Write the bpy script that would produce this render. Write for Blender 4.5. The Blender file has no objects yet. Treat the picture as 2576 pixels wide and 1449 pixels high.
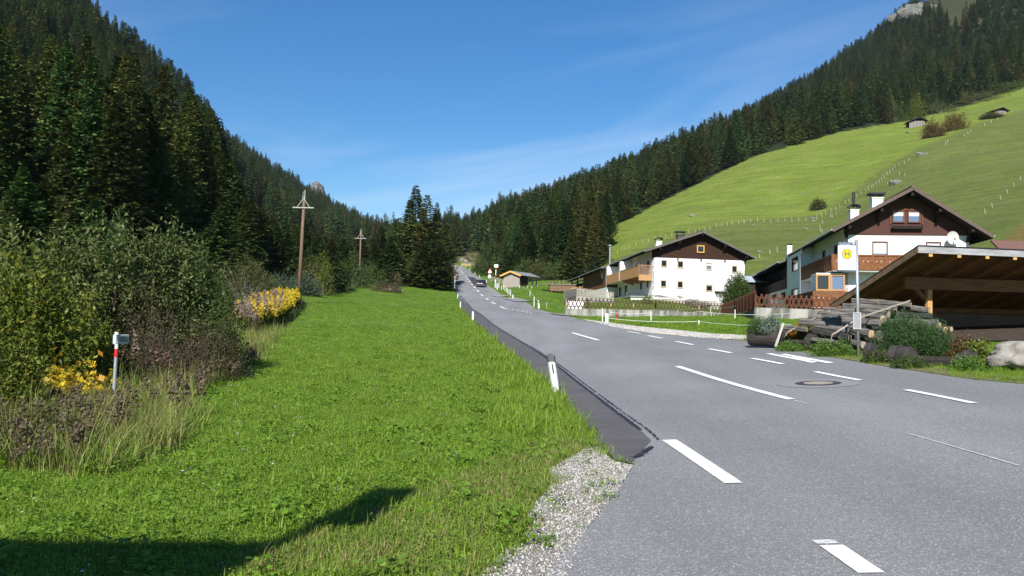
import bpy, math, random
import numpy as np
from mathutils import Vector, Matrix, Quaternion, geometry

sc = bpy.context.scene
rad = math.radians
# ------------------------------------------------------------------ camera
PITCH = 2.5
F = 2050.0; CX = 1288.0; CY = 724.5; EYE = 1.6
cam_d = bpy.data.cameras.new("camera"); cam = bpy.data.objects.new("camera", cam_d)
sc.collection.objects.link(cam); sc.camera = cam
ROLL = rad(1.0)
cam.location = (0, 0, EYE); cam.rotation_mode = 'QUATERNION'; cam.rotation_quaternion = Quaternion((1, 0, 0), rad(90 + PITCH)) @ Quaternion((0, 0, 1), ROLL)
cam_d.sensor_width = 36; cam_d.lens = F / 2576 * 36; cam_d.clip_start = 0.1; cam_d.clip_end = 6000
# ------------------------------------------------------------------ light
SUN_AZ, SUN_EL = rad(-168), rad(38)
sdir = Vector((math.sin(SUN_AZ) * math.cos(SUN_EL), math.cos(SUN_AZ) * math.cos(SUN_EL), math.sin(SUN_EL)))
sun_d = bpy.data.lights.new("sun", 'SUN'); sun_d.energy = 4.8; sun_d.angle = rad(0.5); sun_d.color = (1, 0.955, 0.88)
sun = bpy.data.objects.new("sun", sun_d); sc.collection.objects.link(sun)
sun.rotation_euler = sdir.to_track_quat('Z', 'Y').to_euler()
world = bpy.data.worlds.new("World"); sc.world = world; world.use_nodes = True
wn, wl = world.node_tree.nodes, world.node_tree.links
wn.clear()
w_out = wn.new('ShaderNodeOutputWorld'); w_bg = wn.new('ShaderNodeBackground'); w_bg.inputs[1].default_value = 0.078
sky = wn.new('ShaderNodeTexSky'); sky.sky_type = 'NISHITA'; sky.sun_disc = False
sky.sun_elevation = SUN_EL; sky.sun_rotation = SUN_AZ % (2 * math.pi); sky.altitude = 1300
sky.air_density = 1.25; sky.dust_density = 0.25; sky.ozone_density = 3.0
hsv = wn.new('ShaderNodeHueSaturation'); hsv.inputs['Hue'].default_value = 0.505; hsv.inputs['Saturation'].default_value = 1.40; hsv.inputs['Value'].default_value = 0.91
wl.new(sky.outputs[0], hsv.inputs['Color'])
# thin cirrus streaks, by direction on the sky
tc = wn.new('ShaderNodeTexCoord'); mp = wn.new('ShaderNodeMapping'); mp.vector_type = 'TEXTURE'
mp.inputs['Rotation'].default_value = (0, rad(-10), 0); mp.inputs['Scale'].default_value = (1.5, 1.0, 0.22)
nz = wn.new('ShaderNodeTexNoise'); nz.inputs['Scale'].default_value = 2.6; nz.inputs['Detail'].default_value = 7; nz.inputs['Roughness'].default_value = 0.55; nz.inputs['Distortion'].default_value = 0.5
rp = wn.new('ShaderNodeMapRange'); rp.inputs[1].default_value = 0.44; rp.inputs[2].default_value = 0.74; rp.inputs[3].default_value = 0; rp.inputs[4].default_value = 0.52
sep = wn.new('ShaderNodeSeparateXYZ'); band = wn.new('ShaderNodeMapRange'); band.interpolation_type = 'SMOOTHSTEP'
band.inputs[1].default_value = 0.42; band.inputs[2].default_value = 0.14; band.inputs[3].default_value = 0.12; band.inputs[4].default_value = 1
mul = wn.new('ShaderNodeMath'); mul.operation = 'MULTIPLY'
mx = wn.new('ShaderNodeMix'); mx.data_type = 'RGBA'; mx.inputs[7].default_value = (6.2, 7.0, 8.0, 1)
wl.new(tc.outputs['Generated'], mp.inputs[0]); wl.new(mp.outputs[0], nz.inputs['Vector']); wl.new(nz.outputs[0], rp.inputs[0])
wl.new(tc.outputs['Generated'], sep.inputs[0]); wl.new(sep.outputs[2], band.inputs[0])
wl.new(rp.outputs[0], mul.inputs[0]); wl.new(band.outputs[0], mul.inputs[1]); wl.new(mul.outputs[0], mx.inputs[0])
wl.new(hsv.outputs[0], mx.inputs[6]); wl.new(mx.outputs[2], w_bg.inputs[0]); wl.new(w_bg.outputs[0], w_out.inputs[0])
sc.view_settings.view_transform = 'Standard'; sc.view_settings.look = 'None'; sc.view_settings.gamma = 1; sc.view_settings.exposure = 0.84
sc.render.engine = 'CYCLES'
sc.cycles.max_bounces = 5; sc.cycles.diffuse_bounces = 2; sc.cycles.glossy_bounces = 2; sc.cycles.transparent_max_bounces = 8; sc.cycles.transmission_bounces = 3
sc.cycles.sample_clamp_indirect = 4

# ------------------------------------------------------------------ view helpers (pixel of the 2576 wide photograph -> world)
cp, sp = math.cos(rad(PITCH)), math.sin(rad(PITCH)); cr0, sr0 = math.cos(ROLL), math.sin(ROLL)
def rayd(px, py):
    u = (px - CX) / F; v = (CY - py) / F; u, v = u * cr0 - v * sr0, u * sr0 + v * cr0
    return Vector((u, cp - sp * v, sp + cp * v))
def at(px, py, Y):
    d = rayd(px, py); t = Y / d.y
    return Vector((d.x * t, Y, EYE + d.z * t))
def proj(x, y, z):
    x = np.asarray(x, float); y = np.asarray(y, float); z = np.asarray(z, float) - EYE
    fw = y * cp + z * sp; up = -y * sp + z * cp
    fw = np.where(fw > 0.05, fw, np.nan)
    u = x / fw; v = up / fw
    return CX + F * (u * cr0 + v * sr0), CY - F * (v * cr0 - u * sr0)

# ------------------------------------------------------------------ terrain: control points (px, py, Y)
CTRL = [
 # near ground, meadow on the left
 (1288,1449,5.2),(900,1449,5.2),(300,1449,5.2),(0,1449,5.2),(100,1200,8.6),(600,1200,8.5),(1000,1200,8.5),(900,1000,17.6),(500,1000,17.8),(0,1020,16.3),
 (450,900,34),(100,900,32),(1000,870,36),(700,860,41),(1000,800,62),(800,800,58),(750,763,73),(600,800,57),(300,800,52),(0,800,47),(850,747,96),(1000,736,122),(1120,729,148),
 (283,1018,17),(1140,800,60),(1140,850,42),(1100,950,22.5),
 # left road edge
 (1500,1110,11.05),(1400,985,18.8),(1290,890,31),(1200,815,55),(1175,791,66),(1161,775,90),(1151,747,137),(1146,725,160),(1144,703,186),(1139,679,237),(1138,668.5,262),
 # right road edge
 (2576,968,15),(2300,935,18.5),(2160,905,22),(2000,878,25.5),(1870,852,30.5),(1600,828,43),(1530,818,50),(1400,790,66),(1346,777,88),(1296,759,122),(1266,746,137),(1237,724.6,160),(1215,703.6,186),(1195,691,210),(1181.6,680,237),(1160,670,262),
 (1180,648,330),(1150,652,330),(1215,655,320),
 # right meadow, walls, houses
 (1757,840,37),(1600,814,56),(1880,812,47),(1400,755,100),(1478,802,75),(1815,798,82),(1650,800,78),(1478,779,88),(1750,786,92),(1560,752,102),(1640,752,101),(1873,762,109),(1290,722,178),(1350,722,150),(1440,734,150),(1492,753,124),(1530,757,116),
 (1903,803,52),(2077,802,52),(1950,788,62),(2124,788,65),(2440,785,68),(1990,785,72),(2000,866,24.5),(2180,872,23.8),(2340,853,30.5),(2480,905,20),(2576,905,19),(2576,800,42),(2500,840,32),
 # hillside on the right
 (1525,578,260),(1535,640,205),(1530,690,165),(1700,492,300),(1880,402,330),(2100,337,350),(2300,302,370),(2440,264,380),(2576,225,390),(2760,140,400),
 (1600,600,215),(1700,630,175),(1760,575,205),(1900,552,212),(2050,547,205),(1800,620,160),(2000,610,150),(2180,455,235),(2300,376,262),(2480,303,300),(2576,270,320),(2300,440,215),(2500,450,170),(2576,600,95),(2576,500,140),(2700,430,150),(1900,650,125),(1700,705,122),(2760,640,80),
 # right forest slope, skyline
 (1700,440,430),(1900,350,470),(2100,262,520),(2400,150,560),(2640,60,560),(1400,600,320),(1300,640,260),(1400,520,560),(1550,460,600),
 (1250,555,700),(1400,505,750),(1600,440,800),(1800,355,820),(1950,275,850),(2100,180,860),(2240,75,880),(2420,-60,900),(2700,-220,900),
 (1250,575,1000),(1600,480,1150),(2100,260,1200),(2500,60,1250),
 # valley
 (1100,640,330),(1140,605,560),(1135,585,850),(1000,650,300),(1000,700,180),(900,705,150),(1140,600,1200),(1270,690,205),(1240,660,260),
 # left slope
 (0,720,58),(300,715,68),(500,715,78),(700,705,110),(800,705,130),(0,600,85),(300,600,110),(500,620,130),(0,400,140),(300,480,190),(0,200,230),(200,250,270),
 (700,640,230),(600,560,280),(850,645,300),
 (500,335,390),(400,230,430),(250,100,480),(100,-40,520),(-100,-200,560),(560,420,420),
 (570,372,760),(700,452,800),(850,545,850),(1000,602,900),(700,560,500),(850,600,560),(1000,630,600),
 (400,260,700),(100,50,800),(-200,-100,900),(700,490,1100),(1000,610,1200),
 (-300,600,90),(-400,1000,17),(-500,300,200),(-900,1000,16),(-900,500,100),(-900,0,300),
 (2900,990,15),(3400,1100,10),(3400,800,50),(3400,300,250),(3400,-200,600),
]
P = [tuple(at(*c)) for c in CTRL]
for (x, y, z) in [(0,0,0),(-3,2,0),(3,2,0.02),(-6,-8,0),(6,-8,0.1),(0,-8,0),(-20,0,0),(14,3,0.5),(20,0,0.7),(-40,-30,0),(40,-30,1),(0,-60,-1),(-200,-100,30),(200,-100,20),(0,-400,-5),
                  (0.8,3.2,0.0),(7,11.5,0.45),(5,17,0.40),(3.5,30,0.76),(2.5,50,1.46),(8,20,0.66),(3,8,0.12)]:
    P.append((x, y, z))
P = np.array(P)
def warp(x, y):
    r = np.hypot(x, y); rho = np.log1p(r / 15.0); s = np.where(r > 1e-9, rho / np.maximum(r, 1e-9), 1 / 15.0)
    return x * s, y * s, r
def tps(d2): return 0.5 * d2 * np.log(d2 + 1e-12)
_wx, _wy, _wr = warp(P[:, 0], P[:, 1]); _q = P[:, 2] / (_wr + 10)
n = len(P); K = tps((_wx[:, None] - _wx) ** 2 + (_wy[:, None] - _wy) ** 2) + np.eye(n) * 1.5e-4
A = np.zeros((n + 3, n + 3)); A[:n, :n] = K; A[:n, n] = 1; A[:n, n + 1] = _wx; A[:n, n + 2] = _wy; A[n:, :n] = A[:n, n:].T
_c = np.linalg.solve(A, np.concatenate([_q, [0, 0, 0]]))
def rbf(x, y):
    x = np.ravel(x); y = np.ravel(y); out = np.empty(len(x))
    for i in range(0, len(x), 40000):
        wx, wy, r = warp(x[i:i + 40000], y[i:i + 40000])
        k = tps((wx[:, None] - _wx) ** 2 + (wy[:, None] - _wy) ** 2)
        out[i:i + 40000] = (k @ _c[:n] + _c[n] + _c[n + 1] * wx + _c[n + 2] * wy) * (r + 10)
    return out
NR = 430; RMAX = math.log1p(1700 / 15.0)
PH = np.radians(np.concatenate([np.arange(-180, -44, 4.0), np.arange(-44 + .25, 44, 0.25), np.arange(44, 181, 4.0)]))
RH = np.linspace(0.0, RMAX, NR); RR = 15 * np.expm1(RH); RR[0] = 0.001
GX = RR[:, None] * np.sin(PH)[None]; GY = RR[:, None] * np.cos(PH)[None]
GZ = rbf(GX, GY).reshape(GX.shape)
def _blur(A_, ax, k):
    for _ in range(3):
        pad = [(0, 0), (0, 0)]; pad[ax] = (k, k); B_ = np.pad(A_, pad, mode='edge'); C_ = np.cumsum(B_, axis=ax); C_ = np.insert(C_, 0, 0, axis=ax)
        n2 = A_.shape[ax]; A_ = (np.take(C_, np.arange(2 * k + 1, 2 * k + 1 + n2), axis=ax) - np.take(C_, np.arange(0, n2), axis=ax)) / (2 * k + 1)
    return A_
_s = GZ / (RR[:, None] + 10); _v = slice(34, len(PH) - 34); _b = _s.copy(); _b[:, _v] = _blur(_blur(_s[:, _v], 0, 7), 1, 14)
_wt = np.clip((RR[:, None] - 5) / 6, 0, 1) * np.clip((90 - RR[:, None]) / 30, 0, 1); GZ = (_s * (1 - _wt) + _b * _wt) * (RR[:, None] + 10)
relief = (np.sin(GX * .045 + 1.3 * np.sin(GY * .021)) * np.sin(GY * .037 + .9 * np.sin(GX * .017)) * 1.2 + .5 * np.sin(GX * .13 + GY * .07) * np.sin(GY * .11 - GX * .05))
GZ += relief * np.clip((RR[:, None] - 120) / 400, 0, 1) ** 1.0 * 1.6
def H(x, y):
    x = np.asarray(x, float); y = np.asarray(y, float); r = np.hypot(x, y); ph = np.arctan2(x, y)
    a = np.clip(np.log1p(r / 15.0) / RMAX * (NR - 1), 0, NR - 1.001); i = a.astype(int); fa = a - i
    j = np.clip(np.searchsorted(PH, ph, side='right') - 1, 0, len(PH) - 2); fb = (ph - PH[j]) / (PH[j + 1] - PH[j])
    return (GZ[i, j] * (1 - fa) + GZ[i + 1, j] * fa) * (1 - fb) + (GZ[i, j + 1] * (1 - fa) + GZ[i + 1, j + 1] * fa) * fb
_T = np.geomspace(2.5, 1600, 1600)
def hit(px, py):
    d = rayd(px, py); x = d.x * _T; y = d.y * _T; z = EYE + d.z * _T; below = z - H(x, y)
    k = np.nonzero(below < 0)[0]
    if len(k) == 0: return None
    k = k[0]
    if k == 0: return Vector((x[0], y[0], z[0]))
    f = below[k - 1] / (below[k - 1] - below[k]); t = _T[k - 1] + f * (_T[k] - _T[k - 1])
    return Vector((d.x * t, d.y * t, EYE + d.z * t))
def hits(pts): return [hit(*p) for p in pts]
def on(x, y, dz=0.0): return Vector((x, y, float(H(x, y)) + dz))
def inpoly(x, y, poly):
    x = np.asarray(x, float); y = np.asarray(y, float); c = np.zeros(x.shape, bool); m = len(poly)
    for i in range(m):
        x0, y0 = poly[i][0], poly[i][1]; x1, y1 = poly[(i + 1) % m][0], poly[(i + 1) % m][1]
        with np.errstate(all='ignore'):
            cond = ((y0 > y) != (y1 > y)) & (x < (x1 - x0) * (y - y0) / (y1 - y0 + 1e-12) + x0)
        c ^= cond
    return c

# ------------------------------------------------------------------ materials
MATS = {}
def nt(m): return m.node_tree.nodes, m.node_tree.links
def mat(name, col, rough=0.8, spec=0.25, metal=0.0, noise=0.0, nscale=5.0, col2=None, bump=0.0, bscale=None, stretch=(1, 1, 1), island=0.0, objrand=0.0, coords='Object', backface=None, dist=0.02, detail=5, lo=0.35, hi=0.65):
    if name in MATS: return MATS[name]
    m = bpy.data.materials.new(name); m.use_nodes = True; N, L = nt(m)
    b = N['Principled BSDF']; b.inputs['Roughness'].default_value = rough; b.inputs['Metallic'].default_value = metal; b.inputs['Specular IOR Level'].default_value = spec
    c = (*col, 1); b.inputs['Base Color'].default_value = c; src = None
    if noise or col2 or bump:
        t = N.new('ShaderNodeTexCoord'); mpn = N.new('ShaderNodeMapping'); mpn.inputs['Scale'].default_value = stretch
        L.new(t.outputs[coords], mpn.inputs[0])
        nn = N.new('ShaderNodeTexNoise'); nn.inputs['Scale'].default_value = nscale; nn.inputs['Detail'].default_value = detail; nn.inputs['Roughness'].default_value = 0.65
        L.new(mpn.outputs[0], nn.inputs['Vector'])
        c2 = col2 if col2 else tuple(v * (1 - noise) for v in col)
        mr = N.new('ShaderNodeMapRange'); mr.inputs[1].default_value = lo; mr.inputs[2].default_value = hi; L.new(nn.outputs[0], mr.inputs[0])
        mxn = N.new('ShaderNodeMix'); mxn.data_type = 'RGBA'; mxn.inputs[6].default_value = c; mxn.inputs[7].default_value = (*c2, 1)
        L.new(mr.outputs[0], mxn.inputs[0]); src = mxn.outputs[2]
        if bump:
            bn = N.new('ShaderNodeBump'); bn.inputs['Strength'].default_value = bump; bn.inputs['Distance'].default_value = dist
            if bscale:
                n2 = N.new('ShaderNodeTexNoise'); n2.inputs['Scale'].default_value = bscale; n2.inputs['Detail'].default_value = 4; L.new(mpn.outputs[0], n2.inputs['Vector']); L.new(n2.outputs[0], bn.inputs['Height'])
            else: L.new(nn.outputs[0], bn.inputs['Height'])
            L.new(bn.outputs[0], b.inputs['Normal'])
    for kind, amt in (('i', island), ('o', objrand)):
        if amt:
            if kind == 'i': g = N.new('ShaderNodeNewGeometry'); o = g.outputs['Random Per Island']
            else: g = N.new('ShaderNodeObjectInfo'); o = g.outputs['Random']
            mr = N.new('ShaderNodeMapRange'); mr.inputs[3].default_value = 1 - amt; mr.inputs[4].default_value = 1 + amt; L.new(o, mr.inputs[0])
            vm = N.new('ShaderNodeVectorMath'); vm.operation = 'SCALE'
            if src: L.new(src, vm.inputs[0])
            else: vm.inputs[0].default_value = col
            L.new(mr.outputs[0], vm.inputs['Scale']); src = vm.outputs[0]
    if src: L.new(src, b.inputs['Base Color'])
    MATS[name] = m; return m
def leafmat(name, cols, trans=0.35, rough=0.6, tint=0.0, spec=0.3):
    """foliage: colour by leaf (island) along a ramp, some light let through"""
    if name in MATS: return MATS[name]
    m = bpy.data.materials.new(name); m.use_nodes = True; N, L = nt(m); b = N['Principled BSDF']
    b.inputs['Roughness'].default_value = rough; b.inputs['Specular IOR Level'].default_value = spec
    g = N.new('ShaderNodeNewGeometry'); r = N.new('ShaderNodeValToRGB'); L.new(g.outputs['Random Per Island'], r.inputs[0])
    el = r.color_ramp.elements
    while len(el) < len(cols): el.new(0.5)
    for k, c in enumerate(cols): el[k].position = k / max(1, len(cols) - 1); el[k].color = (*c, 1)
    src = r.outputs[0]
    if tint:
        o = N.new('ShaderNodeObjectInfo'); hs = N.new('ShaderNodeHueSaturation')
        mr = N.new('ShaderNodeMapRange'); mr.inputs[3].default_value = 0.5 - 0.035 * tint; mr.inputs[4].default_value = 0.5 + 0.03 * tint; L.new(o.outputs['Random'], mr.inputs[0]); L.new(mr.outputs[0], hs.inputs['Hue'])
        wn_ = N.new('ShaderNodeTexWhiteNoise'); wn_.noise_dimensions = '1D'; L.new(o.outputs['Random'], wn_.inputs['W'])
        mr2 = N.new('ShaderNodeMapRange'); mr2.inputs[3].default_value = 1 - 0.4 * tint; mr2.inputs[4].default_value = 1 + 0.45 * tint; L.new(wn_.outputs['Value'], mr2.inputs[0]); L.new(mr2.outputs[0], hs.inputs['Value'])
        L.new(src, hs.inputs['Color']); src = hs.outputs[0]
    L.new(src, b.inputs['Base Color'])
    if trans:
        tr = N.new('ShaderNodeBsdfTranslucent'); L.new(src, tr.inputs[0]); ms = N.new('ShaderNodeMixShader'); ms.inputs[0].default_value = trans
        L.new(b.outputs[0], ms.inputs[1]); L.new(tr.outputs[0], ms.inputs[2]); L.new(ms.outputs[0], N['Material Output'].inputs[0])
    MATS[name] = m; return m

# ------------------------------------------------------------------ mesh builder
class MB:
    def __init__(s): s.v = []; s.f = []; s.m = []
    def add(s, vs, fs, m=0):
        o = len(s.v); s.v.extend(tuple(v) for v in vs); s.f.extend([tuple(i + o for i in f) for f in fs]); s.m.extend([m] * len(fs)); return s
    def box(s, x0, x1, y0, y1, z0, z1, m=0):
        v = [(x, y, z) for z in (z0, z1) for y in (y0, y1) for x in (x0, x1)]
        return s.add(v, [(0, 2, 3, 1), (4, 5, 7, 6), (0, 1, 5, 4), (2, 6, 7, 3), (0, 4, 6, 2), (1, 3, 7, 5)], m)
    def beam(s, p0, p1, w, h, m=0, up=(0, 0, 1), e=1.0):
        p0 = Vector(p0); p1 = Vector(p1); d = (p1 - p0).normalized(); u = Vector(up)
        sd = d.cross(u)
        if sd.length < 1e-4: sd = d.cross(Vector((1, 0, 0)))
        sd.normalize(); u = sd.cross(d).normalized(); v = []
        for p, k in ((p0, 1), (p1, e)):
            for a, b in ((-1, -1), (1, -1), (1, 1), (-1, 1)): v.append(p + sd * (a * w / 2 * k) + u * (b * h / 2 * k))
        return s.add(v, [(0, 3, 2, 1), (4, 5, 6, 7), (0, 1, 5, 4), (1, 2, 6, 5), (2, 3, 7, 6), (3, 0, 4, 7)], m)
    def tube(s, pts, rs, n=8, m=0, caps=True, jit=0, rng=random):
        pts = [Vector(p) for p in pts]; v = []; f = []
        if not hasattr(rs, '__len__'): rs = [rs] * len(pts)
        ref = Vector((0, 0, 1))
        if abs((pts[-1] - pts[0]).normalized().z) > .9: ref = Vector((1, 0, 0))
        for i, p in enumerate(pts):
            d = (pts[min(i + 1, len(pts) - 1)] - pts[max(i - 1, 0)]).normalized(); a = d.cross(ref).normalized(); b = a.cross(d)
            for k in range(n):
                t = 2 * math.pi * k / n; r = rs[i] * (1 + (rng.uniform(-jit, jit) if jit else 0)); v.append(p + a * (math.cos(t) * r) + b * (math.sin(t) * r))
        for i in range(len(pts) - 1):
            for k in range(n): f.append((i * n + k, i * n + (k + 1) % n, (i + 1) * n + (k + 1) % n, (i + 1) * n + k))
        if caps: f.append(tuple(range(n - 1, -1, -1))); f.append(tuple(range((len(pts) - 1) * n, len(pts) * n)))
        return s.add(v, f, m)
    def prism(s, poly, a, b, axis='y', m=0):
        """poly in the plane across axis, extruded a..b; axis y: (x,z), axis x: (y,z), axis z: (x,y)"""
        k = len(poly)
        g = {'y': lambda p, t: (p[0], t, p[1]), 'x': lambda p, t: (t, p[0], p[1]), 'z': lambda p, t: (p[0], p[1], t)}[axis]
        v = [g(p, a) for p in poly] + [g(p, b) for p in poly]
        return s.add(v, [tuple(range(k)), tuple(range(2 * k - 1, k - 1, -1))] + [(i, i + k, (i + 1) % k + k, (i + 1) % k) for i in range(k)], m)
    def build(s, name, mats, parent=None, loc=(0, 0, 0), rotz=0.0, smooth=False, bevel=0.0, col=None):
        me = bpy.data.meshes.new(name); me.from_pydata(s.v, [], s.f)
        if not isinstance(mats, (list, tuple)): mats = [mats]
        for m_ in mats: me.materials.append(m_)
        if len(mats) > 1: me.polygons.foreach_set('material_index', s.m)
        if smooth: me.polygons.foreach_set('use_smooth', [True] * len(s.f))
        me.validate(); o = bpy.data.objects.new(name, me); (col or sc.collection).objects.link(o)
        o.location = loc; o.rotation_euler = (0, 0, rotz)
        if parent: o.parent = parent
        if bevel: bv = o.modifiers.new('bevel', 'BEVEL'); bv.width = bevel; bv.segments = 2; bv.limit_method = 'ANGLE'
        return o
def npmesh(name, V, Fc, mats, parent=None, matidx=None, smooth=False, link=True):
    """fast mesh from numpy arrays; Fc is (n,k)"""
    me = bpy.data.meshes.new(name); V = np.asarray(V, np.float32); Fc = np.asarray(Fc, np.int32)
    me.vertices.add(len(V)); me.vertices.foreach_set('co', V.ravel()); k = Fc.shape[1]
    me.loops.add(Fc.size); me.loops.foreach_set('vertex_index', Fc.ravel())
    me.polygons.add(len(Fc)); me.polygons.foreach_set('loop_start', np.arange(0, Fc.size, k, dtype=np.int32))
    me.update(calc_edges=True)
    if not isinstance(mats, (list, tuple)): mats = [mats]
    for m_ in mats: me.materials.append(m_)
    if matidx is not None: me.polygons.foreach_set('material_index', np.asarray(matidx, np.int32))
    me.polygons.foreach_set('use_smooth', [bool(smooth)] * len(Fc))
    o = bpy.data.objects.new(name, me)
    if link: sc.collection.objects.link(o)
    if parent: o.parent = parent
    return o
def tag(o, label=None, cat=None, group=None, kind=None):
    if label: o['label'] = label
    if cat: o['category'] = cat
    if group: o['group'] = group
    if kind: o['kind'] = kind
    return o
def thing(name, label, cat, loc, rotz=0.0, group=None):
    o = bpy.data.objects.new(name, None); sc.collection.objects.link(o); o.empty_display_size = 0.2
    o.location = loc; o.rotation_euler = (0, 0, rotz); return tag(o, label, cat, group)
def copy_tree(o, parent=None):
    c = o.copy(); sc.collection.objects.link(c); c.parent = parent
    for ch in o.children: copy_tree(ch, c)
    return c
rng = random.Random(7); nrg = np.random.default_rng(11)

# ------------------------------------------------------------------ road outline in plan
ROAD_L = [(1375,1449),(1480,1330),(1560,1230),(1597,1170),(1545,1158),(1500,1110),(1440,1030),(1400,985),(1340,935),(1290,890),(1240,850),(1200,815),(1175,791),(1161,775),(1155,760),(1151,747),(1147,735),(1145,725),(1144,703),(1141,690),(1139,679),(1138,669)]
ROAD_R = [(2576,968),(2450,957),(2300,935),(2160,912),(2000,884),(1870,858),(1750,850),(1640,840),(1570,829),(1530,820),(1465,806),(1400,790),(1346,777),(1296,759),(1266,746),(1251,734),(1237,724.6),(1215,703.6),(1195,691),(1181.6,680),(1160.6,670)]
wl_ = [h for h in hits(ROAD_L) if h]; wr_ = [h for h in hits(ROAD_R) if h]
tailL = wl_[-1]; tailR = wr_[-1]
roadL = [Vector((-3, -30, 0)), Vector((-1.2, -6, 0)), Vector((-0.6, 0, 0)), Vector((-0.05, 3.2, 0))] + wl_ + [tailL + Vector((-9, 14, 0)), tailL + Vector((-26, 26, 0))]
roadR = [Vector((22, -30, 0)), Vector((21, 0, 0)), Vector((17.5, 9, 0)), Vector((13, 13.2, 0))] + wr_ + [tailR + Vector((-6, 12, 0)), tailR + Vector((-24, 33, 0))]
ROADP = [(p.x, p.y) for p in roadL] + [(p.x, p.y) for p in reversed(roadR)]
def densify(poly, step):
    """points along a closed outline with spacing growing with the distance"""
    out = []
    for i in range(len(poly)):
        a = np.array(poly[i][:2], float); b = np.array(poly[(i + 1) % len(poly)][:2], float); L_ = np.linalg.norm(b - a)
        s_ = max(0.08, step * (5 + np.linalg.norm((a + b) / 2)) / 15); k = max(1, int(L_ / s_))
        for t in range(k): out.append(tuple(a + (b - a) * t / k))
    return out
def smoothpoly(pts, k=4):
    """Catmull-Rom through world points (open)"""
    P_ = [np.array(p[:2], float) for p in pts]; out = []
    for i in range(len(P_) - 1):
        p0 = P_[max(i - 1, 0)]; p1 = P_[i]; p2 = P_[i + 1]; p3 = P_[min(i + 2, len(P_) - 1)]
        for j in range(k):
            t = j / k; out.append(tuple(0.5 * ((2 * p1) + (-p0 + p2) * t + (2 * p0 - 5 * p1 + 4 * p2 - p3) * t * t + (-p0 + 3 * p1 - 3 * p2 + p3) * t ** 3)))
    out.append(tuple(P_[-1])); return out
def sheet(name, poly, dz, material, step=0.5, edge=0.0, kind='structure'):
    """a sheet draped on the terrain inside a plan outline"""
    b = densify(poly, step)
    if edge: b = [(x + rng.uniform(-edge, edge), y + rng.uniform(-edge, edge)) for x, y in b]
    xs = [p[0] for p in b]; ys = [p[1] for p in b]; inner = []
    ph = np.arctan2(xs, ys); r = np.hypot(xs, ys); r0, r1 = max(0.3, r.min()), r.max()
    if max(ys) > 0 and min(ys) > 1:
        k = step / 15 * 1.0; rr = r0
        while rr < r1:
            s_ = max(0.1, step * (5 + rr) / 15); na = max(1, int((ph.max() - ph.min()) * rr / s_))
            for a in range(na + 1):
                t = ph.min() + (ph.max() - ph.min()) * a / na; inner.append((rr * math.sin(t), rr * math.cos(t)))
            rr += s_
    else:
        rr = 0.5
        while rr < r1:
            s_ = max(0.15, step * (5 + rr) / 15); na = max(6, int(2 * math.pi * rr / s_))
            for a in range(na):
                t = 2 * math.pi * a / na; inner.append((rr * math.sin(t), rr * math.cos(t)))
            rr += s_
    inner = np.array(inner) if inner else np.zeros((0, 2))
    if len(inner): inner = inner[inpoly(inner[:, 0], inner[:, 1], b)]
    co = [Vector(p) for p in b] + [Vector(p) for p in inner]
    eds = [(i, (i + 1) % len(b)) for i in range(len(b))]
    vo, eo, fo, _, _, _ = geometry.delaunay_2d_cdt(co, eds, [], 1, 1e-5)
    V = np.array([(v.x, v.y) for v in vo]); Z = H(V[:, 0], V[:, 1]) + dz * (1 + np.hypot(V[:, 0], V[:, 1]) / 45)
    o = npmesh(name, np.column_stack([V, Z]), np.array([f for f in fo if len(f) == 3]), material, smooth=True)
    me = o.data
    nn = np.empty(len(me.polygons) * 3); me.polygons.foreach_get('normal', nn)
    if nn.reshape(-1, 3)[:, 2].mean() < 0: me.flip_normals()
    if kind: o['kind'] = kind
    return o
# ------------------------------------------------------------------ ground sheet
FL_L = [(-400,690),(0,700),(300,700),(500,695),(700,702),(760,712),(900,716),(1000,716),(1080,700),(1130,690),(1150,655)]
FL_R = [(1150,640),(1200,640),(1215,660),(1240,690),(1262,702),(1340,706),(1430,704),(1500,690),(1524,650),(1530,576),(1700,490),(1880,400),(2100,335),(2300,300),(2440,262),(2576,215),(2900,90),(3600,-100)]
FL = FL_L + FL_R[1:]
_fx = np.array([p[0] for p in FL], float); _fy = np.array([p[1] for p in FL], float)
def is_forest(px, py, r): return (py < np.interp(px, _fx, _fy)) & (r > 40)
UPPER = [(1500,700),(1525,560),(1700,480),(1880,392),(2100,325),(2300,290),(2440,250),(2576,205),(2900,80),(2900,120),(2576,275),(2480,305),(2300,376),(2180,455),(2065,540),(1900,553),(1760,575),(1640,612),(1540,655)]
DRYP = [(-900,1190),(0,1185),(250,1205),(420,1150),(500,1080),(470,1000),(560,960),(650,915),(690,860),(745,790),(757,762),(700,745),(300,700),(-900,690)]
DRYB = [(560,1449),(1240,1449),(1330,1360),(1320,1290),(1400,1210),(1490,1120),(1400,1100),(1200,1180),(1000,1260),(800,1330)]
flatx, flaty, flatz = GX.ravel(), GY.ravel(), GZ.ravel()
PX, PY = proj(flatx, flaty, flatz); PX = np.nan_to_num(PX, nan=-9999); PY = np.nan_to_num(PY, nan=9999)
rr_ = np.hypot(flatx, flaty)
col = np.empty((len(flatx), 4)); col[:] = (0.085, 0.165, 0.016, 1)
infront = (flaty > 1)
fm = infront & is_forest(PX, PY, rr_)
um = infront & inpoly(PX, PY, UPPER) & ~fm
lower = infront & (PX > 1380) & (PY < 720) & (rr_ > 70) & ~fm & ~um
dm = infront & inpoly(PX, PY, DRYP) & ~fm
db = infront & inpoly(PX, PY, DRYB)
col[fm] = (0.020, 0.028, 0.010, 1); col[lower] = (0.105, 0.135, 0.030, 1); col[um] = (0.132, 0.180, 0.026, 1)
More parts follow.
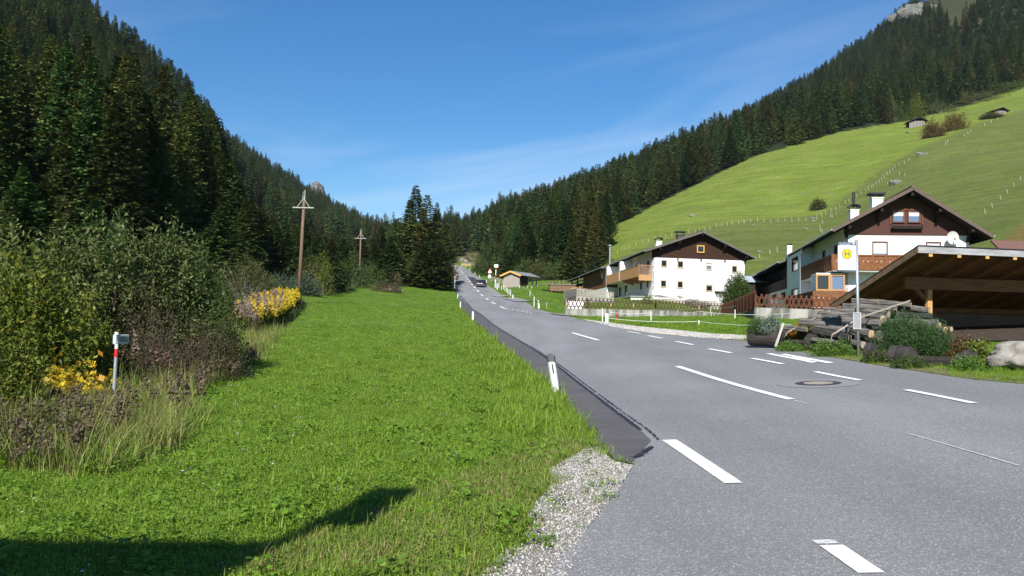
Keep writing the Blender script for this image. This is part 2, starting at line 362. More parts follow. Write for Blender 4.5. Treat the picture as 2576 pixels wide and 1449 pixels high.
dry_r = infront & inpoly(PX, PY, [(2460,660),(2576,560),(3200,400),(3200,800),(2480,760)]) & ~fm; col[dry_r] = (0.15, 0.12, 0.035, 1)
col[dm] = (0.10, 0.095, 0.03, 1); col[db] = (0.135, 0.165, 0.035, 1)
clr = infront & inpoly(PX, PY, [(1150,655),(1160,636),(1200,636),(1228,650),(1240,668),(1215,676),(1180,668)]); col[clr] = (0.12, 0.115, 0.045, 1)
col[infront & inpoly(PX, PY, [(2400,80),(2100,-50),(2300,-120),(2560,-60),(2500,60)])] = (0.045, 0.05, 0.02, 1)
inroad = inpoly(flatx, flaty, ROADP)
gz2 = flatz - inroad * np.clip(0.05 + rr_ * 0.0016, 0, 0.3)
i_, j_ = np.meshgrid(np.arange(NR - 1), np.arange(len(PH) - 1), indexing='ij'); w = len(PH)
Fq = np.stack([i_ * w + j_, i_ * w + j_ + 1, (i_ + 1) * w + j_ + 1, (i_ + 1) * w + j_], -1).reshape(-1, 4)
gm = bpy.data.materials.new('ground'); gm.use_nodes = True; N, L = nt(gm); b = N['Principled BSDF']; b.inputs['Roughness'].default_value = 0.95; b.inputs['Specular IOR Level'].default_value = 0.1
at_ = N.new('ShaderNodeAttribute'); at_.attribute_name = 'Col'; tcn = N.new('ShaderNodeTexCoord')
def nse(scale, detail=5, rough=.6, src=None, sx=(1, 1, 1)):
    mp_ = N.new('ShaderNodeMapping'); mp_.inputs['Scale'].default_value = sx; L.new(tcn.outputs['Object'], mp_.inputs[0])
    q = N.new('ShaderNodeTexNoise'); q.inputs['Scale'].default_value = scale; q.inputs['Detail'].default_value = detail; q.inputs['Roughness'].default_value = rough; L.new(mp_.outputs[0], q.inputs['Vector']); return q
def rng_(o, a, b_, c, d):
    q = N.new('ShaderNodeMapRange'); q.inputs[1].default_value = a; q.inputs[2].default_value = b_; q.inputs[3].default_value = c; q.inputs[4].default_value = d; L.new(o, q.inputs[0]); return q.outputs[0]
big = nse(0.09, 6, .65); mid = nse(1.1, 6, .7); fine = nse(9, 5, .75); strk = nse(1.0, 4, .6, sx=(0.06, 0.06, 1.3))
m1 = N.new('ShaderNodeMath'); m1.operation = 'MULTIPLY'; L.new(rng_(big.outputs[0], .3, .7, .86, 1.12), m1.inputs[0]); L.new(rng_(mid.outputs[0], .3, .7, .72, 1.25), m1.inputs[1])
m2 = N.new('ShaderNodeMath'); m2.operation = 'MULTIPLY'; L.new(m1.outputs[0], m2.inputs[0]); L.new(rng_(fine.outputs[0], .3, .7, .55, 1.4), m2.inputs[1])
m3 = N.new('ShaderNodeMath'); m3.operation = 'MULTIPLY'; L.new(m2.outputs[0], m3.inputs[0]); L.new(rng_(strk.outputs[0], .35, .65, .86, 1.10), m3.inputs[1])
vm = N.new('ShaderNodeVectorMath'); vm.operation = 'SCALE'; L.new(at_.outputs['Color'], vm.inputs[0]); L.new(m3.outputs[0], vm.inputs['Scale'])
dryn = nse(0.35, 6, .7); hs = N.new('ShaderNodeHueSaturation'); L.new(vm.outputs[0], hs.inputs['Color']); L.new(rng_(dryn.outputs[0], .35, .68, .512, .472), hs.inputs['Hue']); L.new(rng_(dryn.outputs[0], .4, .7, 1.05, .8), hs.inputs['Saturation'])
L.new(hs.outputs[0], b.inputs['Base Color'])
bn = N.new('ShaderNodeBump'); bn.inputs['Strength'].default_value = 0.7; bn.inputs['Distance'].default_value = 0.12; L.new(fine.outputs[0], bn.inputs['Height']); L.new(bn.outputs[0], b.inputs['Normal'])
ground = npmesh('ground', np.column_stack([flatx, flaty, gz2]), Fq[:, ::-1], gm, smooth=True); ground['kind'] = 'structure'
ca = ground.data.color_attributes.new('Col', 'FLOAT_COLOR', 'POINT'); ca.data.foreach_set('color', col.astype(np.float32).ravel())
_nn = np.empty(len(ground.data.polygons) * 3); ground.data.polygons.foreach_get('normal', _nn)
if _nn.reshape(-1, 3)[:, 2].mean() < 0: ground.data.flip_normals()

# ------------------------------------------------------------------ asphalt
am = bpy.data.materials.new('asphalt'); am.use_nodes = True; N, L = nt(am); b = N['Principled BSDF']; b.inputs['Roughness'].default_value = 0.82; b.inputs['Specular IOR Level'].default_value = 0.35
tcn = N.new('ShaderNodeTexCoord')
vor = N.new('ShaderNodeTexVoronoi'); vor.inputs['Scale'].default_value = 95; L.new(tcn.outputs['Object'], vor.inputs['Vector'])
sepc = N.new('ShaderNodeSeparateColor'); L.new(vor.outputs['Color'], sepc.inputs[0])
cr = N.new('ShaderNodeValToRGB'); e = cr.color_ramp.elements; e[0].color = (0.164, 0.163, 0.162, 1); e[1].position = 0.99; e[1].color = (0.42, 0.42, 0.42, 1)
q = e.new(0.45); q.color = (0.186, 0.185, 0.184, 1); q = e.new(0.82); q.color = (0.215, 0.214, 0.212, 1); q = e.new(0.90); q.color = (0.27, 0.27, 0.27, 1); L.new(sepc.outputs[0], cr.inputs[0])
bigA = nse(0.25, 4, .6); f2 = nse(35, 3, .7); track = nse(0.6, 4, .5, sx=(1.0, 0.12, 1))
mm = N.new('ShaderNodeMath'); mm.operation = 'MULTIPLY'; L.new(rng_(bigA.outputs[0], .3, .7, .90, 1.10), mm.inputs[0]); L.new(rng_(f2.outputs[0], .3, .7, .86, 1.12), mm.inputs[1])
mm2 = N.new('ShaderNodeMath'); mm2.operation = 'MULTIPLY'; L.new(mm.outputs[0], mm2.inputs[0]); L.new(rng_(track.outputs[0], .35, .65, .87, 1.07), mm2.inputs[1])
vm = N.new('ShaderNodeVectorMath'); vm.operation = 'SCALE'; L.new(cr.outputs[0], vm.inputs[0]); L.new(mm2.outputs[0], vm.inputs['Scale']); L.new(vm.outputs[0], b.inputs['Base Color'])
bn = N.new('ShaderNodeBump'); bn.inputs['Strength'].default_value = 0.5; bn.inputs['Distance'].default_value = 0.006; L.new(vor.outputs['Distance'], bn.inputs['Height']); L.new(bn.outputs[0], b.inputs['Normal'])
road = sheet('road', ROADP, 0.012, am, step=0.55)

# dark repair strip with its tar seam along the left edge
patch_m = mat('dark_asphalt', (0.105, 0.097, 0.100), 0.85, .3, noise=.25, nscale=1.5, bump=.4, bscale=60, dist=.004)
tar_m = mat('tar', (0.022, 0.022, 0.024), 0.55, .5, noise=.4, nscale=30, bump=.6, bscale=40, dist=.01)
inner = [(1638,1112),(1610,1085),(1560,1047),(1480,985),(1400,922),(1330,873),(1262,832),(1222,803),(1190,780),(1170,757),(1155,735),(1149,723)]
outer = [(1590,1167),(1545,1158),(1500,1110),(1440,1030),(1400,985),(1340,935),(1290,890),(1240,850),(1200,815),(1175,791),(1161,775),(1155,760),(1151,747),(1147,735),(1145,725)]
wi = [h.xy for h in hits(inner)]; wo = [h.xy for h in hits(outer)]
sheet('road_patch', [tuple(p) for p in wo[::-1]] + [tuple(p) for p in smoothpoly(wi, 3)], 0.017, patch_m, step=.6)
def ribbon(name, pts, wfun, dz, material, step=0.12, kind='structure', jag=0.0, gap=0.0, parent=None):
    """a painted or poured strip following plan points on the ground"""
    P_ = smoothpoly(pts, 6); S = [0.0]
    for a, b_ in zip(P_, P_[1:]): S.append(S[-1] + math.dist(a, b_))
    V = []; Fa = []; s = 0.0; P_ = np.array(P_); S = np.array(S); prev = False
    while s <= S[-1] + 1e-6:
        x = np.interp(s, S, P_[:, 0]); y = np.interp(s, S, P_[:, 1]); x2 = np.interp(min(s + .05, S[-1]), S, P_[:, 0]); y2 = np.interp(min(s + .05, S[-1]), S, P_[:, 1])
        x1 = np.interp(max(s - .05, 0), S, P_[:, 0]); y1 = np.interp(max(s - .05, 0), S, P_[:, 1])
        d = Vector((x2 - x1, y2 - y1)).normalized(); nrm = Vector((-d.y, d.x)); w_ = wfun(s / S[-1]) if callable(wfun) else wfun
        lo = -w_ / 2 * (1 + rng.uniform(-jag, jag)); hi_ = w_ / 2 * (1 + rng.uniform(-jag, jag))
        for k in (lo, 0, hi_):
            qx, qy = x + nrm.x * k, y + nrm.y * k; V.append((qx, qy, float(H(qx, qy)) + dz * (1 + math.hypot(qx, qy) / 32)))
        m_ = len(V)
        if prev and rng.random() >= gap:
            Fa += [(m_ - 6, m_ - 5, m_ - 2, m_ - 3), (m_ - 5, m_ - 4, m_ - 1, m_ - 2)]
        prev = True; s += step * max(1, (math.hypot(x, y)) / 25)
    if not Fa: return None
    o = npmesh(name, V, Fa, material)
    nn = np.empty(len(Fa) * 3); o.data.polygons.foreach_get('normal', nn)
    if nn.reshape(-1, 3)[:, 2].mean() < 0: o.data.flip_normals()
    if parent is None:
        if kind: o['kind'] = kind
    else: o.parent = parent
    return o
ribbon('tar_seam', wi[1:], lambda t: .065, 0.022, tar_m, step=.05, jag=.4, gap=.02)
ribbon('tar_seam', [w_ + Vector((.10, .04)) for w_ in wi[0:6]], lambda t: .035, 0.022, tar_m, step=.04, jag=.9, gap=.25)
ribbon('tar_seam', [h.xy for h in hits([(1640,1128),(1622,1140),(1600,1158)])], .07, 0.022, tar_m, step=.03, jag=.8, gap=.15)
# darker repair in the far lane
far_m = mat('fresh_asphalt', (0.050, 0.050, 0.056), 0.9, .25, noise=.2, nscale=2)
fp = [tuple(h.xy) for h in hits([(1174,697.5),(1191,698.5),(1222,724),(1211,724),(1192,718)])]
sheet('road_patch', fp, 0.018, far_m, step=.6)
# paint
paint = bpy.data.materials.new('white_paint'); paint.use_nodes = True; N, L = nt(paint); b = N['Principled BSDF']; b.inputs['Roughness'].default_value = .6; tcn = N.new('ShaderNodeTexCoord')
a1 = nse(14, 6, .8); m_ = N.new('ShaderNodeMix'); m_.data_type = 'RGBA'; m_.inputs[6].default_value = (.80, .80, .78, 1); m_.inputs[7].default_value = (.5, .5, .5, 1); L.new(rng_(a1.outputs[0], .58, .78, 0, 1), m_.inputs[0]); L.new(m_.outputs[2], b.inputs['Base Color'])
worn = mat('worn_paint', (.62, .62, .61), .7, noise=.45, nscale=25, lo=.45, hi=.6)
def dash(a, b_, w_, name='road_marking', m_=None, sk=0.0, dz=.019):
    p, q_ = hit(*a), hit(*b_); return ribbon(name, [p.xy, ((p + q_) / 2).xy, q_.xy], w_, dz, m_ or paint, step=.1, jag=.03)
def z1(x, y): return ((x / 6.586 + 1780) / 1.59, (y / 6.586 + 1020) / 1.59)
for q_ in [(308,340,340,352),(358,365,380,380),(392,395,412,412),(424,430,445,450),(457,472,480,493),(492,517,520,540),(533,568,562,595),(580,630,612,662),(633,697,670,732),(695,775,738,810),(757,850,802,892),(840,938,895,988),(938,1045,1005,1095),(1070,1155,1150,1198),(1222,1252,1328,1305),(1452,1375,1600,1435)]:
    dash(z1(q_[0], q_[1]), z1(q_[2], q_[3]), .22)
dash((1440,839),(1506,858), .17); dash((1704,924),(1994,1009), .15)
for q_ in [(1580,836,1612,841),(1631,846.5,1667,853.5),(1700,861,1745,870),(1783,880,1840,890.5),(1892,904,1970,918.5),(2052,938,2166,960),(2280,984,2458,1020)]: dash(q_[:2], q_[2:], .14)
dash((1682,1111),(1852,1226), .17); dash((2092,1379),(2192,1449), .17)
dash((1700,1110),(1868,1222), .035, m_=worn, dz=.016); dash((2068,1364),(2098,1382), .16, m_=worn, dz=.016); dash((1998,1010),(2030,1018), .03, m_=worn, dz=.016); dash((2285,1095),(2576,1180), .026, m_=worn, dz=.017)
for x, y in [(1203,1039),(1275,1052),(1345,1065),(1412,1079),(1475,1091),(1540,1105)]:
    px, py = (x / 3.62 + 1700) / 1.59, (y / 3.62 + 950) / 1.59; dash((px - 2.2, py - .7), (px + 2.2, py + .7), .15)
# letter H at the bus bay, stretched along the lane
hm = MB()
def px7(x, y): return ((x / 3.22 + 2600) / 1.59, (y / 3.22 + 1200) / 1.59)
for poly in [[(1485,702),(1560,700),(2160,812),(2080,822)], [(1672,712),(1745,708),(2370,820),(2290,830)], [(1800,752),(1870,738),(1960,752),(2060,790),(1990,800),(1880,772)]]:
    w_ = [hit(*px7(*p)) for p in poly]; hm.add([(p.x, p.y, p.z + .030 + .002 * len(hm.v) / 4) for p in w_], [tuple(range(len(w_)))])
o = hm.build('road_marking', paint); o['kind'] = 'structure'
# gravel verge strip beside the right meadow and the gravel at the near corner
grav_m = mat('gravel', (0.27, 0.255, 0.235), .95, .2, noise=.5, nscale=28, bump=.8, bscale=45, dist=.03, detail=6)
g2 = [tuple(h.xy) for h in hits([(1460,803),(1530,820),(1570,829),(1640,840),(1750,850),(1868,857),(1878,852),(1876,846),(1800,842),(1700,832),(1600,822),(1530,812)])]
sheet('gravel_verge', g2, .02, grav_m, step=.8, edge=.06)
GRAV = [tuple(h.xy) for h in hits([(1490,1118),(1545,1163),(1595,1172),(1558,1232),(1478,1332),(1374,1449),(1236,1449),(1262,1390),(1330,1362),(1328,1290),(1395,1215),(1378,1182),(1440,1150)])]
GRAV = [GRAV[i] for i in range(len(GRAV))] + []
GRAV[5] = (-0.02, 3.2); GRAV[6] = (-.6, 3.2)
sheet('gravel_verge', GRAV, .006, grav_m, step=.35, edge=.03)
# earth/dry strip along right verge
earth_m = mat('verge_soil', (0.20, 0.165, 0.10), .95, .1, col2=(.10, .12, .035), nscale=6, bump=.6, bscale=20, dist=.03)
vp = [tuple(h.xy) for h in hits([(1870,857),(2000,884),(2160,912),(2300,935),(2450,957),(2576,968),(2576,950),(2450,938),(2300,915),(2160,896),(2000,872),(1880,852)])]
sheet('verge', vp, .018, earth_m, step=.5, edge=.05)
# side tracks on the right
for tr, w_ in (([(1275,752),(1305,757),(1345,759)], 2.2), ([(1245,744),(1268,748),(1290,748)], 2.0), ([(1400,791),(1440,797),(1475,799)], 1.6)):
    ribbon('side_track', [h.xy for h in hits(tr)], w_, .03, mat('track', (.26, .26, .26), .9, noise=.3, nscale=5), step=.4)
# manhole cover
mc = hit(2058, 967); mh = thing('manhole_cover', 'round iron manhole cover with concrete centre set in the asphalt beside the bus bay', 'manhole cover', mc)
sl = [(H(mc.x + .5, mc.y) - H(mc.x - .5, mc.y)), (H(mc.x, mc.y + .5) - H(mc.x, mc.y - .5))]
def disc(r0, r1, dz, jag=0, n=48):
    m_ = MB(); v = []
    for k in range(n):
        t = 2 * math.pi * k / n; c, s_ = math.cos(t), math.sin(t); j1 = 1 + rng.uniform(-jag, jag)
        v += [(c * q_, s_ * q_, float(H(mc.x + c * q_, mc.y + s_ * q_)) - mc.z + dz) for q_ in (r0, r1 * j1)]
    return m_.add(v, [(2 * k, 2 * k + 1, (2 * k + 3) % (2 * n), (2 * k + 2) % (2 * n)) for k in range(n)])
disc(.42, .80, .024).build('concrete_ring', mat('ring_concrete', (.235, .235, .235), .9, noise=.15, nscale=20), mh)
disc(.28, .44, .028).build('iron_frame', mat('rust_iron', (.085, .06, .06), .6, .4, metal=.3, noise=.4, nscale=25), mh)
disc(.0, .285, .031, jag=.06, n=24).build('lid', mat('lid_concrete', (.34, .29, .24), .85, noise=.2, nscale=15), mh)
# ------------------------------------------------------------------ foliage builders
bark = mat('bark', (0.055, 0.042, 0.033), .95, .1, noise=.5, nscale=12, stretch=(1, 1, .25), bump=.6, dist=.03)
palebark = mat('pale_bark', (0.30, 0.27, 0.24), .9, .1, noise=.4, nscale=14, stretch=(1, 1, .3))
def quads(p, d, nrm, l, w, k=0.5):
    """rhombic leaves from base points p along d, half width across nrm"""
    a = p; c = p + d * l[:, None]; m_ = p + d * (l * k)[:, None]; e_ = nrm * (w / 2)[:, None]
    V = np.stack([a, m_ + e_, c, m_ - e_], 1).reshape(-1, 3); n_ = len(p)
    return V, np.arange(n_ * 4).reshape(n_, 4)
def nrmz(v): return v / np.maximum(np.linalg.norm(v, axis=1, keepdims=True), 1e-9)
def spruce(seed, h=20.0, R=2.9, whorl=.42, nb=8, ns=9, leaf=.42, bare=.06, droop=.35, power=.85, gap=.12, upturn=.25):
    g = np.random.default_rng(seed); zs = []; z = h * bare
    while z < h * .985: zs.append(z); z += whorl * (1.15 - .55 * z / h) * g.uniform(.75, 1.25)
    P0 = []; D = []; Ln = []
    lob = g.uniform(0, 6.28, 3)
    for z in zs:
        t = (z - h * bare) / (h * (1 - bare)); r = R * (1 - t) ** power * (1 - .35 * math.exp(-t * 18)) + .12
        m_ = max(4, int(nb * (1 - .45 * t))); a0 = g.uniform(0, 6.28)
        for k in range(m_):
            if g.random() < gap: continue
            a = a0 + 6.28 * k / m_ + g.uniform(-.3, .3); ln = r * g.uniform(.62, 1.12) * (1 + .12 * math.sin(2 * a + lob[0] + z * .5))
            P0.append((0, 0, z)); D.append((math.cos(a), math.sin(a), 0)); Ln.append(ln)
    P0 = np.array(P0); D = np.array(D); Ln = np.array(Ln); nbn = len(Ln)
    s = g.uniform(.12, 1.0, (nbn, ns)) ** .75; side = np.stack([-D[:, 1], D[:, 0], np.zeros(nbn)], 1)
    drp = -(s * droop * 1.2) + upturn * s ** 3; hf = (P0[:, 2] / h)[:, None]; drp = drp * (1 - .75 * hf) + .35 * hf * s
    p = P0[:, None] + D[:, None] * (Ln[:, None] * s)[..., None]; p[..., 2] += Ln[:, None] * drp
    sg = g.choice([-1, 1], (nbn, ns)) * g.uniform(.2, 1.1, (nbn, ns)); d = D[:, None] * g.uniform(.3, .9, (nbn, ns))[..., None] + side[:, None] * sg[..., None]
    d[..., 2] += g.uniform(-.55, .1, (nbn, ns)); d = d.reshape(-1, 3); d = nrmz(d); p = p.reshape(-1, 3)
    l = leaf * g.uniform(.7, 1.5, len(p)) * (0.30 + .85 * np.repeat(np.clip(Ln / R, .05, 1) ** .7, ns)); nr = np.cross(d, g.normal(0, .45, (len(p), 3)) + np.array([0, 0, 1.0])); nr = nrmz(nr)
    V, Q = quads(p, d, nr, l, l * g.uniform(.34, .6, len(p)), .55)
    # leader
    return V, Q
def trunk_mb(h, r, n=7, lean=0.0): m_ = MB(); m_.tube([(0, 0, -.6), (0, 0, h * .3), (lean * .5, 0, h * .65), (lean, 0, h)], [r * 1.25, r * .85, r * .5, .025], n); return m_
NEED = leafmat('needles', [(.032, .058, .015), (.048, .084, .020), (.068, .108, .026), (.094, .132, .030)], trans=.15, rough=.7, tint=1.35, spec=.15)
NEED2 = leafmat('needles_olive', [(.062, .080, .018), (.088, .106, .022), (.116, .126, .028)], trans=.18, rough=.7, tint=1.0, spec=.15)
NEEDF = leafmat('needles_far', [(.042, .074, .024), (.062, .100, .030), (.080, .120, .034)], trans=.12, rough=.8, tint=.8, spec=.1)
LARCH = leafmat('larch_needles', [(.070, .055, .022), (.095, .075, .026), (.115, .085, .03)], trans=.2, rough=.8, tint=.5, spec=.1)
src_col = bpy.data.collections.new('forest_source'); near_src = []
def crown_mesh(nm, V, Q, m_):
    o = npmesh(nm, V, Q, m_, link=False); return o.data
SP = []   # (crown mesh, trunk mesh, height)
for k, kw in enumerate([dict(h=22, R=4.2, ns=24, leaf=.56, nb=10, power=1.0), dict(h=22, R=3.8, ns=23, leaf=.54, power=1.1, nb=10), dict(h=22, R=4.8, ns=27, leaf=.58, bare=.02, droop=.5, nb=10, power=.95), dict(h=22, R=3.3, ns=20, leaf=.52, bare=.09, gap=.15, power=1.0), dict(h=22, R=4.0, ns=23, leaf=.56, bare=.04, gap=.15, power=.9)]):
    V, Q = spruce(100 + k, **kw); SP.append((crown_mesh('crown', V, Q, NEED2 if k in (1, 4) else NEED), trunk_mb(22, .24).build('trunk', bark).data, 22.0))
for o in [o for o in sc.objects if o.name.startswith('trunk')]: bpy.data.objects.remove(o)
V, Q = spruce(150, h=22, R=2.9, ns=9, leaf=.34, gap=.25, nb=8); SP.append((crown_mesh('crown', V, Q, LARCH), SP[0][1], 22.0))
V, Q = spruce(151, h=22, R=1.2, ns=5, leaf=.30, gap=.45, nb=6, bare=.25, droop=.2); DEAD = mat('dead_twigs', (.17, .15, .13), .9, island=.4); SP.append((crown_mesh('crown', V, Q, DEAD), None, 22.0))
YS = []
for k in range(2):
    V, Q = spruce(160 + k, h=6, R=1.7, ns=16, leaf=.30, whorl=.3, nb=8, bare=.02, droop=.25); YS.append((crown_mesh('crown', V, Q, NEED), SP[0][1], 6.0))
dead_t = trunk_mb(22, .2).build('trunk', palebark); DT = dead_t.data; bpy.data.objects.remove(dead_t); SP[6] = (SP[6][0], DT, 22.0)
FS = []
for k, kw in enumerate([dict(h=18, R=3.6, ns=13, leaf=.80, nb=8, whorl=.65, power=1.0), dict(h=18, R=3.3, ns=13, leaf=.78, nb=8, whorl=.65, power=1.15), dict(h=18, R=4.1, ns=14, leaf=.85, nb=8, whorl=.65, power=.95), dict(h=18, R=3.5, ns=13, leaf=.78, nb=8, whorl=.65, power=1.0), dict(h=18, R=3.4, ns=11, leaf=.65, nb=8, whorl=.7, gap=.15, power=.9)]):
    V, Q = spruce(200 + k, **kw); tv = MB().tube([(0, 0, -.5), (0, 0, 17)], [.2, .03], 4)
    mi = np.zeros(len(Q), int); V2 = np.concatenate([V, np.array(tv.v)]); Q2 = [tuple(q_) for q_ in Q] + [tuple(i + len(V) for i in f) for f in tv.f if len(f) == 4]
    mt = [NEEDF, NEEDF, NEEDF, NEED2, LARCH][k]
    o = npmesh('source_%02d' % k, V2, np.array(Q2), [mt, bark], matidx=np.concatenate([mi, np.ones(len(Q2) - len(Q), int)]), link=False); src_col.objects.link(o); FS.append(o)

def scatter(name, pts, rot, scl, coll, idx, label=None, cat=None, kind='stuff'):
    me = bpy.data.meshes.new(name); pts = np.asarray(pts, np.float32); me.vertices.add(len(pts)); me.vertices.foreach_set('co', pts.ravel())
    for nm, ty, arr, key in (('rot', 'FLOAT_VECTOR', rot, 'vector'), ('scl', 'FLOAT_VECTOR', scl, 'vector'), ('idx', 'INT', idx, 'value')):
        a = me.attributes.new(nm, ty, 'POINT'); a.data.foreach_set(key, np.asarray(arr, np.int32 if ty == 'INT' else np.float32).ravel())
    o = bpy.data.objects.new(name, me); sc.collection.objects.link(o); tag(o, label, cat, kind=kind)
    ng = bpy.data.node_groups.new(name, 'GeometryNodeTree'); ng.interface.new_socket('Geometry', in_out='INPUT', socket_type='NodeSocketGeometry'); ng.interface.new_socket('Geometry', in_out='OUTPUT', socket_type='NodeSocketGeometry')
    n_ = ng.nodes; gi = n_.new('NodeGroupInput'); go = n_.new('NodeGroupOutput'); iop = n_.new('GeometryNodeInstanceOnPoints'); ci = n_.new('GeometryNodeCollectionInfo')
    ci.inputs['Collection'].default_value = coll; ci.inputs['Separate Children'].default_value = True; ci.inputs['Reset Children'].default_value = True; iop.inputs['Pick Instance'].default_value = True
    def na(nm, ty): q = n_.new('GeometryNodeInputNamedAttribute'); q.data_type = ty; q.inputs[0].default_value = nm; return q.outputs[0]
    ng.links.new(gi.outputs[0], iop.inputs['Points']); ng.links.new(ci.outputs[0], iop.inputs['Instance']); ng.links.new(na('idx', 'INT'), iop.inputs['Instance Index'])
    ng.links.new(na('rot', 'FLOAT_VECTOR'), iop.inputs['Rotation']); ng.links.new(na('scl', 'FLOAT_VECTOR'), iop.inputs['Scale']); ng.links.new(iop.outputs[0], go.inputs[0])
    md = o.modifiers.new('scatter', 'NODES'); md.node_group = ng; return o

# ------------------------------------------------------------------ forest layout
cand = []
for (r0, r1, sp_) in ((42, 150, 3.5), (150, 300, 4.4), (300, 560, 5.4), (560, 1000, 7.2), (1000, 1300, 11)):
    n_ = int((r1 * r1 - r0 * r0) / 2 * 1.36 / sp_ ** 2); r = np.sqrt(nrg.uniform(r0 * r0, r1 * r1, n_)); a = nrg.uniform(-.68, .68, n_)
    cand.append(np.column_stack([r * np.sin(a), r * np.cos(a), np.full(n_, sp_)]))
cand = np.concatenate(cand); cz = H(cand[:, 0], cand[:, 1]); cpx, cpy = proj(cand[:, 0], cand[:, 1], cz); cr_ = np.hypot(cand[:, 0], cand[:, 1])
ok = is_forest(cpx, cpy, cr_) & (cpx > -260) & (cpx < 2850)
nearroad = inpoly(cand[:, 0], cand[:, 1], [(p.x - 5, p.y) for p in roadL] + [(p.x + 5, p.y) for p in reversed(roadR)])
CLEAR = [(1138,700),(1138,655),(1160,632),(1205,632),(1235,655),(1245,700)]
ok &= ~nearroad & ~inpoly(cpx, cpy, CLEAR) & ~inpoly(cpx, cpy, [(2420,70),(2180,-30),(2300,-90),(2500,-20)])
# thin by a spacing grid
keep = np.zeros(len(cand), bool); cell = {}
for i in np.nonzero(ok)[0]:
    s_ = cand[i, 2] * .85; key = (int(cand[i, 0] // s_), int(cand[i, 1] // s_), int(s_ * 10))
    if key in cell: continue
    cell[key] = 1; keep[i] = True
I = np.nonzero(keep)[0]
trees = []
for i in I:
    r = cr_[i]; left = cpx[i] < 1140
    hgt = (nrg.uniform(13, 24) if r < 500 else nrg.uniform(9, 20)) * (1.0 if left or r > 300 else .85)
    edge = _e = cpy[i] - np.interp(cpx[i], _fx, _fy)
    if edge > -14 and not left: hgt *= nrg.uniform(.55, .9)
    if left and r < 75: hgt = nrg.uniform(12, 21)
    if 1140 < cpx[i] < 1235 and r > 300: hgt *= .8
    if left and r < 430 and cpx[i] > 540:      # keep the nearer woods below the far ridge
        lim = float(np.interp(cpx[i], [540, 580, 620, 700, 800, 900, 1000, 1140], [300, 420, 500, 560, 590, 600, 590, 600])) + rng.uniform(-12, 25)
        top = at(cpx[i], lim, cand[i, 1]).z - float(cz[i]); hgt = min(hgt, top)
        if hgt < 3.5: continue
    trees.append([cand[i, 0], cand[i, 1], float(cz[i]), hgt, -1])
HERO = [(60,415,56,0),(28,470,54,3),(115,452,58,0),(165,488,52,7),(10,500,50,7),(300,520,60,7),(240,500,62,0),
 (415,330,96,3),(385,405,90,2),(455,300,112,2),(350,430,86,1),(500,265,128,0),(553,288,140,3),(520,330,118,2),(590,470,92,2),(620,500,88,0),(560,505,72,2),(660,520,105,1),
 (1032,500,170,0),(1047,462,162,2),(1075,488,156,4),(1100,506,158,1),(1000,548,172,0),(960,566,176,3),(800,588,104,2),(770,560,110,0),(835,600,112,1),(905,590,150,4),(940,600,152,0),(1120,560,170,4),(1085,580,148,2),(1108,610,146,4),(1060,600,146,1),(985,610,150,2),
 (1420,438,330,5),(1408,452,335,5),(1250,560,250,0),(1225,590,240,2),(1275,575,240,1),(1480,548,212,2),(1440,560,210,0),(1505,570,205,2),(1390,560,212,1),(1340,585,205,2),(1300,590,200,0),(1320,620,196,2),(1370,610,198,0),(1420,600,198,2),(1465,600,196,1),(1500,615,192,2),(1240,620,214,4),
 (1637,480,345,6),(2133,250,430,6),(2120,240,450,6),(700,590,140,6),(742,600,138,6),(860,630,170,6)]
for px, ty, Y, kd in HERO:
    x = (px - CX) / F * Y / cp; x = at(px, ty, Y).x; zb = float(H(x, Y)); trees.append([x, Y, zb, at(px, ty, Y).z - zb, kd])
trees = [t for t in trees if t[3] > 2]
trees.sort(key=lambda t: math.hypot(t[0], t[1]))
buf = np.full(3400, 1500.0)      # what already hides the columns: bushes, houses
for (a, b_, y) in ((0, 520, 590), (520, 700, 680), (700, 1140, 700), (1140, 1520, 712), (1525, 1640, 650), (1640, 1880, 600), (1900, 2500, 540)):
    buf[a + 300:b_ + 300] = y
vis = []
for k, (x, y, z, h_, kd) in enumerate(trees):
    px, pt = proj(x, y, z + h_); _, pb = proj(x, y, z); px = float(px); w_ = h_ * .12 * F / math.hypot(x, y); a = int(max(0, px - w_ + 300)); b_ = int(min(3399, px + w_ + 300))
    if b_ <= a: vis.append(0); continue
    seg = buf[a:b_]; vv = np.clip(np.minimum(seg, pb) - max(float(pt), 0), 0, None).mean() * (1 if -40 < px < 2616 else .02)
    vis.append(vv * w_ * (3 if kd >= 0 else 1)); c0 = int((a * 3 + b_) / 4); c1 = int((a + 3 * b_) / 4)
    buf[c0:c1 + 1] = np.minimum(buf[c0:c1 + 1], float(pt) + (pb - pt) * .25)
order = np.argsort(-np.array(vis)); NIND = 285; ind = set(int(k) for k in order[:NIND])
def place_txt(x, y, z, h_, kd):
    px, pt = proj(x, y, z + h_); px = float(px); r = math.hypot(x, y)
    if px < 1140: zone = 'left slope'
    else: zone = 'right slope'
    return px, float(pt), zone, r
KN = {5: ('larch_tree', 'larch'), 6: ('dead_spruce', 'dead spruce')}
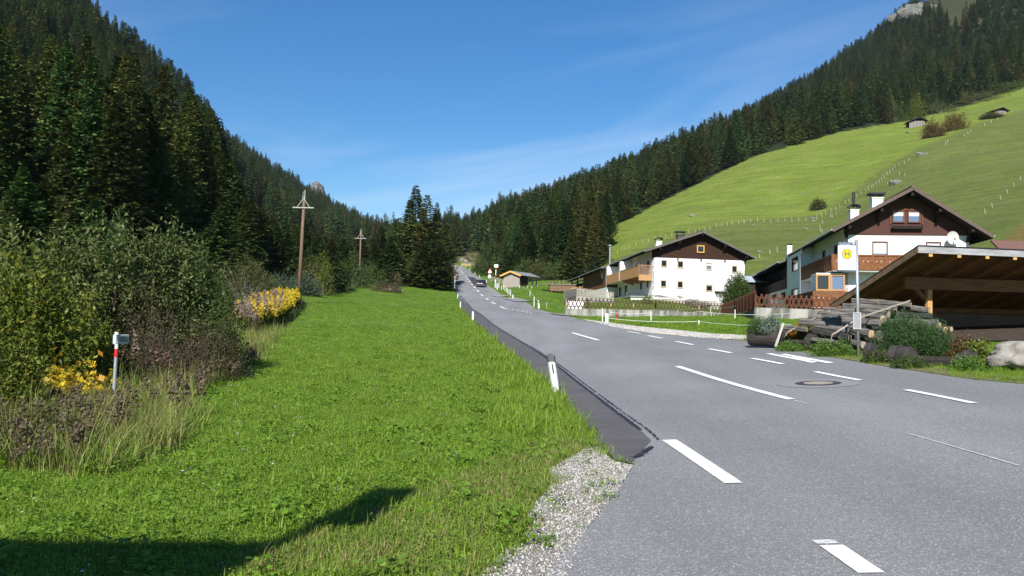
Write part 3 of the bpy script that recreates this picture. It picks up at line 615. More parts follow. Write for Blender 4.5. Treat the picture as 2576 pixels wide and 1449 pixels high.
HL = {(1047,462): 'tallest dark spruce standing left of the road bend, its top against the sky', (1100,506): 'broad olive spruce just left of the road where it climbs', (455,300): 'tall broad spruce with a pale bare trunk streak on the left hillside', (60,415): 'young spruce with a long spiky leader behind the left willows',
      (1420,438): 'pale brownish larch rising out of the right forest skyline', (1408,452): 'second brownish larch beside the pale larch on the right skyline', (1505,570): 'dark spruce at the corner where the right forest meets the green hill', (553,288): 'slender spruce whose thin top pokes above the left ridge',
      (1637,480): 'grey dead spruce at the upper edge of the green hill', (2133,250): 'right one of two bare grey trunks above the green hill', (2120,240): 'left one of two bare grey trunks above the green hill', (560,505): 'bushy green spruce in front of the dark left forest beside the willows', (1032,500): 'dark spruce just left of the tallest one by the bend', (1075,488): 'olive spruce immediately right of the tallest one by the bend',
      (700,590): 'bare grey dead spruce on the left slope, left of the wooden pole', (742,600): 'bare grey dead spruce behind the nearest wooden pole', (860,630): 'bare grey dead spruce between the two wooden poles', (385,405): 'dark spruce with drooping boughs left of the tall streaked one', (240,500): 'dark young spruce rising behind the highest willow', (1500,615): 'low dark spruce right beside the barn end of the farmhouse'}
herolab = {}
for (px, ty, Y, kd) in HERO:
    if (px, ty) in HL: herolab[(round(at(px, ty, Y).x, 3), Y)] = HL[(px, ty)]
rest = []; gcount = {}
for k, (x, y, z, h_, kd) in enumerate(trees):
    px, pt, zone, r = place_txt(x, y, z, h_, kd)
    if k not in ind or r > 620:
        if kd >= 0 and k not in ind: kd = -1
        rest.append((x, y, z, h_)); continue
    if kd < 0: kd = rng.choice([0, 0, 2, 2, 1, 3, 4]) if h_ > 9 else 0
    cm, tm, h0 = YS[k % 2] if kd == 7 else SP[kd]
    nm, word = KN.get(kd, ('spruce_tree', 'spruce'))
    hl = herolab.get((round(x, 3), y))
    tone = 'olive green' if kd in (1, 4) else ('grey' if kd == 6 else ('brownish' if kd == 5 else 'dark green'))
    dist = 'near' if r < 110 else ('middle' if r < 250 else 'far')
    place = {'near': 'lower edge', 'middle': 'middle', 'far': 'upper part'}[dist]
    near_ = [w for a_, w in ((150, 'above the yellowish willow at the left edge'), (300, 'above the highest willow'), (430, 'above the brown bush'), (560, 'above the right end of the willow row'), (720, 'above the rounded olive bush'), (820, 'behind the nearest pole'), (950, 'behind the far pole'), (1140, 'left of the road bend'), (1245, 'over the road crest'), (1350, 'behind the grey shed'), (1530, 'behind the barn'), (1750, 'above the left end of the green hill'), (2050, 'above the middle of the green hill'), (2350, 'above the hay hut'), (9999, 'above the reddish trees')) if px < a_][0]
    size = 'tall' if h_ > 18.5 else ('short' if h_ < 13 else 'medium')
    lab = hl or '%s %s %s, %s, %s' % (size, tone, word, {'lower edge': 'low', 'middle': 'mid slope', 'upper part': 'high up'}[place], near_)
    t = thing(nm, lab, 'tree', (x, y, z), rng.uniform(0, 6.28), 'conifers of the %s forest' % zone)
    s_ = h_ / h0; wd = s_ ** .6 if kd != 7 else s_; wd *= rng.uniform(.82, 1.3)
    if r < 260 and kd != 7: wd = max(wd, .8)
    if 960 < px < 1140 and r < 200: wd *= 1.2
    for nmm, dat in (('crown', cm), ('trunk', tm)):
        c = bpy.data.objects.new(nmm, dat); sc.collection.objects.link(c); c.parent = t; c.scale = (wd, wd, s_ if nmm == 'crown' or kd != 7 else h_ / 22)
        if nmm == 'trunk': c.scale = (.4, .4, h_ / 22) if kd == 7 else ((wd, wd, s_) if kd == 6 else (wd * .8, wd * .8, s_ * .93))
ra = np.array(rest); ni = len(ra)
s_ = ra[:, 3] / 18; wd = np.clip(s_, .55, 2) ** .7 * nrg.uniform(.8, 1.4, ni)
scatter('forest', ra[:, :3], np.column_stack([np.zeros(ni), np.zeros(ni), nrg.uniform(0, 6.28, ni)]), np.column_stack([wd, wd, s_]), src_col, nrg.choice(5, ni, p=[.26, .23, .22, .22, .07]), 'dense spruce forest covering both valley slopes behind the nearer trees', 'forest')
print('trees', len(trees), 'rest', ni)
# ------------------------------------------------------------------ broadleaf bushes
def bushgeo(seed, rx, ry, rz, nclus, per, leaf, elong=.42, base=.0, up=.4, lump=.28, fill=.35):
    """leaf clusters at twig ends spread through a lumpy dome"""
    g = np.random.default_rng(seed); th = g.uniform(0, 6.283, nclus); cz_ = g.uniform(-.15, 1, nclus); rr = np.sqrt(np.clip(1 - cz_ ** 2, 0, 1)); k = g.uniform(fill, 1, nclus) ** .45
    lm = 1 + lump * (np.sin(3 * th + 5 * cz_ + seed) * .6 + np.sin(7 * th - 9 * cz_ + 2 * seed) * .4)
    k = k * lm; c = np.stack([rx * rr * np.cos(th) * k, ry * rr * np.sin(th) * k, base + rz * np.clip(cz_ * k, -.1, 2)], 1); c[:, 2] = np.maximum(c[:, 2], .05)
    out = nrmz(c - np.array([0, 0, base + rz * .1])); tw = nrmz(out + np.array([0, 0, up]) + g.normal(0, .45, (nclus, 3)))
    tl = leaf * g.uniform(2.2, 5.0, nclus); s = g.uniform(-.6, 1, (nclus, per)); p = c[:, None] + tw[:, None] * (tl[:, None] * s)[..., None] + g.normal(0, leaf * .55, (nclus, per, 3))
    d = tw[:, None] * g.uniform(.1, .9, (nclus, per))[..., None] + g.normal(0, .75, (nclus, per, 3)); d = nrmz(d.reshape(-1, 3)); p = p.reshape(-1, 3)
    l = leaf * g.uniform(.6, 1.4, len(p)); n_ = nrmz(np.cross(d, nrmz(g.normal(0, .7, (len(p), 3)) + np.array([0, 0, 1.0])))); V, Q = quads(p, d, n_, l, l * elong * g.uniform(.7, 1.3, len(p)))
    return V, Q, c, tw
def stems(seed, c, n_, r, base=.0, wig=.12, spread=.25):
    g = random.Random(seed); m_ = MB(); idx = g.sample(range(len(c)), min(n_, len(c)))
    for i in idx:
        q_ = Vector(c[i]); b0 = Vector((q_.x * spread + g.uniform(-.1, .1), q_.y * spread + g.uniform(-.1, .1), -.25)); pts = []
        for t in (0, .3, .6, .85, 1.0):
            p = b0.lerp(q_, t); p.z = b0.z + (q_.z - b0.z) * t ** .8; p += Vector((g.uniform(-1, 1), g.uniform(-1, 1), g.uniform(-.6, .6))) * wig * (0 if t in (0,) else q_.length * .35); pts.append(p)
        m_.tube(pts, [r * (1 - .8 * t) for t in (0, .3, .6, .85, 1.0)], 5)
    return m_
LEAFM = {
 'willow': leafmat('willow_leaf', [(.044, .068, .014), (.078, .108, .024), (.120, .150, .040), (.18, .20, .08)], trans=.3),
 'yellowgreen': leafmat('yellowgreen_leaf', [(.042, .070, .009), (.080, .118, .014), (.130, .165, .022), (.26, .25, .03)], trans=.35),
 'green': leafmat('green_leaf', [(.036, .064, .013), (.062, .098, .020), (.094, .132, .030)], trans=.3),
 'olive': leafmat('olive_leaf', [(.052, .066, .018), (.085, .094, .026), (.125, .118, .036)], trans=.25),
 'blue': leafmat('greyblue_leaf', [(.040, .065, .040), (.065, .095, .055), (.095, .13, .075)], trans=.25),
 'brown': leafmat('brown_leaf', [(.060, .045, .025), (.090, .060, .035), (.060, .065, .022), (.13, .09, .055)], trans=.15),
 'yellow': leafmat('yellow_leaf', [(.55, .40, .03), (.70, .50, .03), (.40, .36, .04), (.60, .28, .03)], trans=.4),
 'red': leafmat('autumn_leaf', [(.10, .055, .020), (.14, .060, .025), (.09, .085, .022), (.17, .085, .03)], trans=.3),
 'orange': leafmat('orange_leaf', [(.35, .12, .02), (.45, .18, .02), (.22, .15, .03)], trans=.35),
 'pine': leafmat('pine_leaf', [(.025, .060, .018), (.045, .095, .025), (.065, .12, .035)], trans=.15),
 'paleblue': leafmat('dwarf_spruce_leaf', [(.11, .16, .12), (.16, .22, .16), (.21, .27, .19)], trans=.15),
 'bright': leafmat('weed_leaf', [(.07, .15, .02), (.11, .21, .03), (.15, .25, .04)], trans=.4),
}
twig = mat('twig', (.15, .12, .10), .9, .1, noise=.4, nscale=9); greytwig = mat('grey_twig', (.30, .27, .24), .9, .1)
def bush(name, label, cat, px, Y, top, wpx, kind='green', leaf=.07, nclus=700, per=10, depth=.8, elong=.42, st=26, sm=None, base_py=None, up=.4, lump=.28, group=None, fill=.35, str_=.022, seed=None):
    x = at(px, top, Y).x; z = float(H(x, Y)); hh = at(px, top, Y).z - z; R = wpx / 2 * Y / F; seed = seed or rng.randint(1, 9999)
    V, Q, c, tw = bushgeo(seed, R, R * depth, hh * .92, int(nclus * 1.25), int(per * 1.5), leaf, elong, 0, up, lump, fill)
    t = thing(name, label, cat, (x, Y, z), 0, group)
    npmesh('foliage', V, Q, LEAFM[kind], t); stems(seed, c, st, str_ * max(.6, R / 1.5)).build('stem', sm or twig, t); return t
bush('willow_bush', 'big willow bush with yellowish green leaves at the left edge of the photo', 'bush', 60, 16.5, 655, 330, 'yellowgreen', .115, 900, 12)
bush('willow_bush', 'tall grey-green willow behind the yellowish one, left edge', 'bush', 60, 20, 588, 300, 'willow', .115, 800, 12)
bush('willow_bush', 'grey-green willow with the highest crown, left of the middle of the thicket', 'bush', 225, 21, 560, 240, 'willow', .115, 900, 12)
bush('willow_bush', 'grey-green willow below the dark gap of the forest', 'bush', 335, 22, 578, 200, 'willow', .115, 800, 12)
bush('willow_bush', 'grey-green willow at the right end of the willow row', 'bush', 440, 23, 566, 190, 'willow', .115, 800, 12)
bush('willow_bush', 'green willow sloping down at the right flank of the thicket', 'bush', 500, 25, 650, 190, 'green', .115, 800, 12)
bush('leafy_bush', 'dark green leafy bush below the yellowish willow, left of the hydrant sign', 'bush', 170, 19.2, 740, 270, 'yellowgreen', .075, 900, 12)
bush('leafy_bush', 'dense green bush low at the left edge beside the yellow leaves', 'bush', -10, 13, 850, 230, 'yellowgreen', .07, 700, 12)
bush('dry_bush', 'reddish brown twiggy bush in the middle of the thicket', 'bush', 355, 21, 690, 230, 'brown', .055, 800, 9, elong=.3, st=120, str_=.012, fill=.1)
bush('dry_bush', 'brown twiggy bush with bare branches behind the hydrant sign', 'bush', 425, 20.3, 785, 270, 'brown', .05, 800, 8, elong=.3, st=140, str_=.012, fill=.1)
bush('dry_bush', 'low brown bush at the right foot of the thicket by the meadow', 'bush', 545, 22.5, 800, 150, 'brown', .05, 500, 9, elong=.3, st=70, str_=.012)
bush('leafy_bush', 'green leafy bush between the brown bush and the meadow flowers', 'bush', 560, 23, 780, 110, 'green', .06, 500, 11)
bush('leafy_bush', 'dark bush behind the brown thicket, under the willow at its right', 'bush', 480, 27, 700, 200, 'green', .07, 700, 11)
bush('round_bush', 'rounded olive bush with bare grey branch tips left of the nearest pole', 'bush', 620, 64, 648, 165, 'olive', .11, 900, 11, sm=greytwig, st=60)
bush('round_bush', 'grey-blue bush beside the nearest wooden pole', 'bush', 705, 70, 690, 110, 'blue', .12, 600, 10)
bush('leafy_bush', 'dark bush at the shaded foot of the olive bush', 'bush', 575, 58, 735, 120, 'green', .09, 500, 10)
bush('young_willow', 'leafy shrub behind the flowers, just left of the pole foot', 'bush', 655, 70, 712, 120, 'green', .12, 500, 10)
# bushes along the far edge of the left meadow
for px, Y, top, wp, kd, lab in [(795,100,655,90,'olive','olive bush just right of the nearest pole'), (845,112,690,90,'green','low green bush at the far meadow edge between the poles'), (880,125,640,120,'green','large round green bush hiding the foot of the far pole'),
    (930,135,665,90,'green','green bush right of the far pole'), (975,142,690,70,'brown','brown dry bush in front of the boards at the meadow edge'), (1020,150,655,90,'green','green bush with pale stems behind the boards'), (1060,150,650,90,'olive','olive bush between the boards and the tall spruces'), (1098,152,665,80,'green','green bush at the meadow corner near the road'), (760,88,700,70,'blue','low grey-green bush behind the nearest pole')]:
    bush('meadow_bush', lab, 'bush', px, Y, top, wp, kd, .2, 420, 9, sm=greytwig, st=18, str_=.02)
bush('young_birch', 'thin pale-stemmed birch beside the nearest pole', 'tree', 815, 95, 620, 45, 'yellowgreen', .16, 160, 8, sm=palebark, st=10, depth=1, fill=.1)
# around the signs and the shed
for px, Y, top, wp, kd, lab in [(1235,214,600,60,'green','dark green tree behind the warning signs'), (1262,205,640,60,'green','leafy bush between the sign pole and the shed'), (1325,190,650,60,'green','leafy bush behind the shed roof'), (1362,188,655,60,'olive','leafy bush at the forest foot right of the shed'), (1412,184,660,70,'green','leafy bush at the forest foot left of the barn'), (1210,225,655,36,'green','small bush beside the wooden rails at the roadside')]:
    bush('forest_bush', lab, 'bush', px, Y, top, wp, kd, .28, 380, 9, st=10, str_=.03)
# hillside bushes
for px, Y, top, wp, kd, lab in [(2402,295,282,62,'red','large round autumn tree turning reddish on the hill fence'), (2350,285,305,56,'red','smaller autumn bush leaning left of the large reddish one'), (2250,372,246,66,'green','broad dark green tree at the upper edge of the green hill'), (2306,374,236,42,'yellowgreen','yellow-green tree beside the hut on the green hill'), (2495,312,290,50,'olive','dark low bush below the small roof on the hill'), (2470,395,230,120,'olive','brownish scrub along the forest edge above the hut'), (2360,388,258,110,'olive','low scrub along the forest edge right of the yellow-green tree'), (2560,400,205,90,'green','green scrub at the forest edge by the right border'), (2058,float(hit(2058,527).y),513,18,'olive','single small round bush on the hill above the fence corner')]:
    bush('hillside_bush', lab, 'bush', px, Y, top, wp, kd, .38, 420, 9, st=8, str_=.03, fill=.2)
bush('garden_bush', 'tall dark green bush at the right corner of the smaller white house', 'bush', 1857, 93, 697, 68, 'green', .20, 1500, 12, depth=1)
bush('garden_bush', 'small light green sapling in front of the terrace of the smaller white house', 'bush', 1628, 95, 742, 24, 'bright', .10, 160, 8)
bush('garden_bush', 'low green shrub behind the end of the long concrete wall', 'bush', 1845, 76, 772, 55, 'green', .10, 300, 9)
# ------------------------------------------------------------------ grass
tuft_col = bpy.data.collections.new('grass_source')
GR = leafmat('grass_blade', [(.13, .23, .018), (.185, .30, .022), (.235, .36, .032), (.32, .40, .08)], trans=.45, rough=.55)
GR2 = leafmat('clover_leaf', [(.11, .21, .018), (.15, .28, .024), (.21, .33, .035)], trans=.4, rough=.6)
GRD = leafmat('dry_blade', [(.30, .26, .10), (.38, .31, .14), (.20, .22, .05), (.14, .20, .03)], trans=.35)
GRM = leafmat('mixed_blade', [(.14, .22, .03), (.20, .26, .05), (.26, .27, .08), (.11, .20, .02)], trans=.4)
def tuft(nm, seed, n_, rad_, h_, w_, m_, bend=.5, seg=3):
    h_ = h_ * (.72 if h_ < .3 else 1)
    g = np.random.default_rng(seed); V = []; Q = []
    for i in range(n_):
        a = g.uniform(0, 6.28); r = rad_ * math.sqrt(g.random()); b0 = np.array([r * math.cos(a), r * math.sin(a), -.01]); la = g.uniform(0, 6.28); out = np.array([math.cos(la), math.sin(la), 0]); hh = h_ * g.uniform(.5, 1.15); bd = bend * g.uniform(.3, 1.3); ww = w_ * g.uniform(.7, 1.3); sd = np.array([-out[1], out[0], 0]) * ww / 2
        o_ = len(V)
        for s in range(seg + 1):
            t = s / seg; c = b0 + np.array([0, 0, hh * (t - .35 * bd * t * t)]) + out * hh * bd * t * t * .7; k = 1 - .92 * t ** 1.5; V += [c - sd * k, c + sd * k]
        for s in range(seg): Q.append((o_ + 2 * s, o_ + 2 * s + 1, o_ + 2 * s + 3, o_ + 2 * s + 2))
    o = npmesh(nm, np.array(V), np.array(Q), m_, link=False); tuft_col.objects.link(o)
def clover(nm, seed, n_, rad_, h_, s_, m_):
    g = np.random.default_rng(seed); p = np.stack([g.normal(0, rad_ * .5, n_), g.normal(0, rad_ * .5, n_), h_ * g.uniform(.3, 1, n_)], 1); a = g.uniform(0, 6.28, n_); d = nrmz(np.stack([np.cos(a), np.sin(a), g.uniform(-.2, .5, n_)], 1)); nn = nrmz(np.cross(d, np.array([0, 0, 1.0]) + g.normal(0, .3, (n_, 3)))); l = s_ * g.uniform(.6, 1.4, n_)
    V, Q = quads(p, d, nn, l, l * .8); o = npmesh(nm, V, Q, m_, link=False); tuft_col.objects.link(o)
tuft('a0_tuft', 1, 26, .10, .12, .009, GR); tuft('a1_tuft', 2, 26, .12, .09, .010, GR, .8); clover('a2_clover', 3, 60, .20, .055, .019, GR2)
tuft('a3_tuft', 4, 34, .22, .17, .012, GR, .7); tuft('a4_dry', 5, 24, .14, .16, .007, GRD, .8); tuft('a5_mixed', 6, 26, .14, .12, .008, GRM, .8)
tuft('a6_talldry', 7, 26, .22, .75, .010, GRD, .7, 4); tuft('a7_tallmixed', 8, 28, .25, .55, .014, GRM, .9, 4); clover('a8_weed', 9, 26, .18, .16, .055, GR2)
tuft('a9_longgreen', 10, 34, .16, .34, .012, GR, .9, 4)
tuft('b0_stalk', 21, 5, .05, .24, .006, GRD, .5); clover('b1_flower', 22, 5, .05, .16, .022, leafmat('petals', [(.75, .72, .68), (.80, .78, .74), (.55, .30, .42)], trans=.3))
LEAFM['bright2'] = leafmat('weed2', [(.12, .20, .03), (.22, .26, .04), (.42, .36, .05)], trans=.4)
def field(cands): return np.array(cands)
gp = []; gr_ = []; gs = []; gi_ = []
bands = [(4.6, 8, 300), (8, 13, 190), (13, 20, 110), (20, 32, 50), (32, 50, 22), (50, 80, 9), (80, 170, 3.0)]
for r0, r1, dens in bands:
    n_ = int((r1 * r1 - r0 * r0) / 2 * 1.30 * dens); r = np.sqrt(nrg.uniform(r0 * r0, r1 * r1, n_)); a = nrg.uniform(-.65, .65, n_); x = r * np.sin(a); y = r * np.cos(a); z = H(x, y); px, py = proj(x, y, z)
    m_ = ~inpoly(x, y, ROADP) & ~is_forest(px, py, r) & (py > 715)
    ing = inpoly(x, y, GRAV); m_ &= ~(ing & (nrg.random(n_) > .10 + .25 * (np.sin(x * 4.1 + 1) * np.sin(y * 2.3) > .55)))
    m_ &= ~((px > 1500) & (py < 745) & (r > 80)) & ~inpoly(x, y, g2) & ~((x > 12.2) & (y > 25.5) & (y < 38)) & ~((x > 8.6) & (x < 13.4) & (y > 23.2) & (y < 27))
    x, y, z, px, py, r, ing = x[m_], y[m_], z[m_], px[m_], py[m_], r[m_], ing[m_]; n_ = len(x); u = nrg.random(n_)
    idx = np.where(u < .34, 0, np.where(u < .62, 1, np.where(u < .955, 2, np.where(u < .985, 3, 8))))
    sc_ = nrg.uniform(.7, 1.3, n_); u2 = nrg.random(n_); idx = np.where(u2 < .012, 10, np.where(u2 > .9965, 11, idx))
    noise = np.sin(x * 1.3 + 2 * np.sin(y * .9)) + np.sin(y * 1.7 + 2 * np.sin(x * .7))
    drypoly = inpoly(px, py, DRYP); drb = inpoly(px, py, DRYB) | ((px > 1050) & (px < 1620) & (py > 1000) & (px > 1620 - (py - 1000) * .9 - 150) & (px < 1560))
    idx = np.where(drb & (nrg.random(n_) < .55 + .2 * noise / 2), nrg.choice([4, 5, 5], n_), idx)
    idx = np.where(drypoly, nrg.choice([6, 7, 5, 8, 4, 9], n_, p=[.09, .16, .30, .12, .22, .11]), idx)
    keep = (~drypoly | (nrg.random(n_) < .5)) & ~(drypoly & (px > 262) & (px < 306) & (y < 14.6) & (y > 10.5) & np.isin(idx, [6, 7, 8, 9]))
    # lush strip beside the road
    dl = px - np.interp(py, [815, 890, 985, 1110], [1195, 1285, 1395, 1490]); lush = (py > 760) & (py < 1110) & (dl < 0) & (dl > -np.interp(py, [760, 1110], [25, 240]))
    idx = np.where(lush & (nrg.random(n_) < .07), 9, idx)
    rightv = (px > 1870) & (y < 27); idx = np.where(rightv, nrg.choice([9, 5, 8, 3, 4], n_, p=[.2, .3, .15, .25, .1]), idx)
    idx = np.where(ing, nrg.choice([8, 4, 5], n_), idx)
    sc_ = sc_ * np.clip(.75 + r / 55, .8, 2.6) * np.where(ing, .5, 1) * np.where(rightv, .42, 1); k = keep
    gp.append(np.column_stack([x, y, z])[k]); gs.append(np.column_stack([sc_, sc_, sc_ * np.clip(1.1 - r / 140, .45, 1)])[k]); gi_.append(idx[k]); gr_.append(np.column_stack([nrg.normal(0, .15, n_), nrg.normal(0, .15, n_), nrg.uniform(0, 6.28, n_)])[k])
gp = np.concatenate(gp); gs = np.concatenate(gs); gi_ = np.concatenate(gi_); gr_ = np.concatenate(gr_); print('grass', len(gp))
scatter('grass', gp, gr_, gs, tuft_col, gi_, 'green meadow grass with clover and dry stalks covering the ground', 'grass')
# ------------------------------------------------------------------ flowers and weeds along the thicket
fl_col = bpy.data.collections.new('flower_source')
def plume(nm, seed, h_, m_top, m_stem, wide=.10, n_=70, leafy=14):
    g = np.random.default_rng(seed); z = h_ * (1 - .38 * g.random(n_) ** 1.0); rr = wide * (1.15 - (z - h_ * .62) / (h_ * .38)) ; a = g.uniform(0, 6.28, n_); p = np.stack([rr * np.cos(a) * g.uniform(.2, 1, n_), rr * np.sin(a) * g.uniform(.2, 1, n_), z], 1)
    d = nrmz(g.normal(0, 1, (n_, 3)) + np.array([0, 0, .6])); nn = nrmz(np.cross(d, g.normal(0, 1, (n_, 3)))); l = g.uniform(.045, .085, n_); V, Q = quads(p, d, nn, l, l * .75)
    z2 = h_ * g.uniform(.1, .65, leafy * 2); a = g.uniform(0, 6.28, leafy * 2); d = nrmz(np.stack([np.cos(a), np.sin(a), g.uniform(-.3, .6, leafy * 2)], 1)); nn = nrmz(np.cross(d, np.array([0, 0, 1.0]) + g.normal(0, .3, (leafy * 2, 3)))); l = g.uniform(.10, .18, leafy * 2)
    V2, Q2 = quads(np.stack([np.zeros(len(z2)), np.zeros(len(z2)), z2], 1), d, nn, l, l * .22); tb = MB().tube([(0, 0, 0), (0, 0, h_ * .95)], [.006, .003], 4, caps=False)
    o = npmesh(nm, np.concatenate([V, V2, np.array(tb.v)]), np.concatenate([Q, Q2 + len(V), np.array(tb.f) + len(V) + len(V2)]), [m_top, m_stem], matidx=[0] * len(Q) + [1] * (len(Q2) + len(tb.f)), link=False); fl_col.objects.link(o)
GOLD = leafmat('goldenrod', [(.55, .42, .03), (.68, .50, .04), (.45, .38, .04)], trans=.3); PINK = leafmat('fireweed', [(.26, .20, .16), (.34, .26, .22), (.20, .12, .10), (.40, .34, .30)], trans=.3); REDW = leafmat('red_weed', [(.10, .045, .035), (.13, .065, .045), (.20, .16, .13)], trans=.3); WEEDS = leafmat('weed_stem', [(.09, .10, .03), (.13, .15, .04), (.16, .12, .05)], trans=.3)
plume('b0_gold', 1, 1.0, GOLD, WEEDS, .13, 90); plume('b1_gold', 2, .8, GOLD, WEEDS, .12, 80); plume('b2_pink', 3, 1.25, PINK, WEEDS, .08, 70); plume('b3_red', 4, .9, REDW, WEEDS, .10, 60); plume('b4_brown', 5, .7, leafmat('brown_seed', [(.10, .075, .045), (.16, .125, .08), (.07, .07, .03)], trans=.2), WEEDS, .12, 80)
def plants(name, poly, Y0, Y1, n_, idxs, p_, label, cat, s0=.8, s1=1.2, kind='stuff'):
    pts = []; g = nrg; wpoly = [h.xy for h in hits(poly)]; xs = [q_.x for q_ in wpoly]; ys = [q_.y for q_ in wpoly]
    while len(pts) < n_:
        x = g.uniform(min(xs), max(xs), 500); y = g.uniform(min(ys), max(ys), 500); k = inpoly(x, y, wpoly); pts += list(zip(x[k], y[k]))
    pts = np.array(pts[:n_]); s_ = g.uniform(s0, s1, n_)
    return scatter(name, np.column_stack([pts, H(pts[:, 0], pts[:, 1])]), np.column_stack([g.normal(0, .1, n_), g.normal(0, .1, n_), g.uniform(0, 6.28, n_)]), np.column_stack([s_] * 3), fl_col, g.choice(idxs, n_, p=p_), label, cat, kind)
plants('goldenrod', [(598,832),(640,840),(700,822),(748,778),(745,760),(700,765),(640,790),(600,810)], 0, 0, 1700, [0, 1], [.5, .5], 'yellow goldenrod flowering at the meadow edge left of the pole foot', 'flowers', 1.1, 1.6)
plants('fireweed', [(590,838),(640,848),(700,822),(720,800),(700,785),(640,800),(600,818)], 0, 0, 170, [2, 3], [.85, .15], 'pale pink faded fireweed among the goldenrod', 'flowers', 1.1, 1.5)
plants('fireweed', [(300,1010),(470,1000),(480,960),(300,965)], 0, 0, 12, [3, 2], [.8, .2], 'reddish faded fireweed spikes behind the hydrant sign', 'flowers', .9, 1.3)
plants('weeds', [(-40,1200),(210,1190),(330,1100),(300,1040),(-40,1040)], 0, 0, 260, [4, 4, 1], [.5, .48, .02], 'brownish seeding weeds in front of the left thicket', 'weeds', .35, .75)
plants('weeds', [(300,1110),(480,1090),(520,1010),(640,925),(660,900),(600,915),(430,990),(310,1030)], 0, 0, 70, [4], [1.0], 'brown seed heads among the dry grass by the meadow', 'weeds', .6, 1.0)
bush('raspberry_bush', 'low raspberry bush with bright yellow leaves left of the hydrant sign', 'bush', 190, 15.9, 955, 128, 'yellow', .13, 90, 9, elong=.7, st=24, up=.1, lump=.4)
bush('weed_clump', 'clump of brown and green weeds in the lower left corner of the thicket', 'weeds', 90, 10.2, 1040, 280, 'olive', .045, 900, 9, st=60, str_=.008)
bush('weed_clump', 'green weed clump with a few yellow leaves between the raspberry and the meadow', 'weeds', 215, 12.2, 1065, 120, 'yellowgreen', .05, 260, 8, st=20, str_=.008)
# clearing scrub beyond the road crest
bush('clearing_scrub', 'orange brown scrub on the bank above the road crest', 'bush', 1195, 300, 640, 60, 'olive', .3, 200, 6, st=4)

# loose stones of the gravel at the near corner
st_col = bpy.data.collections.new('stone_source'); stm = mat('gravel_stone', (.36, .345, .32), .9, .2, island=.0, objrand=.45)
for k in range(4):
    g = np.random.default_rng(k); V = np.array([(x, y, z) for x in (-1, 0, 1) for y in (-1, 0, 1) for z in (-1, 0, 1) if (x, y, z) != (0, 0, 0)], float); V = V / np.linalg.norm(V, axis=1, keepdims=True) * g.uniform(.75, 1.15, (26, 1)); V[:, 2] *= .6
    import bmesh
    bm = bmesh.new(); [bm.verts.new(v) for v in V]; bmesh.ops.convex_hull(bm, input=bm.verts); me = bpy.data.meshes.new('stone'); bm.to_mesh(me); bm.free(); me.materials.append(stm); st_col.objects.link(bpy.data.objects.new('s%d' % k, me))
n_ = 80000; xs = nrg.uniform(-.9, 3.0, n_); ys = nrg.uniform(3.6, 11.5, n_); k = inpoly(xs, ys, GRAV) | (inpoly(xs + .1 * np.sin(ys * 9), ys, [(p[0] + .12, p[1] + .05) for p in GRAV]) & (nrg.random(n_) < .04)); xs, ys = xs[k], ys[k]; n_ = len(xs); sz = nrg.uniform(.003, .0085, n_) * (1 + .8 * (nrg.random(n_) < .06))
scatter('gravel', np.column_stack([xs, ys, H(xs, ys) + .012]), nrg.uniform(0, 6, (n_, 3)), np.column_stack([sz] * 3), st_col, nrg.choice(4, n_), 'pale loose gravel on the corner between grass and asphalt', 'gravel')
n_ = 9000; gp2 = np.array(g2); xs = nrg.uniform(gp2[:, 0].min(), gp2[:, 0].max(), n_ * 6); ys = nrg.uniform(gp2[:, 1].min(), gp2[:, 1].max(), n_ * 6); k = inpoly(xs, ys, g2); xs, ys = xs[k], ys[k]; n_ = len(xs); sz = nrg.uniform(.015, .035, n_)
scatter('gravel', np.column_stack([xs, ys, H(xs, ys) + .03]), nrg.uniform(0, 6, (n_, 3)), np.column_stack([sz] * 3), st_col, nrg.choice(4, n_), 'pale gravel strip between the road and the right meadow', 'gravel')
# ------------------------------------------------------------------ building helpers
class Fr:
    """a building's own axes; skew: plan not quite square, side walls turned by that many degrees"""
    def __init__(s, O, rot, skew=0.0):
        s.O = Vector(O); s.r = rad(rot); s.ux = Vector((math.cos(s.r), math.sin(s.r), 0)); s.k = rad(skew)
        o = Vector((-math.sin(s.r), math.cos(s.r), 0)); s.uy = o * math.cos(s.k) + s.ux * math.sin(s.k)
        s.M = Matrix(((s.ux.x, s.uy.x, 0), (s.ux.y, s.uy.y, 0), (0, 0, 1))).inverted()
    def skew(s, root):
        for o in root.children_recursive:
            if o.type == 'MESH' and not o.data.get('sk'):
                o.data['sk'] = 1; o.data.transform(Matrix(((1, math.sin(s.k), 0, 0), (0, math.cos(s.k), 0, 0), (0, 0, 1, 0), (0, 0, 0, 1))))
    def loc(s, px, py, ax, val):
        d = rayd(px, py); c = Vector((0, 0, EYE)) - s.O; l0 = s.M @ c; ld = s.M @ d; k = 'xyz'.index(ax)
        t = (val - l0[k]) / ld[k]; return l0 + ld * t
    def w(s, x, y, z=0): return s.O + s.ux * x + s.uy * y + Vector((0, 0, z))
def mapz(sc_, ox, oy): return lambda x, y: ((x / sc_ + ox) / 1.59, (y / sc_ + oy) / 1.59)
Q1 = mapz(3.22, 2350, 850); Q2 = mapz(2.4987, 2950, 720); Q3 = mapz(5.367, 2400, 950); Q4 = mapz(3.62, 1700, 950); Q5 = mapz(4.83, 3000, 1150); Q6 = mapz(5.6, 2240, 1040); Q7 = mapz(2.4146, 3300, 300); QR = mapz(2.196, 3300, 900); QZ = mapz(6.586, 1780, 1020)
def P3(pl, a, t, z): return (a, t, z) if pl == 'y' else (t, a, z)
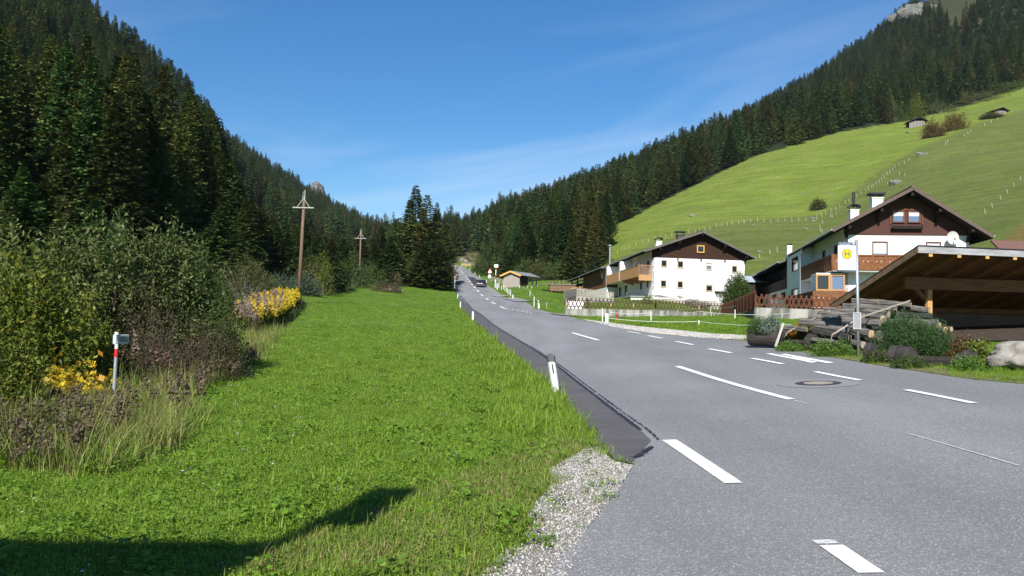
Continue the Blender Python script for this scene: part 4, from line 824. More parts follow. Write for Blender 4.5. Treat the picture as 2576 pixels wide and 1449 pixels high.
def wall_slab(mb, pl, a0, a1, z0, z1, holes, t0, t1, m=0):
    """outer wall skin with window openings and their reveals"""
    A_ = sorted({a0, a1, *[h[0] for h in holes], *[h[1] for h in holes]}); Z_ = sorted({z0, z1, *[h[2] for h in holes], *[h[3] for h in holes]})
    for i in range(len(A_) - 1):
        for j in range(len(Z_) - 1):
            ca, cz_ = (A_[i] + A_[i + 1]) / 2, (Z_[j] + Z_[j + 1]) / 2
            if any(h[0] < ca < h[1] and h[2] < cz_ < h[3] for h in holes): continue
            mb.add([P3(pl, A_[i], t0, Z_[j]), P3(pl, A_[i + 1], t0, Z_[j]), P3(pl, A_[i + 1], t0, Z_[j + 1]), P3(pl, A_[i], t0, Z_[j + 1])], [(0, 1, 2, 3)], m)
    for (b0, b1, c0, c1) in holes + [(a0, a1, z0, z1)]:
        q_ = [(b0, c0), (b1, c0), (b1, c1), (b0, c1)]
        for k in range(4):
            (u0, v0), (u1, v1) = q_[k], q_[(k + 1) % 4]; mb.add([P3(pl, u0, t0, v0), P3(pl, u1, t0, v1), P3(pl, u1, t1, v1), P3(pl, u0, t1, v0)], [(0, 1, 2, 3)], m)
def pbox(mb, pl, a0, a1, t0, t1, z0, z1, m=0):
    if pl == 'y': mb.box(a0, a1, t0, t1, z0, z1, m)
    else: mb.box(t0, t1, a0, a1, z0, z1, m)
glass = mat('window_glass', (.012, .015, .02), .06, .9); glass_b = mat('sky_tinted_glass', (.10, .16, .26), .08, .9)  # glass_b: sky reflection painted into the base colour
curt = mat('curtain', (.62, .66, .70), .9, noise=.25, nscale=14, stretch=(6, 6, .4))
def window(par, pl, a0, a1, z0, z1, t, fm, gl=None, fw=.09, mull=0, curtain=0, proud=.025, sill=None, name='window', label=None):
    m_ = MB(); s_ = -1 if t <= 0 or True else 1; f0, f1 = t - proud, t + .10
    pbox(m_, pl, a0, a1, f0, f1, z1 - fw, z1); pbox(m_, pl, a0, a1, f0, f1, z0, z0 + fw); pbox(m_, pl, a0, a0 + fw, f0, f1, z0 + fw, z1 - fw); pbox(m_, pl, a1 - fw, a1, f0, f1, z0 + fw, z1 - fw)
    for k in range(mull): c = a0 + (a1 - a0) * (k + 1) / (mull + 1); pbox(m_, pl, c - fw * .6, c + fw * .6, f0 + .01, f1 - .005, z0 + fw, z1 - fw)
    w_ = m_.build(name, fm, par)
    if label: w_['label'] = label
    g = MB(); pbox(g, pl, a0 + fw * .9, a1 - fw * .9, t + .05, t + .07, z0 + fw * .9, z1 - fw * .9); g.build('pane', gl or glass, w_)
    if curtain: c = MB(); pbox(c, pl, a0 + fw, a1 - fw, t + .035, t + .048, z0 + fw + (z1 - z0) * (1 - curtain), z1 - fw); c.build('curtain', curt, w_)
    if sill: s2 = MB(); pbox(s2, pl, a0 - .05, a1 + .05, t - .07, t + .02, z0 - .05, z0 - .004); s2.build('sill', sill, w_)
    return w_
def roof_z(r, x): return r['zr'] + (r['zl'] - r['zr']) * (r['xr'] - x) / (r['xr'] - r['xl']) if x < r['xr'] else r['zr'] + (r['zR'] - r['zr']) * (x - r['xr']) / (r['xR'] - r['xr'])
def splitpieces(mb, name, m_, par):
    for i in range(0, len(mb.v), 8):
        q = MB(); q.add(mb.v[i:i + 8], [tuple(k - i for k in f) for f in mb.f if min(f) >= i and max(f) < i + 8]); q.build(name, m_, par)
def gable_roof(par, r, y0, y1, th, m_, barge, under, wave=True, gutter=None):
    """tile skin with courses, boarded underside, barge boards"""
    mb = MB()
    for (xa, za) in ((r['xl'], r['zl']), (r['xR'], r['zR'])):
        xr, zr = r['xr'], r['zr']; n_ = 14
        for k in range(n_):   # overlapping courses
            t0, t1 = k / n_, (k + 1) / n_; x0, z0 = xr + (xa - xr) * t0, zr + (za - zr) * t0; x1, z1 = xr + (xa - xr) * t1, zr + (za - zr) * t1
            v = [(x0, y0, z0 + .02), (x1, y0, z1 + .06), (x1, y1, z1 + .06), (x0, y1, z0 + .02), (x0, y0, z0 - .05), (x1, y0, z1 - .05), (x1, y1, z1 - .05), (x0, y1, z0 - .05)]
            mb.add(v, [(0, 1, 2, 3), (0, 4, 5, 1), (3, 2, 6, 7), (1, 5, 6, 2), (0, 3, 7, 4)])
    mb.beam((r['xr'], y0 - .02, r['zr'] + .06), (r['xr'], y1 + .02, r['zr'] + .06), .28, .10)
    rf = mb.build('roof', m_, par)
    ub = MB()
    for (xa, za) in ((r['xl'], r['zl']), (r['xR'], r['zR'])):
        xr, zr = r['xr'], r['zr']; v = [(xr, y0 + .05, zr - .06), (xa, y0 + .05, za - .055), (xa, y1 - .05, za - .055), (xr, y1 - .05, zr - .06), (xr, y0 + .05, zr - th), (xa, y0 + .05, za - th), (xa, y1 - .05, za - th), (xr, y1 - .05, zr - th)]
        ub.add(v, [(0, 1, 2, 3), (7, 6, 5, 4), (0, 4, 5, 1), (3, 2, 6, 7), (1, 5, 6, 2), (0, 3, 7, 4)])
        n_ = int((y1 - y0) / .9)
        for k in range(1, n_): y = y0 + (y1 - y0) * k / n_; e0 = xr + (xa - xr) * .80; ez = zr + (za - zr) * .80; ub.beam((e0, y, ez - th - .06), (xr + (xa - xr) * .985, y, zr + (za - zr) * .985 - th - .06), .10, .13)
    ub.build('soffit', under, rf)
    for yy in (y0 - .03, y1 + .03):
        for (xa, za) in ((r['xl'], r['zl']), (r['xR'], r['zR'])): MB().beam((r['xr'], yy, r['zr'] - .10), (xa, yy, za - .10), .045, .26).build('barge_board', barge, rf)
    if gutter:
        for (xa, za) in ((r['xl'], r['zl']), (r['xR'], r['zR'])):
            s_ = -1 if xa < r['xr'] else 1; MB().tube([(xa + .06 * s_, y0 - .05, za - .04), (xa + .06 * s_, y1, za - .07)], .075, 8).build('gutter', gutter, rf)
    return rf
def arch_cap(mb, x, y, z, w_, d_, rise=.3, m=0, n=8):
    v = []
    for k in range(n + 1):
        t = math.pi * k / n; cx_ = x - w_ / 2 * math.cos(t); zz = z + rise * math.sin(t); v += [(cx_, y - d_ / 2, zz), (cx_, y + d_ / 2, zz), (cx_, y - d_ / 2, zz - .05), (cx_, y + d_ / 2, zz - .05)]
    f = []
    for k in range(n): a = 4 * k; b_ = a + 4; f += [(a, a + 1, b_ + 1, b_), (a + 2, b_ + 2, b_ + 3, a + 3), (a, b_, b_ + 2, a + 2), (a + 1, a + 3, b_ + 3, b_ + 1)]
    mb.add(v, f, m)
def chimney(rf, fr, r, q0, q1, qc, yl, m_, capm, cap='flat', d_=.8):
    """q0 left/top, q1 right/bottom of the stack in the photo, qc top of the cap"""
    a = fr.loc(*q0, 'y', yl); b_ = fr.loc(*q1, 'y', yl); c = fr.loc(*qc, 'y', yl); xm = (a.x + b_.x) / 2; zb = roof_z(r, xm) - .5
    st = MB().box(a.x, b_.x, yl, yl + d_, zb, a.z).box(a.x - .06, b_.x + .06, yl - .06, yl + d_ + .06, a.z, a.z + .07).build('chimney', m_, rf)
    m2 = MB(); w_ = b_.x - a.x
    for sx in (a.x + .05, b_.x - .05):
        for sy in (yl + .05, yl + d_ - .05): m2.box(sx - .03, sx + .03, sy - .03, sy + .03, a.z + .07, c.z - .12)
    if cap == 'arch': arch_cap(m2, xm, yl + d_ / 2, c.z - min(.32, w_ * .35), w_ * 1.45, d_ * 1.3, min(.32, w_ * .35))
    else: m2.box(a.x - .22, b_.x + .22, yl - .15, yl + d_ + .15, c.z - .14, c.z)
    m2.build('chimney_cap', capm, st); return st
plaster = mat('white_plaster', (.80, .80, .78), .9, .15, noise=.05, nscale=3, bump=.25, bscale=40, dist=.01)
stone_base = mat('grey_plinth', (.42, .40, .36), .95, .1, noise=.3, nscale=4, bump=.4, bscale=20)
def boards(name, c, c2, sx=(1, 1, 7), k=.5, sc_=3.0): return mat(name, c, .85, .15, col2=c2, nscale=sc_, stretch=sx, bump=k, dist=.02, detail=4)
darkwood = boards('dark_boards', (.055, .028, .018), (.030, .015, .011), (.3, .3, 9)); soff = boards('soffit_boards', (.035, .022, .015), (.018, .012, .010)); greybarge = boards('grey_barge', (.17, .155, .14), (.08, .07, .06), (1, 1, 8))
tiles = mat('grey_tiles', (.15, .14, .13), .85, .2, noise=.4, nscale=6, stretch=(1, 3, 1), bump=.5, dist=.03)
larchw = boards('larch_boards', (.50, .29, .13), (.36, .20, .09), (9, 9, .4)); tanframe = mat('tan_frame', (.42, .33, .22), .7); yellowframe = mat('yellow_frame', (.62, .36, .08), .6)
metal = mat('galvanised', (.42, .44, .46), .45, .5, metal=.6, noise=.15, nscale=8); darkmetal = mat('dark_metal', (.035, .035, .04), .5, .4, metal=.4)
concrete = mat('concrete', (.36, .35, .33), .92, .15, col2=(.24, .235, .22), nscale=1.2, stretch=(1, 1, .5), bump=.3, bscale=25, dist=.01)

# ================================================================== the smaller white farmhouse
zb1 = at(1640, 752, 100).z
f1 = Fr(at(1640, 752, 100), 12, 8.5); h1 = thing('farmhouse', 'smaller white farmhouse with dark gabled upper boards and a light wooden balcony', 'house', f1.O, f1.r)
W1 = f1.loc(1873, 700, 'y', 0).x; yB = f1.loc(*Q3(150, 800), 'x', -1.7).y; yA = f1.loc(*Q3(690, 750), 'x', 0).y
ap = f1.loc(1769, 581, 'y', -1.1); le = f1.loc(*Q1(735, 487), 'y', -1.1); re = f1.loc(*Q1(2162, 572), 'y', -1.1)
r1 = dict(xl=le.x, zl=le.z, xr=ap.x, zr=ap.z, xR=re.x, zR=re.z)
zw = f1.loc(1645, 647, 'y', 0).z; D1 = yB
rects = [(946,607,1024,702),(1156,621,1236,715),(1527,643,1600,740),(1857,682,1928,778),(940,868,1018,963),(1155,881,1232,975),(1524,924,1611,1018)]
holes = []
for (a, b_, c, d) in rects: p, q_ = f1.loc(*Q1(a, b_), 'y', 0), f1.loc(*Q1(c, d), 'y', 0); holes.append((p.x, q_.x, q_.z, p.z))
zs_ = sorted(h[2] for h in holes)
sh = []
for (a, b_, c, d) in [(1005,925,1045,1075),(862,960,905,1120),(535,1030,585,1238),(405,1070,458,1262),(1012,500,1055,640),(872,545,915,680),(756,580,794,700)]:
    p, q_ = f1.loc(*Q3(a, b_), 'x', 0), f1.loc(*Q3(c, d), 'x', 0); ya, yb_ = sorted((p.y, q_.y)); z_ = f1.loc((Q3(a, b_)[0] + Q3(c, d)[0]) / 2, Q3(a, b_)[1], 'x', 0).z, f1.loc((Q3(a, b_)[0] + Q3(c, d)[0]) / 2, Q3(a, d)[1], 'x', 0).z
    sh.append((ya, yb_, z_[1], z_[0]))
mb = MB(); wall_slab(mb, 'y', 0, W1, 0, zw, holes, 0, .28); wall_slab(mb, 'x', 0, D1, 0, zw, sh, -.002, .28)
mb.box(.28, W1, .28, D1, -2, zw - .002); mb.prism([(.0, zw - .004), (W1, zw - .004), (W1, roof_z(r1, W1) - .2), (r1['xr'], r1['zr'] - .22), (0, roof_z(r1, 0) - .2)], .16, D1, 'y')
mb.build('wall', plaster, h1)
MB().box(-.03, W1 + .03, -.03, .1, -1.8, 0.0).box(-.03, .1, .1, D1, -1.8, .0).build('plinth', stone_base, h1)
MB().prism([(-.04, zw), (W1 + .04, zw), (W1 + .04, roof_z(r1, W1) - .21), (r1['xr'], r1['zr'] - .23), (-.04, roof_z(r1, 0) - .21)], -.05, .155, 'y').build('gable_boards', darkwood, h1)
for i, h in enumerate(holes): window(h1, 'y', *h, 0, tanframe, glass_b if i == 2 else glass, fw=.11, curtain=.55 if i in (2, ) else (.35 if i == 6 else 0), sill=tanframe)
for h in sh: window(h1, 'x', *h, 0, mat('grey_frame', (.16, .14, .12), .7), glass, fw=.07, name='window' if h[3] - h[2] < 2 else 'door')
p, q_ = f1.loc(*Q1(1408, 422), 'y', -.05), f1.loc(*Q1(1502, 520), 'y', -.05); window(h1, 'y', p.x, q_.x, q_.z, p.z, -.14, yellowframe, fw=.12, label='small window with a yellow wooden frame high in the gable')
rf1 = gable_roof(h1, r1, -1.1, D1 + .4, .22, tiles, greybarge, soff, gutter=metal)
mb = MB()
for xx in (r1['xl'] + 2.1, W1 * .27, W1 * .76, W1): z_ = roof_z(r1, xx) - .28; mb.beam((xx, -1.0, z_ - .14), (xx, .2, z_ - .14), .2, .26); mb.beam((xx, -.05, z_ - .95), (xx, -.75, z_ - .3), .14, .16)
mb.beam((r1['xr'], -1.0, r1['zr'] - .42), (r1['xr'], .2, r1['zr'] - .42), .2, .28)
for u in (.0, .27, .52, .78, 1.0): mb.box(W1 * u - .08, W1 * u + .08, -.14, -.04, zw - .32, zw - .02)
splitpieces(mb, 'purlin', soff, h1)
chimney(rf1, f1, r1, Q1(888, 372), Q1(958, 420), Q1(915, 318), 5.0, plaster, darkmetal, 'arch'); chimney(rf1, f1, r1, Q1(1160, 287), Q1(1250, 325), Q1(1200, 240), 6.5, mat('dark_brick', (.09, .08, .075), .9, noise=.5, nscale=12), darkmetal, 'flat')
# projecting upper storey with loggia, balcony
zf = f1.loc(*Q3(1100, 835), 'x', 0).z; zr_ = f1.loc(*Q3(1102, 590), 'y', 0).z - .02; ztop = lambda x: roof_z(r1, x) - .24; X0 = -1.7
mb = MB(); mb.box(X0, -.004, yA, yA + .3, zf, ztop(X0)); mb.box(X0, -.004, yB - .25, yB, zf, ztop(X0)); mb.box(X0, -.004, yA + .3, yB - .25, zf, zf + .25); mb.box(X0, X0 + .2, yA + .3, yA + .9, zf + .25, ztop(X0)); mb.build('loggia', plaster, h1)
mb = MB()
def board_row(mb, pl, a0, a1, t, z0, z1, w_=.14, gap=.012, th=.03):
    n_ = max(1, int((a1 - a0) / (w_ + gap))); s_ = (a1 - a0) / n_
    for k in range(n_): pbox(mb, pl, a0 + k * s_, a0 + (k + 1) * s_ - gap, t, t + th, z0, z1 + rng.uniform(-.004, .004))
board_row(mb, 'x', yA + .92, yB - .02, X0 - .05, zf - .05, zr_ - .05); mb.build('loggia_parapet', larchw, h1)
bal = MB(); bal.box(X0, -.01, .12, yA - .01, zf + .0, zf + .12); bo = bal.build('balcony', larchw, h1)
m2 = MB(); board_row(m2, 'x', .12, yA - .02, X0 - .05, zf - .05, zr_ - .06)
m2.box(X0 - .08, X0 + .03, .08, yA, zr_ - .06, zr_); m2.box(X0, -.02, .06, .14, zr_ - .06, zr_); m2.box(X0, -.02, .10, .15, zf + .14, zf + .2)
for k in range(11): x = X0 + .1 + k * (1.55 / 10); m2.box(x - .02, x + .02, .09, .13, zf + .2, zr_ - .06)
m2.build('railing', larchw, bo)
m3 = MB(); m3.box(X0 - .02, -.02, .10, .22, zf - .55, zf - .0)
for k in range(4): y = .5 + k * (yA - .9) / 3.2; m3.add([(-.01, y, zf - .01), (X0 + .1, y, zf - .01), (X0 + .1, y, zf - .2), (-.01, y, zf - .65), (-.01, y + .16, zf - .01), (X0 + .1, y + .16, zf - .01), (X0 + .1, y + .16, zf - .2), (-.01, y + .16, zf - .65)], [(0, 1, 2, 3), (7, 6, 5, 4), (0, 4, 5, 1), (1, 5, 6, 2), (2, 6, 7, 3), (3, 7, 4, 0)])
m3.build('bracket', larchw, bo)
# terrace
tz = f1.loc(*Q3(1105, 1258), 'y', -.3).z; tx = f1.loc(*Q3(640, 1250), 'y', -.3).x
tm = MB(); tm.box(tx + .15, -.04, -.2, D1 * .8, tz - 2.6, tz - .16); tm.build('terrace_wall', plaster, h1); tm = MB(); tm.box(tx, -.05, -.35, D1 * .82, tz - .155, tz); tm.build('terrace_slab', concrete, h1)
MB().tube([(r1['xl'] - .06, D1 + .1, r1['zl'] - .1), (X0 - .1, D1 + .05, r1['zl'] - .7), (X0 - .1, D1 + .05, tz)], .05, 6).build('downpipe', metal, h1)
# barn behind, brown boards
brownb = boards('brown_boards', (.20, .085, .038), (.10, .040, .020), (5, 5, .35)); oldb = boards('dark_old_boards', (.05, .035, .025), (.03, .02, .015), (5, 5, .4))
yC = f1.loc(*Q6(530, 500), 'x', -1.75).y; yD = f1.loc(*Q6(255, 520), 'x', -1.75).y
ba = thing('barn', 'brown boarded barn with an open bay attached to the back of the smaller white farmhouse', 'barn', f1.w(0, D1 + .45), f1.r); fb = Fr(f1.w(0, D1 + .45), 12, 8.5)
ez = fb.loc(*Q6(990, 138), 'x', -2.5).z; c_ = yC - D1 - .45; d_ = yD - D1 - .45
rb = dict(xl=-2.5, zl=ez, xr=5.5, zr=ez + 2.2, xR=13.5, zR=ez - .1)
bz = fb.loc(*Q6(850, 652), 'x', -1.75).z
mb = MB(); mb.box(-1.75, 12, .0, c_, bz, ez + .1); mb.prism([(-1.75, ez + .1), (12, ez + .1), (5.5, rb['zr'] - .2)], 0, c_, 'y'); mb.box(9, 12, c_, d_, -1, ez); mb.build('wall', brownb, ba)
MB().box(-1.78, 12, 0.02, c_ - .3, -2.5, bz - .004).build('plastered_base', plaster, ba)
mb = MB(); board_row(mb, 'x', .1, c_ - .02, -1.80, bz, ez + .05, .18, .02, .04); mb.build('cladding', brownb, ba)
mb = MB()
for y in (c_ + .1, (c_ + d_) / 2, d_): mb.box(-1.8, -1.55, y - .12, y + .12, -2, ez + .1)
mb.box(-1.8, -1.6, c_, d_, ez - .75, ez - .6); mb.build('post', oldb, ba)
mb = MB(); mb.box(2, 2.2, c_, d_, -2, ez + .2); mb.build('inner_wall', oldb, ba)
gable_roof(ba, rb, .0, d_ + 1.2, .2, tiles, greybarge, soff, gutter=metal)
MB().tube([(-2.55, c_ + .2, ez - .1), (-2.5, c_ + .2, ez - .5), (-1.85, c_ + .1, ez - 1.1), (-1.85, c_ + .1, bz - 1)], .06, 6).build('downpipe', metal, ba)
pp = fb.loc(*Q3(213, 540), 'y', 3.5); MB().tube([(pp.x, 3.5, pp.z - 1.2), (pp.x, 3.5, fb.loc(*Q3(213, 180), 'y', 3.5).z)], .13, 10).tube([(pp.x, 3.5, fb.loc(*Q3(213, 180), 'y', 3.5).z), (pp.x, 3.5, fb.loc(*Q3(213, 165), 'y', 3.5).z + .05)], .3, 10).build('stove_pipe', metal, ba)
# deer skull trophy
tp = fb.loc(*Q6(955, 385), 'x', -1.86); tr = thing('skull_trophy', 'pale deer skull with antlers hung on the brown barn wall', 'trophy', fb.w(tp.x, tp.y, tp.z), fb.r); bone = mat('bone', (.75, .65, .48), .7)
mb = MB(); mb.tube([(0, 0, .28), (-.06, 0, .1), (-.05, 0, -.28)], [.22, .18, .07], 8); mb.build('skull', bone, tr)
for s_ in (-1, 1):
    m_ = MB(); m_.tube([(-.02, 0, .25), (-.1, s_ * .45, .45), (-.12, s_ * .75, 1.0), (-.1, s_ * .62, 1.5)], [.06, .055, .045, .02], 6)
    for (a, b_) in (((-.1, s_ * .45, .45), (-.2, s_ * .55, .8)), ((-.12, s_ * .75, 1.0), (-.15, s_ * 1.05, 1.3)), ((-.12, s_ * .7, 1.2), (-.12, s_ * .4, 1.5))): m_.tube([a, b_], [.045, .015], 5)
    m_.build('antler', bone, tr)
# wood heaps and driftwood before the facade
dw = f1.w(*[*f1.loc(*Q1(1040, 1120), 'y', -1.2)]); t = thing('branch_heap', 'heap of bare grey branches leaning along the foot of the white gable wall', 'branches', dw, f1.r); m_ = MB()
for k in range(16): a = rng.uniform(-2.8, 2.4); z_ = rng.uniform(0, .5); m_.tube([(a, rng.uniform(-.3, .3), z_), (a + rng.uniform(.8, 2.2), rng.uniform(-.3, .3), z_ + rng.uniform(-.2, .25))], [.05, .02], 5)
m_.tube([(1.6, 0, .1), (1.1, 0, 1.0)], [.05, .03], 5); m_.build('branches', greytwig, t)
def rock(name, label, loc, size, seed, m_, cat='rock', sub=3, flat=1.0, rotz=None):
    import bmesh
    bm = bmesh.new(); bmesh.ops.create_icosphere(bm, subdivisions=sub, radius=1); g = random.Random(seed); ph_ = [g.uniform(0, 6) for _ in range(9)]
    for v in bm.verts:
        c = v.co; n_ = .16 * math.sin(2.3 * c.x + ph_[0]) * math.cos(2.7 * c.y + ph_[1]) + .12 * math.sin(4.1 * c.z + ph_[2] + 2 * c.x) + .07 * math.sin(7 * c.y + ph_[3]) * math.sin(6 * c.x + ph_[4]) + .04 * math.sin(13 * c.z + 9 * c.x + ph_[5]); q_ = abs(math.sin(3 * c.x + 2 * c.z + ph_[6])) ; v.co = c * (1 + n_ * 1.3 - .1 * (q_ < .12)); v.co.x *= size[0]; v.co.y *= size[1]; v.co.z *= size[2]
    me = bpy.data.meshes.new(name); bm.to_mesh(me); bm.free(); me.materials.append(m_)
    for p_ in me.polygons: p_.use_smooth = True
    o = bpy.data.objects.new(name, me); sc.collection.objects.link(o); o.location = loc; o.rotation_euler = (0, 0, g.uniform(0, 6) if rotz is None else rotz)
    return tag(o, label, cat)
rockm = mat('rock', (.22, .21, .185), .9, .15, col2=(.10, .10, .085), nscale=2.2, bump=.9, bscale=7, dist=.08, detail=8); rockl = mat('pale_rock', (.30, .28, .25), .9, .15, col2=(.15, .14, .125), nscale=3.5, bump=.9, bscale=9, dist=.05, detail=8)
for k, (a, b_, s_) in enumerate([(1330, 1145, .8), (1420, 1155, .9), (1510, 1170, .7)]):
    p = f1.loc(*Q1(a, b_), 'y', -1.6); q_ = f1.w(p.x, p.y, p.z - .2); rock('garden_rock', ['leftmost of the three garden rocks before the white gable wall', 'middle one of the three garden rocks before the white gable wall', 'rightmost of the three garden rocks before the white gable wall'][k], q_, (s_, s_ * .6, s_ * .55), 5 + k, rockm)
# little lean-to at the right corner
p = f1.loc(*Q1(1730, 1030), 'y', -1.5); q_ = f1.w(p.x, p.y, 0); t = thing('cellar_entry', 'low white cellar entry with a slanting wooden cover at the corner of the gable wall', 'shed', q_, f1.r); MB().box(0, 1.9, 0, 1.4, -1.6, p.z - .15).build('wall', plaster, t); MB().add([(-.3, -.3, p.z - .1), (2.3, -.3, p.z - .1), (2.3, 1.45, p.z + .15), (-.3, 1.45, p.z + .15), (-.3, -.3, p.z - .02), (2.3, -.3, p.z - .02), (2.3, 1.45, p.z + .23), (-.3, 1.45, p.z + .23)], [(0, 3, 2, 1), (4, 5, 6, 7), (0, 1, 5, 4), (1, 2, 6, 5), (2, 3, 7, 6), (3, 0, 4, 7)]).build('cover', soff, t)

f1.skew(h1); fb.skew(ba)
# ================================================================== the larger house on the right
f2 = Fr(at(2124, 788, 65), -5, 5.5); h2 = thing('chalet', 'larger white house with brown boarded gable and carved wooden balconies', 'house', f2.O, f2.r)
W2 = f2.loc(2438, 640, 'y', 0).x; ap = f2.loc(2298, 470, 'y', -1.5); le = f2.loc(*Q2(950, 492), 'y', -1.5); re = f2.loc(2499, 592, 'y', -1.5)
r2 = dict(xl=le.x, zl=le.z, xr=ap.x, zr=ap.z, xR=re.x, zR=re.z)
zw2 = f2.loc(*Q2(1140, 548), 'y', 0).z; XL = f2.loc(*Q2(950, 800), 'y', -1.3).x
jA = f2.loc(*Q2(790, 700), 'x', 0).y; jB = f2.loc(*Q2(495, 800), 'x', XL).y; D2 = jB
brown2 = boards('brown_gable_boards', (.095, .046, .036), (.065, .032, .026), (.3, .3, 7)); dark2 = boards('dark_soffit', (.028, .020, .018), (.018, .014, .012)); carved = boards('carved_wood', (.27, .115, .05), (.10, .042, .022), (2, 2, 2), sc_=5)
wf = mat('brown_frame', (.13, .05, .03), .6); orangef = mat('orange_frame', (.42, .22, .08), .6); tiles2 = mat('brown_tiles', (.16, .12, .105), .85, noise=.4, nscale=6, bump=.5)
hw = []
for (a, b_, c, d) in [(1345,612,1503,800)]: p, q_ = f2.loc(*Q2(a, b_), 'y', 0), f2.loc(*Q2(c, d), 'y', 0); hw.append((p.x, q_.x, q_.z, p.z))
wz0, wz1 = hw[0][2], hw[0][3]; p = f2.loc(*QR(885, 160), 'y', 0).x; q_ = f2.loc(*QR(1020, 160), 'y', 0).x; hw.append((p, q_, wz0, wz1)); dd = (hw[0][0] + hw[0][1]) / 2 + 2.8
sh2 = []
for (a, b_, c, d) in [(850,705,878,790),(968,650,1003,790)]:
    p0, p1 = Q2(a, b_), Q2(c, d); m_x = (p0[0] + p1[0]) / 2; ya, yb_ = sorted((f2.loc(p0[0], 600, 'x', 0).y, f2.loc(p1[0], 600, 'x', 0).y)); sh2.append((ya, yb_, f2.loc(m_x, p1[1], 'x', 0).z, f2.loc(m_x, p0[1], 'x', 0).z))
mb = MB(); wall_slab(mb, 'y', 0, W2, 0, zw2, hw, 0, .3); wall_slab(mb, 'x', 0, D2, 0, zw2, sh2, -.002, .3); mb.box(.3, W2, .3, D2, -1.5, zw2 - .002)
mb.prism([(0, zw2 - .004), (W2, zw2 - .004), (W2, roof_z(r2, W2) - .25), (r2['xr'], r2['zr'] - .28), (0, roof_z(r2, 0) - .25)], .18, D2, 'y'); mb.build('wall', plaster, h2)
MB().prism([(.02, zw2), (W2 - .02, zw2), (W2 - .02, roof_z(r2, W2) - .26), (r2['xr'], r2['zr'] - .29), (.02, roof_z(r2, 0) - .26)], -.06, .175, 'y').build('gable_boards', brown2, h2)
for i, h in enumerate(hw): window(h2, 'y', *h, 0, wf, glass_b, fw=.10, curtain=.72 if i == 0 else .3)
for h in sh2: window(h2, 'x', *h, 0, wf, glass, fw=.08)
for (a, b_, c, d) in [(652, 1310, 760, 1428), (800, 1312, 912, 1430)]:
    p, q_ = f2.loc(*Q7(a, b_), 'y', -.06), f2.loc(*Q7(c, d), 'y', -.06); window(h2, 'y', p.x - .05, q_.x + .05, q_.z, p.z, -.17, wf, glass_b, fw=.10, curtain=.55)
p, q_ = f2.loc(*Q2(1525, 300), 'y', -.06), f2.loc(*Q2(1835, 440), 'y', -.06); m_ = MB(); m_.box(p.x, q_.x + .1, -.16, -.07, p.z - .02, p.z + .10); m_.box(p.x - .05, p.x + .05, -.17, -.065, q_.z, p.z); m_.box(q_.x, q_.x + .1, -.17, -.065, q_.z, p.z); m_.build('window_surround', wf, h2)
p, q_ = f2.loc(*Q2(1535, 458), 'y', -.3), f2.loc(*Q2(1850, 490), 'y', -.3); m_ = MB(); m_.box(p.x, q_.x, -.42, -.36, q_.z, p.z); m_.box(p.x, q_.x, -.36, -.07, q_.z - .02, q_.z + .03); m_.build('flower_box', dark2, h2)
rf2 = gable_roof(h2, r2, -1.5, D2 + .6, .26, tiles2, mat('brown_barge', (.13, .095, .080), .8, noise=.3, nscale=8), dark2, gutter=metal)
m_ = MB()
for xx in (0.15, W2 * .27, W2 * .73, W2 - .15): z_ = roof_z(r2, xx) - .34; m_.beam((xx, -1.35, z_ - .14), (xx, .1, z_ - .14), .22, .28); m_.beam((xx, -.06, z_ - .9), (xx, -.55, z_ - .3), .18, .2)
m_.beam((r2['xr'], -1.35, r2['zr'] - .5), (r2['xr'], .1, r2['zr'] - .5), .22, .3); splitpieces(m_, 'purlin', dark2, h2)
c1 = chimney(rf2, f2, r2, Q7(457, 1190), Q7(562, 1265), Q7(500, 1135), 3.0, plaster, darkmetal, 'flat', .9); c2 = chimney(rf2, f2, r2, Q7(247, 1305), Q7(328, 1380), Q7(285, 1245), 4.5, plaster, darkmetal, 'arch', .8)
pp = f2.loc(*Q7(275, 1245), 'y', 4.9); MB().tube([(pp.x, 4.9, pp.z - .3), (pp.x, 4.9, pp.z + 1.0)], .12, 8).build('flue', darkmetal, c2)
chimney(rf2, f2, r2, Q2(497, 660), Q2(545, 705), Q2(520, 635), D2 - 1.2, plaster, darkmetal, 'arch', .7)
# projecting rear block
ztp = roof_z(r2, XL) - .28; bh = []
for (a, b_, c, d) in [(545,770,605,912),(540,1087,603,1190)]:
    p0, p1 = Q2(a, b_), Q2(c, d); m_x = (p0[0] + p1[0]) / 2; ya, yb_ = sorted((f2.loc(p0[0], 600, 'x', XL).y, f2.loc(p1[0], 600, 'x', XL).y)); bh.append((ya, yb_, f2.loc(m_x, p1[1], 'x', XL).z, f2.loc(m_x, p0[1], 'x', XL).z))
jC = f2.loc(*Q2(640, 900), 'x', XL).y; jC = min(jC, bh[0][0] - .3)
mb = MB(); wall_slab(mb, 'x', jC, jB, -1.5, ztp, bh, XL, XL + .3); mb.box(XL + .3, -.01, jC + .01, jB - .01, -1.5, ztp + .25); mb.box(XL + .001, -.01, jC - .004, jC + .009, -1.5, ztp); mb.build('rear_block', plaster, h2)
for h in bh: window(h2, 'x', *h, XL, mat('dark_frame', (.05, .035, .03), .6), glass, fw=.09, curtain=.0)
MB().tube([(r2['xl'] - .06, jC - .3, r2['zl'] - .1), (r2['xl'] + .1, jC - .3, r2['zl'] - .5), (XL - .12, jC - .1, r2['zl'] - .9), (XL - .12, jC - .1, -.8)], .06, 6).build('downpipe', metal, h2)
